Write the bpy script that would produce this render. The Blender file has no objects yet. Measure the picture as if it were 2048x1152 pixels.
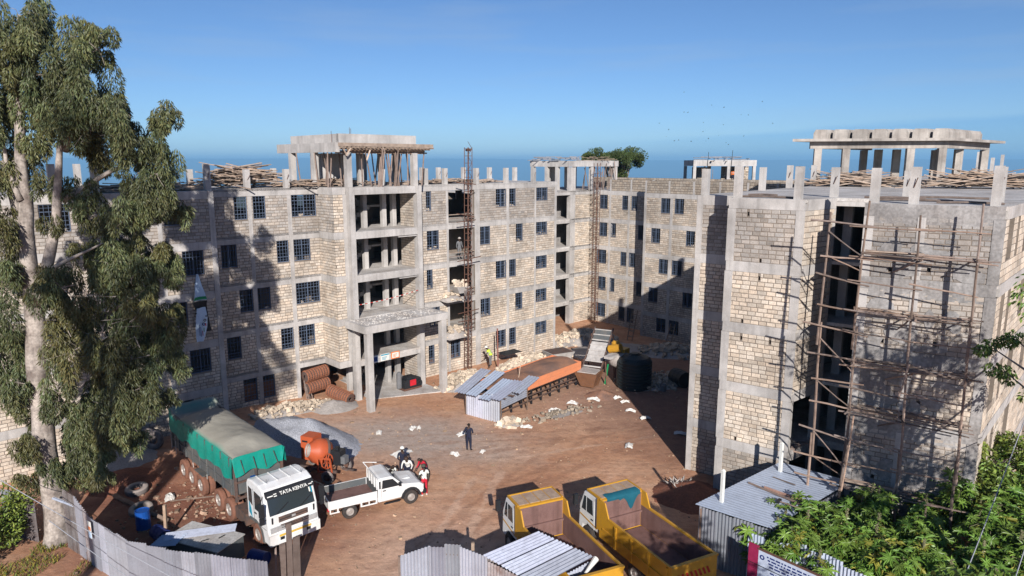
import bpy, math, random
from mathutils import Vector, Matrix, noise as mnoise
rnd = random.Random(7)
U = rnd.uniform
S = bpy.context.scene
COL = S.collection
# ------------------------------------------------------------------ camera, sky, sun, exposure
cam = bpy.data.cameras.new('camera'); CAM = bpy.data.objects.new('camera', cam); COL.objects.link(CAM)
CAM.location = (0, 0, 16.9); CAM.rotation_euler = (math.radians(90 - 10.12), 0, 0)
cam.sensor_width = 36; cam.lens = 1400 / 2048 * 36; cam.clip_start = 0.1; cam.clip_end = 40000
S.camera = CAM
SUN_EL = 24.0; SUN_DIR = Vector((-0.105, 1, 0)).normalized()      # horizontal direction the light travels
world = bpy.data.worlds.new('World'); S.world = world; world.use_nodes = True
wt = world.node_tree; wt.nodes.clear()
wo = wt.nodes.new('ShaderNodeOutputWorld'); bg = wt.nodes.new('ShaderNodeBackground'); sky = wt.nodes.new('ShaderNodeTexSky')
sky.sky_type = 'NISHITA'; sky.sun_disc = False; sky.sun_elevation = math.radians(SUN_EL)
sky.sun_rotation = math.radians(174); sky.altitude = 2300; sky.air_density = 1.0; sky.dust_density = 0.3; sky.ozone_density = 3.0
bg.inputs['Strength'].default_value = 0.064
tn = wt.nodes.new('ShaderNodeMixRGB'); tn.blend_type = 'MULTIPLY'; tn.inputs[0].default_value = 1; tn.inputs[2].default_value = (0.82, 0.98, 1.19, 1)
wt.links.new(sky.outputs[0], tn.inputs[1])
def wmath(op, a, b):                                               # thin haze bank low on the right and faint streaks of cirrus
    q = wt.nodes.new('ShaderNodeMath'); q.operation = op
    for k, v in ((0, a), (1, b)):
        if isinstance(v, (int, float)): q.inputs[k].default_value = v
        else: wt.links.new(v, q.inputs[k])
    return q.outputs[0]
def wrange(v, a, b, c, d):
    q = wt.nodes.new('ShaderNodeMapRange')
    for k, x in enumerate((a, b, c, d)): q.inputs[k + 1].default_value = x
    wt.links.new(v, q.inputs[0]); return q.outputs[0]
wtc = wt.nodes.new('ShaderNodeTexCoord'); wsx = wt.nodes.new('ShaderNodeSeparateXYZ'); wt.links.new(wtc.outputs['Generated'], wsx.inputs[0])
wmp = wt.nodes.new('ShaderNodeMapping'); wmp.inputs['Scale'].default_value = (1.6, 1.6, 16); wmp.inputs['Rotation'].default_value = (0, 0.05, 0); wt.links.new(wtc.outputs['Generated'], wmp.inputs[0])
wn = wt.nodes.new('ShaderNodeTexNoise'); wn.inputs['Scale'].default_value = 2.2; wn.inputs['Detail'].default_value = 7; wn.inputs['Roughness'].default_value = .55; wt.links.new(wmp.outputs[0], wn.inputs['Vector'])
az = wmath('DIVIDE', wsx.outputs['X'], wmath('MAXIMUM', wsx.outputs['Y'], .05))
edge = wmath('ADD', wmath('ADD', wmath('MULTIPLY', az, .045), .022), wmath('MULTIPLY', wmath('SUBTRACT', wn.outputs['Fac'], .5), .02))
bank = wmath('MULTIPLY', wrange(wmath('SUBTRACT', wsx.outputs['Z'], edge), -.003, .004, 1, 0), wrange(az, .02, .35, 0, .8))
mb1 = wt.nodes.new('ShaderNodeMixRGB'); mb1.blend_type = 'MULTIPLY'; mb1.inputs[2].default_value = (.66, .80, .95, 1)
wt.links.new(bank, mb1.inputs[0]); wt.links.new(tn.outputs[0], mb1.inputs[1])
cir = wmath('MULTIPLY', wrange(wn.outputs['Fac'], .50, .74, 0, .22), wrange(wsx.outputs['Z'], .02, .10, 0, 1))
mb2 = wt.nodes.new('ShaderNodeMixRGB'); mb2.inputs[2].default_value = (5.2, 6.2, 7.4, 1)
wt.links.new(cir, mb2.inputs[0]); wt.links.new(mb1.outputs[0], mb2.inputs[1]); wt.links.new(mb2.outputs[0], bg.inputs['Color']); wt.links.new(bg.outputs[0], wo.inputs['Surface'])
sl = bpy.data.lights.new('sun', 'SUN'); SUN = bpy.data.objects.new('sun', sl); COL.objects.link(SUN)
sl.energy = 5.0; sl.angle = math.radians(0.53); sl.color = (1.0, 0.955, 0.905)
ld = Vector((SUN_DIR.x * math.cos(math.radians(SUN_EL)), SUN_DIR.y * math.cos(math.radians(SUN_EL)), -math.sin(math.radians(SUN_EL))))
SUN.rotation_euler = ld.to_track_quat('-Z', 'Y').to_euler()
S.view_settings.view_transform = 'Standard'; S.view_settings.look = 'None'; S.view_settings.gamma = 1
S.view_settings.exposure = 0.42; S.view_settings.use_curve_mapping = False
S.render.engine = 'CYCLES'
S.cycles.max_bounces = 6; S.cycles.diffuse_bounces = 2; S.cycles.transparent_max_bounces = 8; S.cycles.volume_bounces = 0
# ------------------------------------------------------------------ materials
def mat(name, c, rough=0.85, metal=0.0, ns=3.0, na=0.25, c2=None, fine=40.0, fa=0.12, bump=0.0, bs=30.0, tint=False,
        streak=0.0, cs=0.9, dust=None, spec=0.3, stain=0.0):
    """Principled surface: base colour broken up by two noises (patches towards c2, fine grain), optional vertical streaks."""
    m = bpy.data.materials.new(name); m.use_nodes = True
    nt = m.node_tree; N = nt.nodes; L = nt.links
    b = N['Principled BSDF']; b.inputs['Roughness'].default_value = rough; b.inputs['Metallic'].default_value = metal
    b.inputs['Specular IOR Level'].default_value = spec
    tc = N.new('ShaderNodeTexCoord')
    geo = N.new('ShaderNodeNewGeometry')
    vec = geo.outputs['Position'] if not tint else geo.outputs['Position']
    vec = geo.outputs['Position'] if stain else tc.outputs['Object']
    c2 = c2 or tuple(x * 0.55 for x in c)
    n1 = N.new('ShaderNodeTexNoise'); n1.inputs['Scale'].default_value = ns; n1.inputs['Detail'].default_value = 6; n1.inputs['Roughness'].default_value = 0.6
    L.new(vec, n1.inputs['Vector'])
    r = N.new('ShaderNodeMapRange'); r.inputs[1].default_value = 0.38; r.inputs[2].default_value = 0.72; r.inputs[3].default_value = 0; r.inputs[4].default_value = min(1, na * 2)
    L.new(n1.outputs['Fac'], r.inputs[0])
    mx = N.new('ShaderNodeMixRGB'); mx.inputs[1].default_value = (*c, 1); mx.inputs[2].default_value = (*c2, 1)
    L.new(r.outputs[0], mx.inputs[0])
    out = mx.outputs[0]
    n2 = N.new('ShaderNodeTexNoise'); n2.inputs['Scale'].default_value = fine; n2.inputs['Detail'].default_value = 3
    L.new(vec, n2.inputs['Vector'])
    r2 = N.new('ShaderNodeMapRange'); r2.inputs[1].default_value = 0.3; r2.inputs[2].default_value = 0.7; r2.inputs[3].default_value = 1 - fa; r2.inputs[4].default_value = 1 + fa
    L.new(n2.outputs['Fac'], r2.inputs[0])
    mu = N.new('ShaderNodeMixRGB'); mu.blend_type = 'MULTIPLY'; mu.inputs[0].default_value = 1
    L.new(out, mu.inputs[1]); L.new(r2.outputs[0], mu.inputs[2]); out = mu.outputs[0]
    if streak:
        mp = N.new('ShaderNodeMapping'); mp.inputs['Scale'].default_value = (2.6, 2.6, 0.16)
        L.new(vec, mp.inputs['Vector'])
        n3 = N.new('ShaderNodeTexNoise'); n3.inputs['Scale'].default_value = 1.6; n3.inputs['Detail'].default_value = 5; L.new(mp.outputs[0], n3.inputs['Vector'])
        r3 = N.new('ShaderNodeMapRange'); r3.inputs[1].default_value = 0.48; r3.inputs[2].default_value = 0.75; r3.inputs[3].default_value = 1; r3.inputs[4].default_value = 1 - streak
        L.new(n3.outputs['Fac'], r3.inputs[0])
        m3 = N.new('ShaderNodeMixRGB'); m3.blend_type = 'MULTIPLY'; m3.inputs[0].default_value = 1
        L.new(out, m3.inputs[1]); L.new(r3.outputs[0], m3.inputs[2]); out = m3.outputs[0]
    if stain:                                    # large weather stains across many pieces
        n6 = N.new('ShaderNodeTexNoise'); n6.inputs['Scale'].default_value = 0.42; n6.inputs['Detail'].default_value = 7; n6.inputs['Roughness'].default_value = 0.68; L.new(vec, n6.inputs['Vector'])
        r6 = N.new('ShaderNodeMapRange'); r6.inputs[1].default_value = 0.36; r6.inputs[2].default_value = 0.66; r6.inputs[3].default_value = 1.08; r6.inputs[4].default_value = 1 - stain
        L.new(n6.outputs['Fac'], r6.inputs[0])
        m6 = N.new('ShaderNodeMixRGB'); m6.blend_type = 'MULTIPLY'; m6.inputs[0].default_value = 1
        L.new(out, m6.inputs[1]); L.new(r6.outputs[0], m6.inputs[2]); out = m6.outputs[0]
    if dust:                                     # dust that lies on upward faces
        sx = N.new('ShaderNodeSeparateXYZ'); L.new(geo.outputs['Normal'], sx.inputs[0])
        r5 = N.new('ShaderNodeMapRange'); r5.inputs[1].default_value = 0.5; r5.inputs[2].default_value = 0.9; r5.inputs[3].default_value = 0; r5.inputs[4].default_value = dust[3]
        L.new(sx.outputs['Z'], r5.inputs[0])
        m5 = N.new('ShaderNodeMixRGB'); m5.inputs[2].default_value = (*dust[:3], 1)
        L.new(r5.outputs[0], m5.inputs[0]); L.new(out, m5.inputs[1]); out = m5.outputs[0]
    if tint:
        at = N.new('ShaderNodeAttribute'); at.attribute_name = 'tint'
        m4 = N.new('ShaderNodeMixRGB'); m4.blend_type = 'MULTIPLY'; m4.inputs[0].default_value = 1
        L.new(out, m4.inputs[1]); L.new(at.outputs['Color'], m4.inputs[2]); out = m4.outputs[0]
    L.new(out, b.inputs['Base Color'])
    if bump:
        bn = N.new('ShaderNodeTexNoise'); bn.inputs['Scale'].default_value = bs; bn.inputs['Detail'].default_value = 5; L.new(vec, bn.inputs['Vector'])
        bp = N.new('ShaderNodeBump'); bp.inputs['Strength'].default_value = 0.6; bp.inputs['Distance'].default_value = bump
        L.new(bn.outputs['Fac'], bp.inputs['Height']); L.new(bp.outputs[0], b.inputs['Normal'])
    return m
M = {}
M['concrete'] = mat('concrete', (0.50, 0.47, 0.445), 0.9, ns=1.3, na=0.3, c2=(0.38, 0.345, 0.315), streak=0.22, fa=0.14, bump=0.010, bs=18, stain=0.34)
M['oldconcrete'] = mat('oldconcrete', (0.43, 0.39, 0.35), 0.92, ns=1.0, na=0.4, c2=(0.29, 0.25, 0.22), streak=0.35, fa=0.18, bump=0.012, bs=14, stain=0.4)
M['slab'] = mat('slab', (0.56, 0.53, 0.50), 0.95, stain=0.3, ns=0.8, na=0.45, c2=(0.36, 0.31, 0.27), fine=12, fa=0.2, bump=0.02, bs=9)
M['stone'] = mat('stone', (0.62, 0.525, 0.425), 0.95, ns=1.7, na=0.22, c2=(0.46, 0.37, 0.29), fine=14, fa=0.16, bump=0.012, bs=25, tint=True, stain=0.28)
M['mortar'] = mat('mortar', (0.25, 0.205, 0.168), 0.95, ns=1.5, na=0.3, stain=0.3, fa=0.15, bump=0.01, bs=30)
M['darkmortar'] = mat('darkmortar', (0.115, 0.09, 0.07), 0.95, ns=1.5, na=0.3, fa=0.2)
M['plaster'] = mat('plaster', (0.36, 0.345, 0.335), 0.95, ns=0.7, na=0.45, c2=(0.23, 0.205, 0.19), fine=9, fa=0.2, streak=0.3, stain=0.4, bump=0.015, bs=10)
M['steel'] = mat('steel', (0.10, 0.13, 0.19), 0.6, 0.0, ns=5, na=0.15)
M['rustbright'] = mat('rustbright', (0.30, 0.12, 0.065), 0.9, ns=6, na=0.4, c2=(0.15, 0.06, 0.04))
M['rust'] = mat('rust', (0.13, 0.065, 0.045), 0.85, ns=4, na=0.4, c2=(0.07, 0.035, 0.025))
M['board'] = mat('board', (0.20, 0.095, 0.05), 0.85, ns=3, na=0.3)
M['pole'] = mat('pole', (0.265, 0.205, 0.175), 0.9, ns=4, na=0.35, c2=(0.12, 0.085, 0.07), tint=True)
M['plank'] = mat('plank', (0.35, 0.27, 0.21), 0.9, ns=4, na=0.4, c2=(0.17, 0.125, 0.10), tint=True)
M['zinc'] = mat('zinc', (0.50, 0.53, 0.60), 0.45, 0.5, ns=1.1, na=0.22, c2=(0.33, 0.33, 0.37), fine=20, fa=0.08, streak=0.2, tint=True)
M['oldzinc'] = mat('oldzinc', (0.37, 0.345, 0.35), 0.6, 0.4, ns=2.0, na=0.5, c2=(0.20, 0.14, 0.125), fine=20, fa=0.15, streak=0.5, tint=True)
M['bluezinc'] = mat('bluezinc', (0.47, 0.53, 0.64), 0.5, 0.3, ns=1.0, na=0.15, streak=0.12)
M['bark'] = mat('bark', (0.40, 0.345, 0.30), 0.9, ns=1.5, na=0.5, c2=(0.13, 0.10, 0.085), fine=10, fa=0.25, streak=0.45, bump=0.03, bs=9)
M['gumleaf'] = mat('gumleaf', (0.082, 0.105, 0.042), 0.5, ns=0.35, na=0.3, c2=(0.062, 0.060, 0.025), tint=True, spec=0.4)
M['leaf'] = mat('leaf', (0.10, 0.175, 0.036), 0.45, ns=0.6, na=0.3, c2=(0.05, 0.10, 0.02), tint=True, spec=0.4)
M['acacia'] = mat('acacia', (0.045, 0.075, 0.022), 0.7, ns=0.6, na=0.3, tint=True)
M['grass'] = mat('grass', (0.10, 0.15, 0.03), 0.7, ns=1, na=0.3, tint=True)
M['stem'] = mat('stem', (0.17, 0.16, 0.085), 0.8)
M['white'] = mat('white', (0.74, 0.74, 0.73), 0.4, ns=1.6, na=0.28, c2=(0.50, 0.44, 0.39), fa=0.05, spec=0.5)
M['yellow'] = mat('yellow', (0.52, 0.265, 0.02), 0.45, ns=2.5, na=0.22, c2=(0.40, 0.19, 0.03), fa=0.08, spec=0.5)
M['trayin'] = mat('trayin', (0.20, 0.115, 0.10), 0.55, ns=1.6, na=0.45, c2=(0.14, 0.075, 0.065), fa=0.15, streak=0.3)
M['canopytop'] = mat('canopytop', (0.46, 0.34, 0.24), 0.7, ns=3, na=0.4, c2=(0.27, 0.17, 0.13), fa=0.15)
M['rubber'] = mat('rubber', (0.035, 0.032, 0.031), 0.85, ns=4, na=0.3, c2=(0.09, 0.06, 0.045))
M['muddytyre'] = mat('muddytyre', (0.22, 0.10, 0.065), 0.9, ns=4, na=0.3, c2=(0.10, 0.055, 0.04))
M['oldtyre'] = mat('oldtyre', (0.19, 0.165, 0.155), 0.9, ns=4, na=0.4, c2=(0.09, 0.075, 0.07), dust=(0.42, 0.35, 0.31, 0.7))
M['rim'] = mat('rim', (0.40, 0.36, 0.33), 0.5, 0.3, ns=5, na=0.3)
M['glass'] = mat('glass', (0.03, 0.037, 0.04), 0.08, ns=3, na=0.1, spec=0.6)
M['black'] = mat('black', (0.02, 0.021, 0.024), 0.5, ns=3, na=0.2)
M['tank'] = mat('tank', (0.012, 0.02, 0.024), 0.45, ns=2, na=0.3, c2=(0.03, 0.035, 0.035))
M['chassis'] = mat('chassis', (0.075, 0.06, 0.055), 0.8, ns=4, na=0.5, c2=(0.16, 0.085, 0.06))
M['darkgrey'] = mat('darkgrey', (0.085, 0.095, 0.10), 0.6, ns=2, na=0.4, c2=(0.16, 0.14, 0.12))
M['tarp'] = mat('tarp', (0.004, 0.25, 0.19), 0.5, ns=1.8, na=0.25, c2=(0.03, 0.21, 0.165), fa=0.06, bump=0.03, bs=5, dust=(0.335, 0.305, 0.255, 0.97))
M['blue'] = mat('blue', (0.01, 0.07, 0.30), 0.4)
M['orange'] = mat('orange', (0.44, 0.09, 0.033), 0.5, ns=3, na=0.25, c2=(0.40, 0.08, 0.035))
M['salmon'] = mat('salmon', (0.68, 0.24, 0.11), 0.75, ns=2, na=0.3, c2=(0.46, 0.19, 0.11), fa=0.1)
M['sand'] = mat('sand', (0.33, 0.17, 0.105), 0.97, ns=0.7, na=0.5, c2=(0.15, 0.10, 0.085), fine=25, fa=0.25, bump=0.02, bs=18)
M['gravel'] = mat('gravel', (0.36, 0.37, 0.41), 0.95, ns=1.0, na=0.25, c2=(0.29, 0.285, 0.29), fine=16, fa=0.45, bump=0.06, bs=14)
M['redearth'] = mat('redearth', (0.24, 0.095, 0.055), 0.97, ns=1.5, na=0.4, c2=(0.15, 0.065, 0.045), fine=12, fa=0.25, bump=0.05, bs=8)
M['dustpile'] = mat('dustpile', (0.40, 0.36, 0.33), 0.97, ns=1.5, na=0.3, fine=12, fa=0.2, bump=0.05, bs=8)
M['bag'] = mat('bag', (0.66, 0.64, 0.60), 0.7, ns=5, na=0.2, c2=(0.45, 0.36, 0.29))
M['red'] = mat('red', (0.55, 0.018, 0.03), 0.6)
M['yellowpaint'] = mat('yellowpaint', (0.66, 0.42, 0.05), 0.6, ns=4, na=0.3, c2=(0.35, 0.25, 0.12))
M['skin'] = mat('skin', (0.055, 0.03, 0.02), 0.55)
M['hair'] = mat('hair', (0.012, 0.01, 0.01), 0.9)
M['navy'] = mat('navy', (0.018, 0.02, 0.04), 0.9)
M['hivis'] = mat('hivis', (0.58, 0.80, 0.06), 0.8)
M['cloth_white'] = mat('cloth_white', (0.72, 0.71, 0.66), 0.9)
M['cloth_grey'] = mat('cloth_grey', (0.16, 0.16, 0.165), 0.9)
M['cloth_red'] = mat('cloth_red', (0.52, 0.02, 0.04), 0.9)
M['cloth_olive'] = mat('cloth_olive', (0.07, 0.07, 0.055), 0.9)
M['cloth_orange'] = mat('cloth_orange', (0.75, 0.20, 0.05), 0.9)
M['teal_sheet'] = mat('teal_sheet', (0.012, 0.10, 0.14), 0.5)
M['print_teal'] = mat('print_teal', (0.02, 0.28, 0.40), 0.6)
M['print_green'] = mat('print_green', (0.02, 0.28, 0.10), 0.6)
M['print_navy'] = mat('print_navy', (0.02, 0.035, 0.16), 0.6)
M['print_sky'] = mat('print_sky', (0.52, 0.66, 0.80), 0.6, ns=2, na=0.2, c2=(0.40, 0.52, 0.66))
M['maroon'] = mat('maroon', (0.30, 0.02, 0.075), 0.6)
M['signblue'] = mat('signblue', (0.50, 0.56, 0.68), 0.6)
M['lens'] = mat('lens', (0.55, 0.57, 0.58), 0.12, 0.4, ns=8, na=0.3, spec=0.6)
M['cable'] = mat('cable', (0.36, 0.37, 0.40), 0.6)
M['stripe_red'] = mat('stripe_red', (0.45, 0.03, 0.02), 0.6)
# ------------------------------------------------------------------ mesh builder
class MB:
    def __init__(s): s.v = []; s.f = []; s.m = []; s.c = []; s.t = False
    def add(s, vs, fs, mi=0, tint=None):
        o = len(s.v); s.v.extend(vs)
        for f in fs:
            s.f.append([i + o for i in f]); s.m.append(mi); s.c.append(tint or (1, 1, 1))
        if tint: s.t = True
    def hexa(s, p, mi=0, tint=None):                          # 8 points: bottom ring 0-3, top ring 4-7
        s.add(p, [(3, 2, 1, 0), (4, 5, 6, 7), (0, 1, 5, 4), (1, 2, 6, 5), (2, 3, 7, 6), (3, 0, 4, 7)], mi, tint)
    def box(s, x0, x1, y0, y1, z0, z1, mi=0, tint=None, mtx=None):
        p = [(x0, y0, z0), (x1, y0, z0), (x1, y1, z0), (x0, y1, z0), (x0, y0, z1), (x1, y0, z1), (x1, y1, z1), (x0, y1, z1)]
        if mtx: p = [tuple(mtx @ Vector(q)) for q in p]
        s.hexa(p, mi, tint)
    def bar(s, a, b, w, h=None, mi=0, tint=None):              # square bar between two points
        a = Vector(a); b = Vector(b); h = h or w; d = (b - a).normalized()
        up = Vector((0, 0, 1)) if abs(d.z) < 0.95 else Vector((1, 0, 0))
        sd = d.cross(up).normalized(); u2 = sd.cross(d)
        q = []
        for c in (a, b):
            for i, j in ((-1, -1), (1, -1), (1, 1), (-1, 1)): q.append(tuple(c + sd * (i * w / 2) + u2 * (j * h / 2)))
        s.hexa(q, mi, tint)
    def tube(s, pts, rad, n=7, mi=0, tint=None, cap=True):
        pts = [Vector(p) for p in pts]
        if not isinstance(rad, (list, tuple)): rad = [rad] * len(pts)
        vs = []; ref = None
        for i, p in enumerate(pts):
            d = (pts[min(i + 1, len(pts) - 1)] - pts[max(i - 1, 0)]).normalized()
            if ref is None: ref = Vector((0, 0, 1)) if abs(d.z) < 0.9 else Vector((1, 0, 0))
            sd = (ref - d * ref.dot(d)).normalized(); ref = sd; t2 = d.cross(sd)
            for k in range(n):
                a = 2 * math.pi * k / n; vs.append(tuple(p + (sd * math.cos(a) + t2 * math.sin(a)) * rad[i]))
        fs = []
        for i in range(len(pts) - 1):
            for k in range(n):
                k2 = (k + 1) % n; fs.append((i * n + k, i * n + k2, (i + 1) * n + k2, (i + 1) * n + k))
        if cap: fs.append(tuple(range(n - 1, -1, -1))); fs.append(tuple(range((len(pts) - 1) * n, len(pts) * n)))
        s.add(vs, fs, mi, tint)
    def lathe(s, prof, n=16, mtx=None, mi=0, tint=None):       # profile (r, z) about local z
        vs = []; fs = []
        for r, z in prof:
            for k in range(n):
                a = 2 * math.pi * k / n; vs.append(Vector((r * math.cos(a), r * math.sin(a), z)))
        for i in range(len(prof) - 1):
            for k in range(n):
                k2 = (k + 1) % n; fs.append((i * n + k, i * n + k2, (i + 1) * n + k2, (i + 1) * n + k))
        if mtx: vs = [mtx @ p for p in vs]
        s.add([tuple(p) for p in vs], fs, mi, tint)
    def prism(s, poly, z0, z1, mi=0, tint=None):
        n = len(poly)
        vs = [(x, y, z0) for x, y in poly] + [(x, y, z1) for x, y in poly]
        fs = [tuple(range(n - 1, -1, -1)), tuple(range(n, 2 * n))] + [(i, (i + 1) % n, n + (i + 1) % n, n + i) for i in range(n)]
        s.add(vs, fs, mi, tint)
    def profile(s, prof, y0, y1, mi=0, tint=None):             # side outline (x, z) pulled across y
        n = len(prof)
        vs = [(x, y0, z) for x, z in prof] + [(x, y1, z) for x, z in prof]
        fs = [tuple(range(n)), tuple(range(2 * n - 1, n - 1, -1))] + [((i + 1) % n, i, n + i, n + (i + 1) % n) for i in range(n)]
        s.add(vs, fs, mi, tint)
    def rock(s, c, r, mi=0, tint=None, rr=rnd, flat=0.75):     # chipped block, 20 triangles or so
        rot = Matrix.Rotation(rr.uniform(0, 6.28), 3, 'Z') @ Matrix.Rotation(rr.uniform(-.6, .6), 3, 'X')
        sx, sy, sz = r * rr.uniform(.8, 1.3), r * rr.uniform(.6, 1), r * flat * rr.uniform(.7, 1.1)
        vs = []
        for z in (-1, 1):
            for x, y in ((-1, -1), (1, -1), (1, 1), (-1, 1)):
                q = Vector((x * sx * rr.uniform(.7, 1.05), y * sy * rr.uniform(.7, 1.05), z * sz * rr.uniform(.7, 1.05)))
                vs.append(tuple(Vector(c) + rot @ q))
        s.hexa(vs, mi, tint)
    def xf(s, mtx): s.v = [tuple(mtx @ Vector(p)) for p in s.v]; return s
MW = {}
TINTED = {'stone', 'pole', 'plank', 'zinc', 'oldzinc', 'gumleaf', 'leaf', 'acacia', 'grass'}
def mesh_of(name, mb, mats, smooth=False):
    me = bpy.data.meshes.new(name); me.from_pydata(mb.v, [], mb.f)
    mats = mats if isinstance(mats, (list, tuple)) else [mats]
    if any(m in TINTED for m in mats if isinstance(m, str)): mb.t = True
    for m in mats: me.materials.append(M[m] if isinstance(m, str) else m)
    if len(mats) > 1: me.polygons.foreach_set('material_index', mb.m)
    if mb.t:
        at = me.color_attributes.new('tint', 'FLOAT_COLOR', 'CORNER'); buf = []
        for f, c in zip(mb.f, mb.c): buf.extend((c[0], c[1], c[2], 1.0) * len(f))
        at.data.foreach_set('color', buf)
    if smooth: me.polygons.foreach_set('use_smooth', [True] * len(me.polygons))
    me.update(); return me
def obj(name, mb, mats, parent=None, local=False, smooth=False, kind=None, label=None):
    if parent is not None and not local:
        inv = MW[parent.name].inverted(); mb.v = [tuple(inv @ Vector(p)) for p in mb.v]
    o = bpy.data.objects.new(name, mesh_of(name, mb, mats, smooth)); COL.objects.link(o)
    if parent is not None: o.parent = parent; MW[o.name] = MW[parent.name]
    else: MW[o.name] = Matrix.Identity(4)
    if kind: o['kind'] = kind
    if label: o['label'] = label
    return o
def tag(o, label, cat, group=None):
    o['label'] = label; o['category'] = cat
    if group: o['group'] = group
    return o
def thing(name, label, cat, loc=(0, 0, 0), rz=0.0, group=None):
    o = bpy.data.objects.new(name, None); COL.objects.link(o); o.empty_display_size = 0.2
    o.location = loc; o.rotation_euler = (0, 0, rz)
    MW[o.name] = Matrix.Translation(loc) @ Matrix.Rotation(rz, 4, 'Z')
    return tag(o, label, cat, group)
def lone(name, mb, mats, label, cat, group=None, smooth=False, base=None):   # a thing that is one mesh, origin at its base
    if base is None:
        xs = [p[0] for p in mb.v]; ys = [p[1] for p in mb.v]; zs = [p[2] for p in mb.v]
        base = ((min(xs) + max(xs)) / 2, (min(ys) + max(ys)) / 2, min(zs))
    mb.v = [(p[0] - base[0], p[1] - base[1], p[2] - base[2]) for p in mb.v]
    o = obj(name, mb, mats, smooth=smooth); o.location = base; MW[o.name] = Matrix.Translation(base)
    return tag(o, label, cat, group)
def inst(name, me, parent, mw):                                # part that shares mesh data
    o = bpy.data.objects.new(name, me); COL.objects.link(o)
    if parent is not None: o.parent = parent; o.matrix_basis = MW[parent.name].inverted() @ mw
    else: o.matrix_basis = mw
    return o
def dup(o, loc=None, rz=None, label=None, parent=None):
    c = o.copy(); COL.objects.link(c)
    if parent is not None: c.parent = parent
    if loc is not None: c.location = loc
    if rz is not None: c.rotation_euler = (0, 0, rz)
    if label: c['label'] = label
    MW[c.name] = Matrix.Translation(c.location) @ Matrix.Rotation(c.rotation_euler.z, 4, 'Z')
    for ch in list(o.children): dup(ch, parent=c)
    return c
def sstep(a, b, x):
    t = max(0, min(1, (x - a) / (b - a))); return t * t * (3 - 2 * t)
def gz(x, y):                                                   # height of the yard
    z = 0.75 * math.exp(-((x + 20) ** 2 / 40 + (y - 46) ** 2 / 60))
    z += 0.35 * math.exp(-((x + 23) ** 2 / 30 + (y - 37.5) ** 2 / 20))
    z -= 0.75 * sstep(57, 70, y)
    z += 0.05 * mnoise.noise(Vector((x * 0.35, y * 0.35, 3))) + 0.03 * mnoise.noise(Vector((x * 1.1, y * 1.1, 7)))
    return z
def frame(p, ang, z=0.0):
    return Matrix.Translation((p[0], p[1], z)) @ Matrix.Rotation(ang, 4, 'Z')
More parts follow.
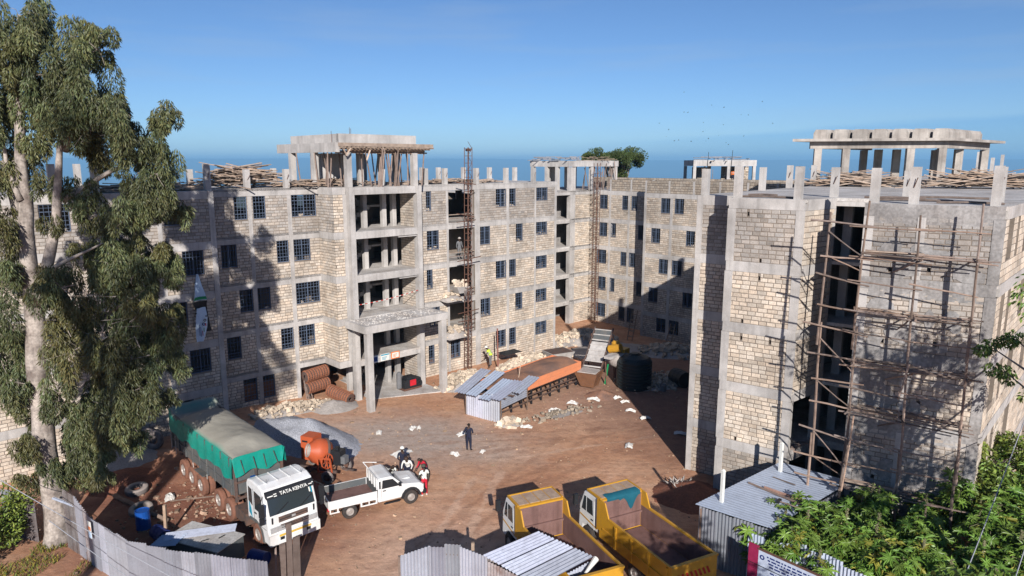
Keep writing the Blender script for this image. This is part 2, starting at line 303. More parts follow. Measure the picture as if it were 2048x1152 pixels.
# ------------------------------------------------------------------ land
def ground():
    xs = [-400, -250, -150, -100, -70, -50, -40] + [-34 + 0.8 * i for i in range(86)] + [36, 40, 50, 70, 100, 150, 250, 400]
    ys = [-150, -80, -40, 0, 10, 16] + [19 + 0.8 * i for i in range(70)] + [78, 82, 90, 100, 115, 135, 160]
    vs = []; fs = []
    for y in ys:
        for x in xs: vs.append((x, y, gz(x, y)))
    n = len(xs)
    for j in range(len(ys) - 1):
        for i in range(n - 1): fs.append((j * n + i, j * n + i + 1, (j + 1) * n + i + 1, (j + 1) * n + i))
    m = bpy.data.materials.new('soil'); m.use_nodes = True; nt = m.node_tree; N = nt.nodes; L = nt.links
    b = N['Principled BSDF']; b.inputs['Roughness'].default_value = 0.96; b.inputs['Specular IOR Level'].default_value = 0.15
    geo = N.new('ShaderNodeNewGeometry'); P = geo.outputs['Position']
    def nz(scale, det=6, rough=.6, vec=None, dist=0.0):
        q = N.new('ShaderNodeTexNoise'); q.inputs['Scale'].default_value = scale; q.inputs['Detail'].default_value = det; q.inputs['Roughness'].default_value = rough
        q.inputs['Distortion'].default_value = dist
        L.new(vec or P, q.inputs['Vector']); return q.outputs['Fac']
    def mr(v, a, b_, c, d):
        q = N.new('ShaderNodeMapRange')
        for i, k in enumerate((a, b_, c, d)): q.inputs[i + 1].default_value = k
        L.new(v, q.inputs[0]); return q.outputs[0]
    def mix(f, a, b_, bl='MIX'):
        q = N.new('ShaderNodeMixRGB'); q.blend_type = bl
        for k, v in ((0, f), (1, a), (2, b_)):
            if isinstance(v, (tuple, float, int)): q.inputs[k].default_value = (*v, 1) if isinstance(v, tuple) else v
            else: L.new(v, q.inputs[k])
        return q.outputs[0]
    def mul(a, b_, op='MULTIPLY'):
        q = N.new('ShaderNodeMath'); q.operation = op
        for k, v in ((0, a), (1, b_)):
            if isinstance(v, (float, int)): q.inputs[k].default_value = v
            else: L.new(v, q.inputs[k])
        return q.outputs[0]
    def patch(cx, cy, r0, r1, sx=1.0, sy=1.0, rz=0.0):          # soft edged mask for spilt material, ruts and painted shade
        q = N.new('ShaderNodeMapping'); q.vector_type = 'TEXTURE'; q.inputs['Location'].default_value = (cx, cy, 0); q.inputs['Scale'].default_value = (sx, sy, 1); q.inputs['Rotation'].default_value = (0, 0, rz)
        L.new(P, q.inputs['Vector'])
        q2 = N.new('ShaderNodeSeparateXYZ'); L.new(q.outputs[0], q2.inputs[0])
        d = mul(mul(mul(q2.outputs['X'], q2.outputs['X']), mul(q2.outputs['Y'], q2.outputs['Y']), 'ADD'), 0.5, 'POWER')
        d = mul(d, mul(mul(nz(0.5, 4), -0.5, 'ADD'), 5.0), 'ADD')
        return mr(d, r0, r1, 1, 0)
    col = mix(mr(nz(0.22, 8, .65), .35, .65, 0, 1), (0.56, 0.32, 0.195), (0.45, 0.225, 0.13))
    tr = N.new('ShaderNodeMapping'); tr.inputs['Rotation'].default_value = (0, 0, 0.25); tr.inputs['Scale'].default_value = (0.16, 0.9, 1); L.new(P, tr.inputs['Vector'])
    col = mix(mr(nz(0.9, 7, .6, tr.outputs[0]), .5, .7, 0, .5), col, (0.64, 0.42, 0.29))                 # dusty wheel tracks
    col = mix(mul(patch(-6.2, 41.5, 2.0, 6.5, 1.5, .85, -.3), .9), col, (0.42, 0.34, 0.29))                # grey grit in front of the gravel
    col = mix(mul(patch(-3, 27, 1.5, 6, 1.0, 1.2), .6), col, (0.64, 0.45, 0.34))
    col = mix(mul(patch(-15, 32, 3.5, 7.5, 1.3, 1.1), .9), col, (0.20, 0.082, 0.055))                         # wet red earth by the truck
    col = mix(mul(patch(5, 48, 2, 8, 1.2, 1.0), .55), col, (0.48, 0.32, 0.235))
    col = mix(mul(patch(13, 55, 4, 12, 1.3, 1.2), .7), col, (0.20, 0.115, 0.085))  # shade towards the far wing deepened in the soil colour
    for cx, cy, ln, rz, c_ in ((-1.5, 33.5, 8, 1.05, 1), (-.1, 33.2, 8, 1.05, 1), (1.8, 37, 7, .75, 1), (3.1, 36.4, 7, .75, 1), (-3.2, 31, 6, 1.35, 0), (-1.9, 30.6, 6, 1.35, 0), (4.5, 40, 6, .35, 0), (5.0, 41.6, 6, .35, 1), (0, 41, 7, .1, 1), (.3, 42.4, 7, .1, 1), (-6, 37.5, 5, .5, 1), (2.5, 31.5, 4, 1.0, 0)):   # wheel ruts pressed into the dust
        col = mix(mul(patch(cx, cy, .55, 1.15, ln, .22, rz), .38), col, (0.30, 0.155, 0.095) if c_ else (0.68, 0.47, 0.345))
    col = mix(mul(patch(12.5, 44, 3, 8, 1.0, 1.5), .75), col, (0.20, 0.105, 0.075))                      # painted shade: soil darkened where the right building's shadow lies
    col = mix(mr(nz(2.2, 6, .7), .52, .70, 0, .6), col, (0.28, 0.145, 0.10))
    col = mix(mr(nz(9, 4, .7), .60, .74, 0, .5), col, (0.60, 0.48, 0.40))
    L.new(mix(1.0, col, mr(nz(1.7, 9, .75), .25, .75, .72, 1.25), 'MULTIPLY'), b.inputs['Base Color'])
    bp = N.new('ShaderNodeBump'); bp.inputs['Strength'].default_value = .8; bp.inputs['Distance'].default_value = .10
    L.new(mul(nz(1.3, 9, .72), mul(nz(0.7, 5, .6, tr.outputs[0]), .5), 'ADD'), bp.inputs['Height']); L.new(bp.outputs[0], b.inputs['Normal'])
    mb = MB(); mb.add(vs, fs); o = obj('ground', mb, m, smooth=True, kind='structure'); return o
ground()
def far_land():
    vs = []; fs = []; NA = 120
    rs = [95, 150, 300, 600, 1200, 3000, 5500, 9000, 12500, 16000, 19000, 20600, 21600, 22500, 23500, 25000]
    for r in rs:
        for k in range(NA + 1):
            a = math.radians(-70 + 140 * k / NA); x = r * math.sin(a); y = r * math.cos(a)
            z = -1.2 - 600 * sstep(160, 6500, r)
            rid = 150 + 38 * mnoise.noise(Vector((a * 3.0, 1, 2))) + 12 * mnoise.noise(Vector((a * 9, 5, 2))) + 6 * mnoise.noise(Vector((a * 31, 3, 2)))
            rid += -36 * sstep(-.05, .12, a)
            z += (rid + 601) * sstep(15500, 22500, r)
            z += 60 * sstep(6000, 15000, r) * mnoise.noise(Vector((x / 2200, y / 2200, 1))) * (1 - sstep(20000, 22000, r))
            vs.append((x, y, z))
    for j in range(len(rs) - 1):
        for k in range(NA): i = j * (NA + 1) + k; fs.append((i, i + 1, i + NA + 2, i + NA + 1))
    mb = MB(); mb.add(vs, fs)
    obj('hills', mb, mat('farland', (0.05, 0.065, 0.045), 0.95, ns=0.002, na=0.4, c2=(0.075, 0.075, 0.05), fine=0.0006, fa=0.3), kind='structure', smooth=True)
far_land()
def haze():
    mb = MB(); mb.box(-24800, 24800, -420, 25800, -720, 212)
    m = bpy.data.materials.new('air'); m.use_nodes = True; nt = m.node_tree; nt.nodes.remove(nt.nodes['Principled BSDF'])
    v = nt.nodes.new('ShaderNodeVolumePrincipled'); v.inputs['Color'].default_value = (0.32, 0.66, 1.0, 1); v.inputs['Density'].default_value = HAZE
    nt.links.new(v.outputs[0], nt.nodes['Material Output'].inputs['Volume'])
    obj('haze', mb, m, kind='stuff')
HAZE = 1.15e-4
haze()
# ------------------------------------------------------------------ walls, beams, windows shared by the buildings
CAMP = Vector((0, 0, 16.9))
def pix(p):                                                     # used only to pick which stones show largest
    th = math.radians(10.12); z = p[2] - 16.9; d = math.cos(th) * p[1] - math.sin(th) * z
    return 1024 + 1400 * p[0] / d, 576 - 1400 * (math.sin(th) * p[1] + math.cos(th) * z) / d, d
class Seg:                                                      # a straight stretch of facade; outside is to the right of p0 -> p1
    def __init__(s, B, p0, p1):
        s.B = B; s.p0 = Vector(p0); d = Vector(p1) - s.p0; s.L = d.length; s.t = d / s.L; s.n = Vector((s.t.y, -s.t.x)); s.ang = math.atan2(s.t.y, s.t.x)
        s.F = frame(s.p0, s.ang)                                # local x along, y inwards, z up
    def P(s, x, y, z): return s.F @ Vector((x, y, z))
    def bx(s, mb, x0, x1, y0, y1, z0, z1, mi=0, tint=None): mb.box(x0, x1, y0, y1, z0, z1, mi, tint, s.F)
    def beam(s, z0, z1, x0=None, x1=None, proud=.02, depth=.24, m='concrete', name='beam'):
        mb = MB(); s.bx(mb, 0 if x0 is None else x0, s.L if x1 is None else x1, -proud, depth, z0, z1); return obj(name, mb, m, s.B.e)
    def col(s, x0, x1, z0, z1, proud=.03, depth=.3, m='concrete'):
        mb = MB(); s.bx(mb, x0, x1, -proud, depth, z0, z1); return obj('column', mb, m, s.B.e)
    def wall(s, z0, z1, holes=(), x0=0.0, x1=None, grade=1.0, grey=0.0, m='mortar', ch=.2, plaster=None, stones=True, thick=.18, sl=.4):
        x1 = s.L if x1 is None else x1
        holes = [h for h in holes if h[3] > z0 + .01 and h[2] < z1 - .01 and h[1] > x0 and h[0] < x1]
        xs = sorted({x0, x1} | {max(x0, min(x1, h[i])) for h in holes for i in (0, 1)}); zs = sorted({z0, z1} | {max(z0, min(z1, h[i])) for h in holes for i in (2, 3)})
        mb = MB()
        for i in range(len(xs) - 1):
            for j in range(len(zs) - 1):
                cx = (xs[i] + xs[i + 1]) / 2; cz = (zs[j] + zs[j + 1]) / 2
                if any(h[0] < cx < h[1] and h[2] < cz < h[3] for h in holes): continue
                s.bx(mb, xs[i], xs[i + 1], 0, thick, zs[j], zs[j + 1])
        s.B.walls.append((mb, plaster or m))
        if plaster or not stones: return
        n = max(1, int(round((z1 - z0) / ch))); h = (z1 - z0) / n
        for k in range(n):
            a = z0 + k * h; bb = a + h
            free = [(x0, x1)]
            for H in holes:
                if H[3] > a + .05 and H[2] < bb - .05:
                    nf = []
                    for u, v in free:
                        if H[1] <= u or H[0] >= v: nf.append((u, v)); continue
                        if H[0] - u > .06: nf.append((u, H[0]))
                        if v - H[1] > .06: nf.append((H[1], v))
                    free = nf
            for u, v in free:
                x = u - (U(.1, sl * .7) if k % 2 else U(0, .08))
                while x < v - .03:
                    l = sl * U(.8, 1.18); e = min(x + l, v)
                    if v - e < .12: e = v
                    q0 = max(x, u)
                    if e - q0 > .07:
                        t = grade * U(.80, 1.14); w = U(-.035, .035)
                        if rnd.random() < .10: t *= .8
                        g = grey
                        c = (t * (1 + w) * (1 - .10 * g), t * (1 - .03 * g), t * (1 - w) * (1 + .10 * g))
                        s.B.stones.append((s.P((q0 + e) / 2, 0, a + h / 2), s.ang, e - q0 - .030, h - U(.024, .042), c))
                    x = e
    def window(s, x0, x1, z0, z1, cols=None, shut=None, y=.05, junk=None):
        w = x1 - x0; cols = cols or max(3, int(round(w / .22)))
        fr = MB()
        for a, b in ((x0, x0 + .05), (x1 - .05, x1)): s.bx(fr, a, b, y, y + .05, z0, z1)
        for a, b in ((z0, z0 + .05), (z1 - .05, z1)): s.bx(fr, x0 + .05, x1 - .05, y, y + .05, a, b)
        if w > .95: s.bx(fr, (x0 + x1) / 2 - .03, (x0 + x1) / 2 + .03, y + .003, y + .047, z0 + .05, z1 - .05)
        s.bx(fr, x0 + .05, x1 - .05, y + .006, y + .044, z0 + (z1 - z0) * .73 - .02, z0 + (z1 - z0) * .73 + .02)
        s.bx(fr, x0 + .05, x1 - .05, y + .006, y + .044, z0 + (z1 - z0) * .24 - .02, z0 + (z1 - z0) * .24 + .02)
        o = obj('window', fr, 'steel', s.B.e)
        g = MB()
        for i in range(1, cols): xx = x0 + w * i / cols; s.bx(g, xx - .010, xx + .010, y - .035, y - .012, z0 + .02, z1 - .02)
        for f in (.12, .40, .57, .87): zz = z0 + (z1 - z0) * f; s.bx(g, x0 + .02, x1 - .02, y - .03, y - .015, zz - .009, zz + .009)
        obj('grille', g, 'steel', o)
        if not shut and rnd.random() < .3:                       # broken blocks left on the inner sill
            b = MB()
            for _ in range(rnd.randrange(3, 7)):
                gg = U(.5, .95); b.rock(s.P(U(x0 + .15, x1 - .12), .14, z0 + U(.02, .16)), U(.05, .11), 0, (gg, gg * .98, gg * .95))
            obj('rubble', b, 'stone', o, kind='stuff')
        if shut:
            b = MB(); s.bx(b, x0 + .05, x1 - .05, y + .06, y + .08, z0 + .04, z0 + (z1 - z0) * shut); obj('shutter', b, 'board', o)
        return o
STONE_ME = []
class Bld:
    def __init__(s, label, loc, zb=0.0):
        s.e = thing('apartment_building', label, 'building', (loc[0], loc[1], zb)); s.stones = []; s.walls = []
    def flush(s, keep):
        by = {}
        for mb, m in s.walls: by.setdefault(m, []).append(mb)
        for m, L in by.items():
            for mb in L: obj('wall', mb, m, s.e)
        if not STONE_ME:
            for k in range(14):                                  # unit stones: front face proud, chipped corners
                v = [(x * .5, .02, z * .5) for x, z in ((-1, -1), (1, -1), (1, 1), (-1, 1))]
                f = [(x * (.5 - U(.02, .06)), -.5 + U(-.15, .15), z * (.5 - U(.04, .12))) for x, z in ((-1, -1), (1, -1), (1, 1), (-1, 1))]
                t = U(.80, 1.14); w = U(-.035, .035)
                STONE_ME.append((v + f, (t * (1 + w), t, t * (1 - w))))
        faces = [(4, 5, 6, 7), (0, 1, 5, 4), (1, 2, 6, 5), (2, 3, 7, 6), (3, 0, 4, 7)]
        def score(st):
            p = st[0]; x, y, d = pix(p)
            if not (0 < x < 2048 and 0 < y < 1152) or not keep(x, y): return 0
            return st[2] / d
        order = sorted(range(len(s.stones)), key=lambda i: -score(s.stones[i]))
        single = order[:300] if score(s.stones[order[299]]) > 0 else order[:0]
        cache = {}
        for i in single:
            p, ang, l, h, c = s.stones[i]; k = rnd.randrange(14); key = (k, int(c[0] * 7), int(c[2] * 7))
            if key not in cache:
                mb = MB(); mb.add(STONE_ME[k][0], faces, 0, c); cache[key] = mesh_of('stone', mb, 'stone')
            mw = Matrix.Translation(p) @ Matrix.Rotation(ang, 4, 'Z') @ Matrix.Diagonal((l, .032, h, 1))
            inst('stone', cache[key], s.e, mw)
        rest = MB(); ss = set(single)
        for i, (p, ang, l, h, c) in enumerate(s.stones):
            if i in ss: continue
            mw = Matrix.Translation(p) @ Matrix.Rotation(ang, 4, 'Z') @ Matrix.Diagonal((l, .032, h, 1))
            vv = STONE_ME[rnd.randrange(14)][0]
            rest.add([tuple(mw @ Vector(q)) for q in vv], faces, 0, c)
        obj('stonework', rest, 'stone', s.e, kind='stuff')
def slab_of(B, poly, z0, z1, m='slab', name='floor_slab'):
    mb = MB(); mb.prism(poly, z0, z1); return obj(name, mb, m, B.e)
def stub(B, p, ang, z, h=1.25, w=.34, m='concrete'):
    mb = MB(); lean = Matrix.Rotation(U(-.012, .012), 4, 'X')
    mb.box(-w / 2, w / 2, -w / 2, w / 2, 0, h, mtx=frame(p, ang, z) @ lean); obj('column', mb, m, B.e)
    if rnd.random() < .45:
        r = MB(); q = frame(p, ang, z)
        r.bar(q @ Vector((-.02, -w / 2 - .02, h * .45)), q @ Vector((U(.05, .15), -w / 2 - .10, h * .72)), .025); obj('rebar', r, 'rust', B.e)
# ------------------------------------------------------------------ left wing
TA = Vector((.7273, .6863)); NA = Vector((.6863, -.7273)); A0 = Vector((-18.15, 42.8))
def PL(s, d): return A0 + TA * s + NA * d
LW = Bld('unfinished five storey stone wing on the left with an entrance canopy', PL(8, 1))
FH = 3.05
def zf(k): return FH * k
ANG = math.atan2(TA.y, TA.x)
s0 = Seg(LW, PL(-14, 0), PL(0, 0)); s1 = Seg(LW, PL(0, -1.6), PL(7.75, -1.6)); s2 = Seg(LW, PL(7.75, -1.6), PL(7.75, .55)); s3 = Seg(LW, PL(7.75, .55), PL(8.75, .55))
sh = Seg(LW, PL(8.7, 1.0), PL(14.75, 1.0)); s4 = Seg(LW, PL(14.75, -.3), PL(30.8, -.3)); s01 = Seg(LW, PL(0, 0), PL(0, -1.6)); send = Seg(LW, PL(30.8, -.3), PL(30.8, -9.6))
sret = Seg(LW, PL(14.75, .97), PL(14.75, -.3))
W0 = {4: [(-4.69, -3.9), (-2.9, -1.97), (-9, -7.6)], 3: [(-2.06, -.83), (-7, -5.8), (-10.5, -9.3)], 2: [(-3.2, -2.01), (-9.4, -8.2)], 1: [(-2.08, -.86), (-7, -5.8), (-11, -9.8)], 0: [(-3.29, -2.1), (-8, -7)]}
W1 = {4: [(1.87, 2.72), (3.12, 3.97), (5.80, 7.62)], 3: [(.84, 1.84), (4.58, 5.43), (5.80, 7.03)], 2: [(1.84, 2.72), (3.05, 3.93), (5.80, 7.6)], 1: [(.8, 1.71), (4.53, 5.45), (5.84, 7.06)], 0: [(1.69, 2.61), (3.02, 3.87)]}
W4 = {4: [(16.15, 16.65), (23.38, 24.55), (24.92, 25.69), (28.2, 29.65)], 3: [(16.17, 17.33), (21.6, 22.72), (25.71, 26.53), (28.2, 29.6)], 2: [(16.08, 16.65), (23.35, 24.55), (24.9, 25.71), (28.2, 29.6)],
      1: [(16.3, 17.3), (21.6, 22.7), (25.64, 26.51), (28.2, 29.6)], 0: [(16.12, 16.69), (18.35, 19.36), (23.32, 24.5), (24.9, 25.72), (28.15, 29.63)]}
def hole(w, k, off, lo=1.08, hi=2.57): return (w[0] - off, w[1] - off, zf(k) + lo, zf(k) + hi)
for k in range(5):
    zb = zf(k) if k else -1.6; zt = zf(k + 1) - .48
    grade, grey = ((.74, .7) if k == 4 else (1.0, .05) if k < 3 else (.93, .2))
    h0 = [hole(w, k, -14) for w in W0[k]]; s0.wall(zb, zt, h0, grade=grade, grey=grey)
    for h in h0: s0.window(*h)
    s01.wall(zb, zt, stones=False)
    h1 = [hole(w, k, 0, 1.08 if k else 1.0) for w in W1[k]]
    s1.wall(zb, zt, h1, x1=None if k else 5.75, grade=grade, grey=grey)
    for i, h in enumerate(h1): s1.window(*h, shut=(.78 if k == 0 else None))
    if k:
        s2.wall(zb, zt, grade=grade if k < 4 else .80, grey=grey); s3.wall(zb, zt, grade=1.04, grey=0)
    h4 = [hole(w, k, 14.75, 1.08 if w[0] < 28 else 1.42) for w in W4[k]]; bay = [(3.55, 6.25, zf(k) + .02, zt)] if k else []
    s4.wall(zb, zt, h4 + bay, grade=grade * (.95 if k == 4 else 1), grey=grey)
    for h in h4: s4.window(*h)
    if k: s4.beam(zf(k) + .30, zf(k) + .36, 3.55, 6.25, proud=.03, depth=.08, m='pole', name='guard_rail'); s4.beam(zf(k) + .62, zf(k) + .68, 3.55, 6.25, proud=.03, depth=.05, m='plank', name='guard_rail')
    send.wall(zb, zt, grade=grade); sret.wall(zb, zt, grade=grade)
    z0, z1 = zf(k + 1) - .48, zf(k + 1)
    s0.beam(z0, z1, 0, 13.69); s01.beam(z0, z1, 0, 1.6); s1.beam(z0, z1); s2.beam(z0, z1, .02, None); s3.beam(z0, z1, 0, .96); s4.beam(z0, z1, .2, 15.78); send.beam(z0, z1, .25)
    sret.beam(z0, z1, .25, 1.25)
    if k > 1: sh.beam(z0 - .02, z1 - .003, .42, 5.65, proud=.03, depth=.3)
    elif k == 0: sh.beam(z0, z1, .42, 5.65, proud=-.02, depth=.3)
zT = zf(5)
s0.col(13.68, 14.0, -1.6, zT + .006, proud=.05); s0.col(7.8, 8.1, -1.6, zT - .5); s0.col(10.7, 10.95, -1.6, zT - .5)
s1.col(2.76, 3.02, -1.6, zT - .49); s1.col(5.48, 5.77, -1.6, zT - .49); s3.col(.72, 1.02, zf(1), zT - .49, proud=.05)
for x0, x1 in ((.02, .42), (5.65, 6.05)): sh.col(x0, x1, -.6, zT - .004, proud=.06, depth=.42)
s4.col(3.33, 3.54, -1.6, zT - .49); s4.col(6.26, 6.82, -1.6, zT - .49, depth=.5); s4.col(9.83, 10.12, -1.6, zT - .49); s4.col(13.2, 13.4, -1.6, zT - .49); s4.col(15.79, 16.05, -1.6, zT + .006)
back = Seg(LW, PL(30.8, -9.6), PL(-14, -9.6))
def bk(s): return 30.8 - s
for k in range(5):
    hs = [] if k < 4 else [(bk(b), bk(a), zf(4) + 1.3, zf(4) + 2.5) for a, b in ((10.1, 11.5), (5.2, 6.3), (25.3, 26.5), (27.2, 28.3), (31, 32))]
    back.wall(zf(k) if k else -1.6, zf(k + 1) - .16, hs, stones=False)
    if k < 4:
        cor = Seg(LW, PL(30.5, -4.6), PL(15, -4.6)); cor.wall(zf(k) + .01 if k else -1, zf(k + 1) - .16, [(2.5, 3.4, zf(k) + .02, zf(k) + 2.1), (9.6, 12.2, zf(k) + .02, zf(k) + 2.4)], stones=False)
        cor = Seg(LW, PL(8.4, -4.6), PL(-13.8, -4.6)); cor.wall(zf(k) + .01 if k else -1, zf(k + 1) - .16, [(4, 4.9, zf(k) + .02, zf(k) + 2.1)], stones=False)
foot = [(-14, .0), (0, .0), (0, -1.58), (7.77, -1.58), (7.77, .55), (8.75, .55), (8.75, .99), (14.72, .99), (14.72, -.28), (30.78, -.28), (30.78, -9.6), (-14, -9.6)]
for k in range(6):
    if k == 0: slab_of(LW, [tuple(PL(s, d)) for s, d in [(7.8, .5), (8.7, .9), (14.7, 3.5), (14.7, -9), (5.8, -9), (5.8, -1.5)]], -.5, .07); continue
    slab_of(LW, [tuple(PL(s, d)) for s, d in foot], zf(k) - .155, zf(k) + .004, name='roof_slab' if k == 5 else 'floor_slab')
# the stair hall: open front, inner columns, stairs, brick cheek wall
cheek = Seg(LW, PL(14.45, -1.3), PL(14.45, .55))
hb = Seg(LW, PL(8.8, -5.6), PL(14.7, -5.6)); hleft = Seg(LW, PL(8.72, .5), PL(8.72, -5.5)); hright = Seg(LW, PL(14.6, -5.5), PL(14.6, -1.3))
for k in range(5):
    zt = zf(k + 1) - .16
    hr = Seg(LW, PL(14.72, -1.3), PL(14.72, .9)); hr = Seg(LW, PL(14.62, .85), PL(14.62, -1.25))
    ch = Seg(LW, PL(14.42, -1.25), PL(14.42, .7)); ch.wall(zf(k) + (.01 if k else .08), zf(k + 1) - .5, grade=.85, grey=.3)
    hb.wall(zf(k) + .01, zt, [(1.0, 2.1, zf(k) + .02, zf(k) + 2.1)], stones=False)
    for s, d in ((9.6, -1.45), (11.35, -1.45), (12.95, -1.35), (9.4, -4.6), (13.9, -1.45)):
        mb = MB(); mb.box(-.17, .17, -.17, .17, zf(k) + .005 if k else -.4, zt, mtx=frame(PL(s, d), ANG)); obj('column', mb, 'concrete', LW.e)
    mb = MB()
    for fl in range(2):                                          # two flights of a dog-leg stair
        for i in range(9):
            zz = zf(k) + .17 * (i + 1 + 9 * fl); x = 10.2 + .28 * i if fl == 0 else 12.7 - .28 * i
            y = -2.9 if fl == 0 else -4.2
            mb.box(x, x + .3, -y, -y + 1.15, zz - .32, zz, mtx=Matrix.Translation((A0.x, A0.y, 0)) @ Matrix.Rotation(ANG, 4, 'Z'))
    mb.box(12.8, 14.3, 2.9, 5.4, zf(k) + 1.4, zf(k) + 1.55, mtx=Matrix.Translation((A0.x, A0.y, 0)) @ Matrix.Rotation(ANG, 4, 'Z'))
    obj('stairs', mb, 'concrete', LW.e)
    if k > 1: sh.beam(zf(k) - .62, zf(k) - .55, 4.0, 5.6, proud=.0, depth=.5, m='concrete', name='ledge')
mb = MB(); mb.box(5.9, 8.1, 3.2, 3.35, -.4, 2.55, mtx=frame(A0, ANG)); obj('inner_wall', mb, 'concrete', LW.e)
# entrance canopy
mb = MB(); mb.prism([tuple(PL(s, d)) for s, d in ((8.02, 1.04), (14.98, 1.04), (14.98, 3.66), (8.02, 3.66))], 5.74, 6.06); obj('canopy_slab', mb, 'slab', LW.e)
cf = Seg(LW, PL(8.0, 3.68), PL(15.0, 3.68)); cl = Seg(LW, PL(8.0, 1.06), PL(8.0, 3.42)); cr = Seg(LW, PL(15.0, 3.42), PL(15.0, 1.06))
cf.beam(5.58, 6.10, proud=.0, depth=.26); cl.beam(5.585, 6.095, 0, None, proud=0, depth=.26); cr.beam(5.585, 6.095, proud=0, depth=.26)
for x in (.12, 6.42): cf.col(x, x + .44, -.5, 5.575, proud=-.02, depth=.44)
mb = MB()
for i in range(260):
    s, d = U(8.3, 14.8), U(1.1, 3.4); mb.rock((*PL(s, d), 6.07), U(.015, .07), rr=rnd)
obj('debris', mb, 'slab', LW.e, kind='stuff')
# rooftop stubs, tank room and its props
for s, d in ((-.2, -.22), (2.9, -1.82), (5.62, -1.82), (-8.2, -.25), (-6.2, -.25), (.3, -4.6), (-6, -5), (16.3, -.55), (18.2, -.55), (21.45, -.55), (24.75, -.55), (28.05, -.55), (22.3, -9.2), (24.2, -9.2), (18.6, -8.6), (27.2, -9.2), (28.6, -7), (30.4, -5.4), (5.2, -9.3), (8.2, -9.3)):
    stub(LW, PL(s, d), ANG, zT, h=1.25 if s > 0 else 1.6)
for s, d in ((8.05, -5.7), (8.05, -2.3), (9.0, .55), (14.45, .62), (11.2, -1.5), (13.0, -1.5), (10.6, -6), (12.6, -6.2), (14.6, -6.6), (15.3, -3)):
    mb = MB(); mb.box(-.2, .2, -.2, .2, zT + .006, 17.62, mtx=frame(PL(s, d), ANG)); obj('column', mb, 'concrete', LW.e)
mb = MB(); mb.prism([tuple(PL(s, d)) for s, d in ((7.9, 1.0), (15.9, 1.1), (15.9, -7.7), (7.9, -7.7))], 18.0, 18.22); obj('roof_slab', mb, 'slab', LW.e)
p1b = Seg(LW, PL(7.85, -7.7), PL(7.85, 1.04)); p1b.beam(17.62, 18.26, proud=0, depth=.3)
up = Seg(LW, PL(8.35, .6), PL(14.7, .6)); up.beam(18.225, 18.86, proud=0, depth=.3, name='upstand'); up = Seg(LW, PL(8.35, -6.4), PL(8.35, .58)); up.beam(18.225, 18.85, .0, None, proud=0, depth=.3, name='upstand')
up = Seg(LW, PL(14.7, .58), PL(14.7, -6.4)); up.beam(18.225, 18.85, .3, None, proud=0, depth=.3, name='upstand')
fw = Seg(LW, PL(8.05, 1.1), PL(15.9, 1.1)); fw.beam(18.02, 18.25, proud=0, depth=.12, m='plank', name='edge_board')
for i in range(26):                                              # formwork bearers poking out under the new slab
    mb = MB(); x = .15 + i * .30; q = fw.F; mb.bar(q @ Vector((x, -U(.1, .38), 17.95)), q @ Vector((x + U(-.03, .03), 2.5, 17.97)), .05, .10, tint=(1,) * 3); obj('bearer', mb, 'plank', LW.e)
for z, y in ((17.84, .1), (17.60, .5), (17.72, 1.5)):
    mb = MB(); q = fw.F; mb.bar(q @ Vector((0, y, z)), q @ Vector((7.6, y, z + .02)), .07, .10, tint=(.8, .75, .7)); obj('bearer', mb, 'plank', LW.e)
fwm = MB(); q = fw.F; fwm.box(.9, 7.3, .45, .5, 17.55, 17.62 + .25, 0, (.8, .7, .6), q); obj('edge_board', fwm, 'plank', LW.e)
for i in range(34):                                              # timber props
    s = U(7.9, 8.3) if i < 8 else U(8.6, 15.4); d = U(-6, .5) if i < 8 else U(-3.5, .9) if i % 2 else U(.3, 1.0)
    mb = MB(); g = U(.75, 1.2); mb.tube([(*PL(s, d), zT), (*PL(s + U(-.45, .45), d + U(-.15, .3)), 17.62 if s < 8.4 else 17.9)], [.055, .045], 6, tint=(g, g * .97, g * .95)); obj('prop', mb, 'pole', LW.e)
for x0, z0, x1, z1 in ((.2, 17.9, .55, 17.45), (.8, 17.9, .5, 17.4), (2.3, 17.8, 2.1, 17.1), (3.4, 17.9, 3.6, 17.6)):
    mb = MB(); q = fw.F; mb.bar(q @ Vector((x0, -.2, z0)), q @ Vector((x1, -.05, z1)), .05, .1, tint=(1.5, 1.5, 1.5)); obj('brace', mb, 'plank', LW.e)
for s in (8.1, 9.5, 9.6):
    mb = MB(); mb.tube([(*PL(s, .1), 18.2), (*PL(s, .1), U(19, 19.4))], .016, 5); obj('rebar', mb, 'rust', LW.e)
mb = MB(); q = frame(PL(10.2, -3.4), ANG); mb.box(-1, 1, -.1, .1, zT, 17.6, mtx=q); obj('wall', mb, 'concrete', LW.e)
LW.flush(lambda x, y: x > 400 and not (x < 660 and y > 800))
# ------------------------------------------------------------------ far wing with its stair tower
FWI = Bld('lower stone wing across the far end of the yard with a brick parapet', PL(43, 2), -1)
FZ = 3.02; FB = -1.15
def ff(k): return FB + FZ * k
def PF(d, s): return PL(s, d)
fl = Seg(FWI, PL(44.1, -7.5), PL(44.1, 1.2)); fr = Seg(FWI, PL(42.3, 1.1), PL(42.3, 24)); ft = Seg(FWI, PL(40.75, -7.5), PL(44.1, -7.5)); fret = Seg(FWI, PL(44.1, 1.1), PL(42.3, 1.1))
bayt = Seg(FWI, PL(30.8, -7.5), PL(40.75, -7.5))
WL = {4: [(-6.24, -5.1), (-3.12, -2.36), (-1.89, -1.11)], 3: [(-6.17, -5.08), (-4.79, -3.86), (-.9, -.1)], 2: [(-6.45, -5.13), (-3.15, -2.37), (-2.04, -1.18)], 1: [(-6.28, -5.13), (-4.71, -3.89), (-.9, -.1)], 0: [(-6.43, -5.1), (-3.19, -2.4), (-2.03, -1.16)]}
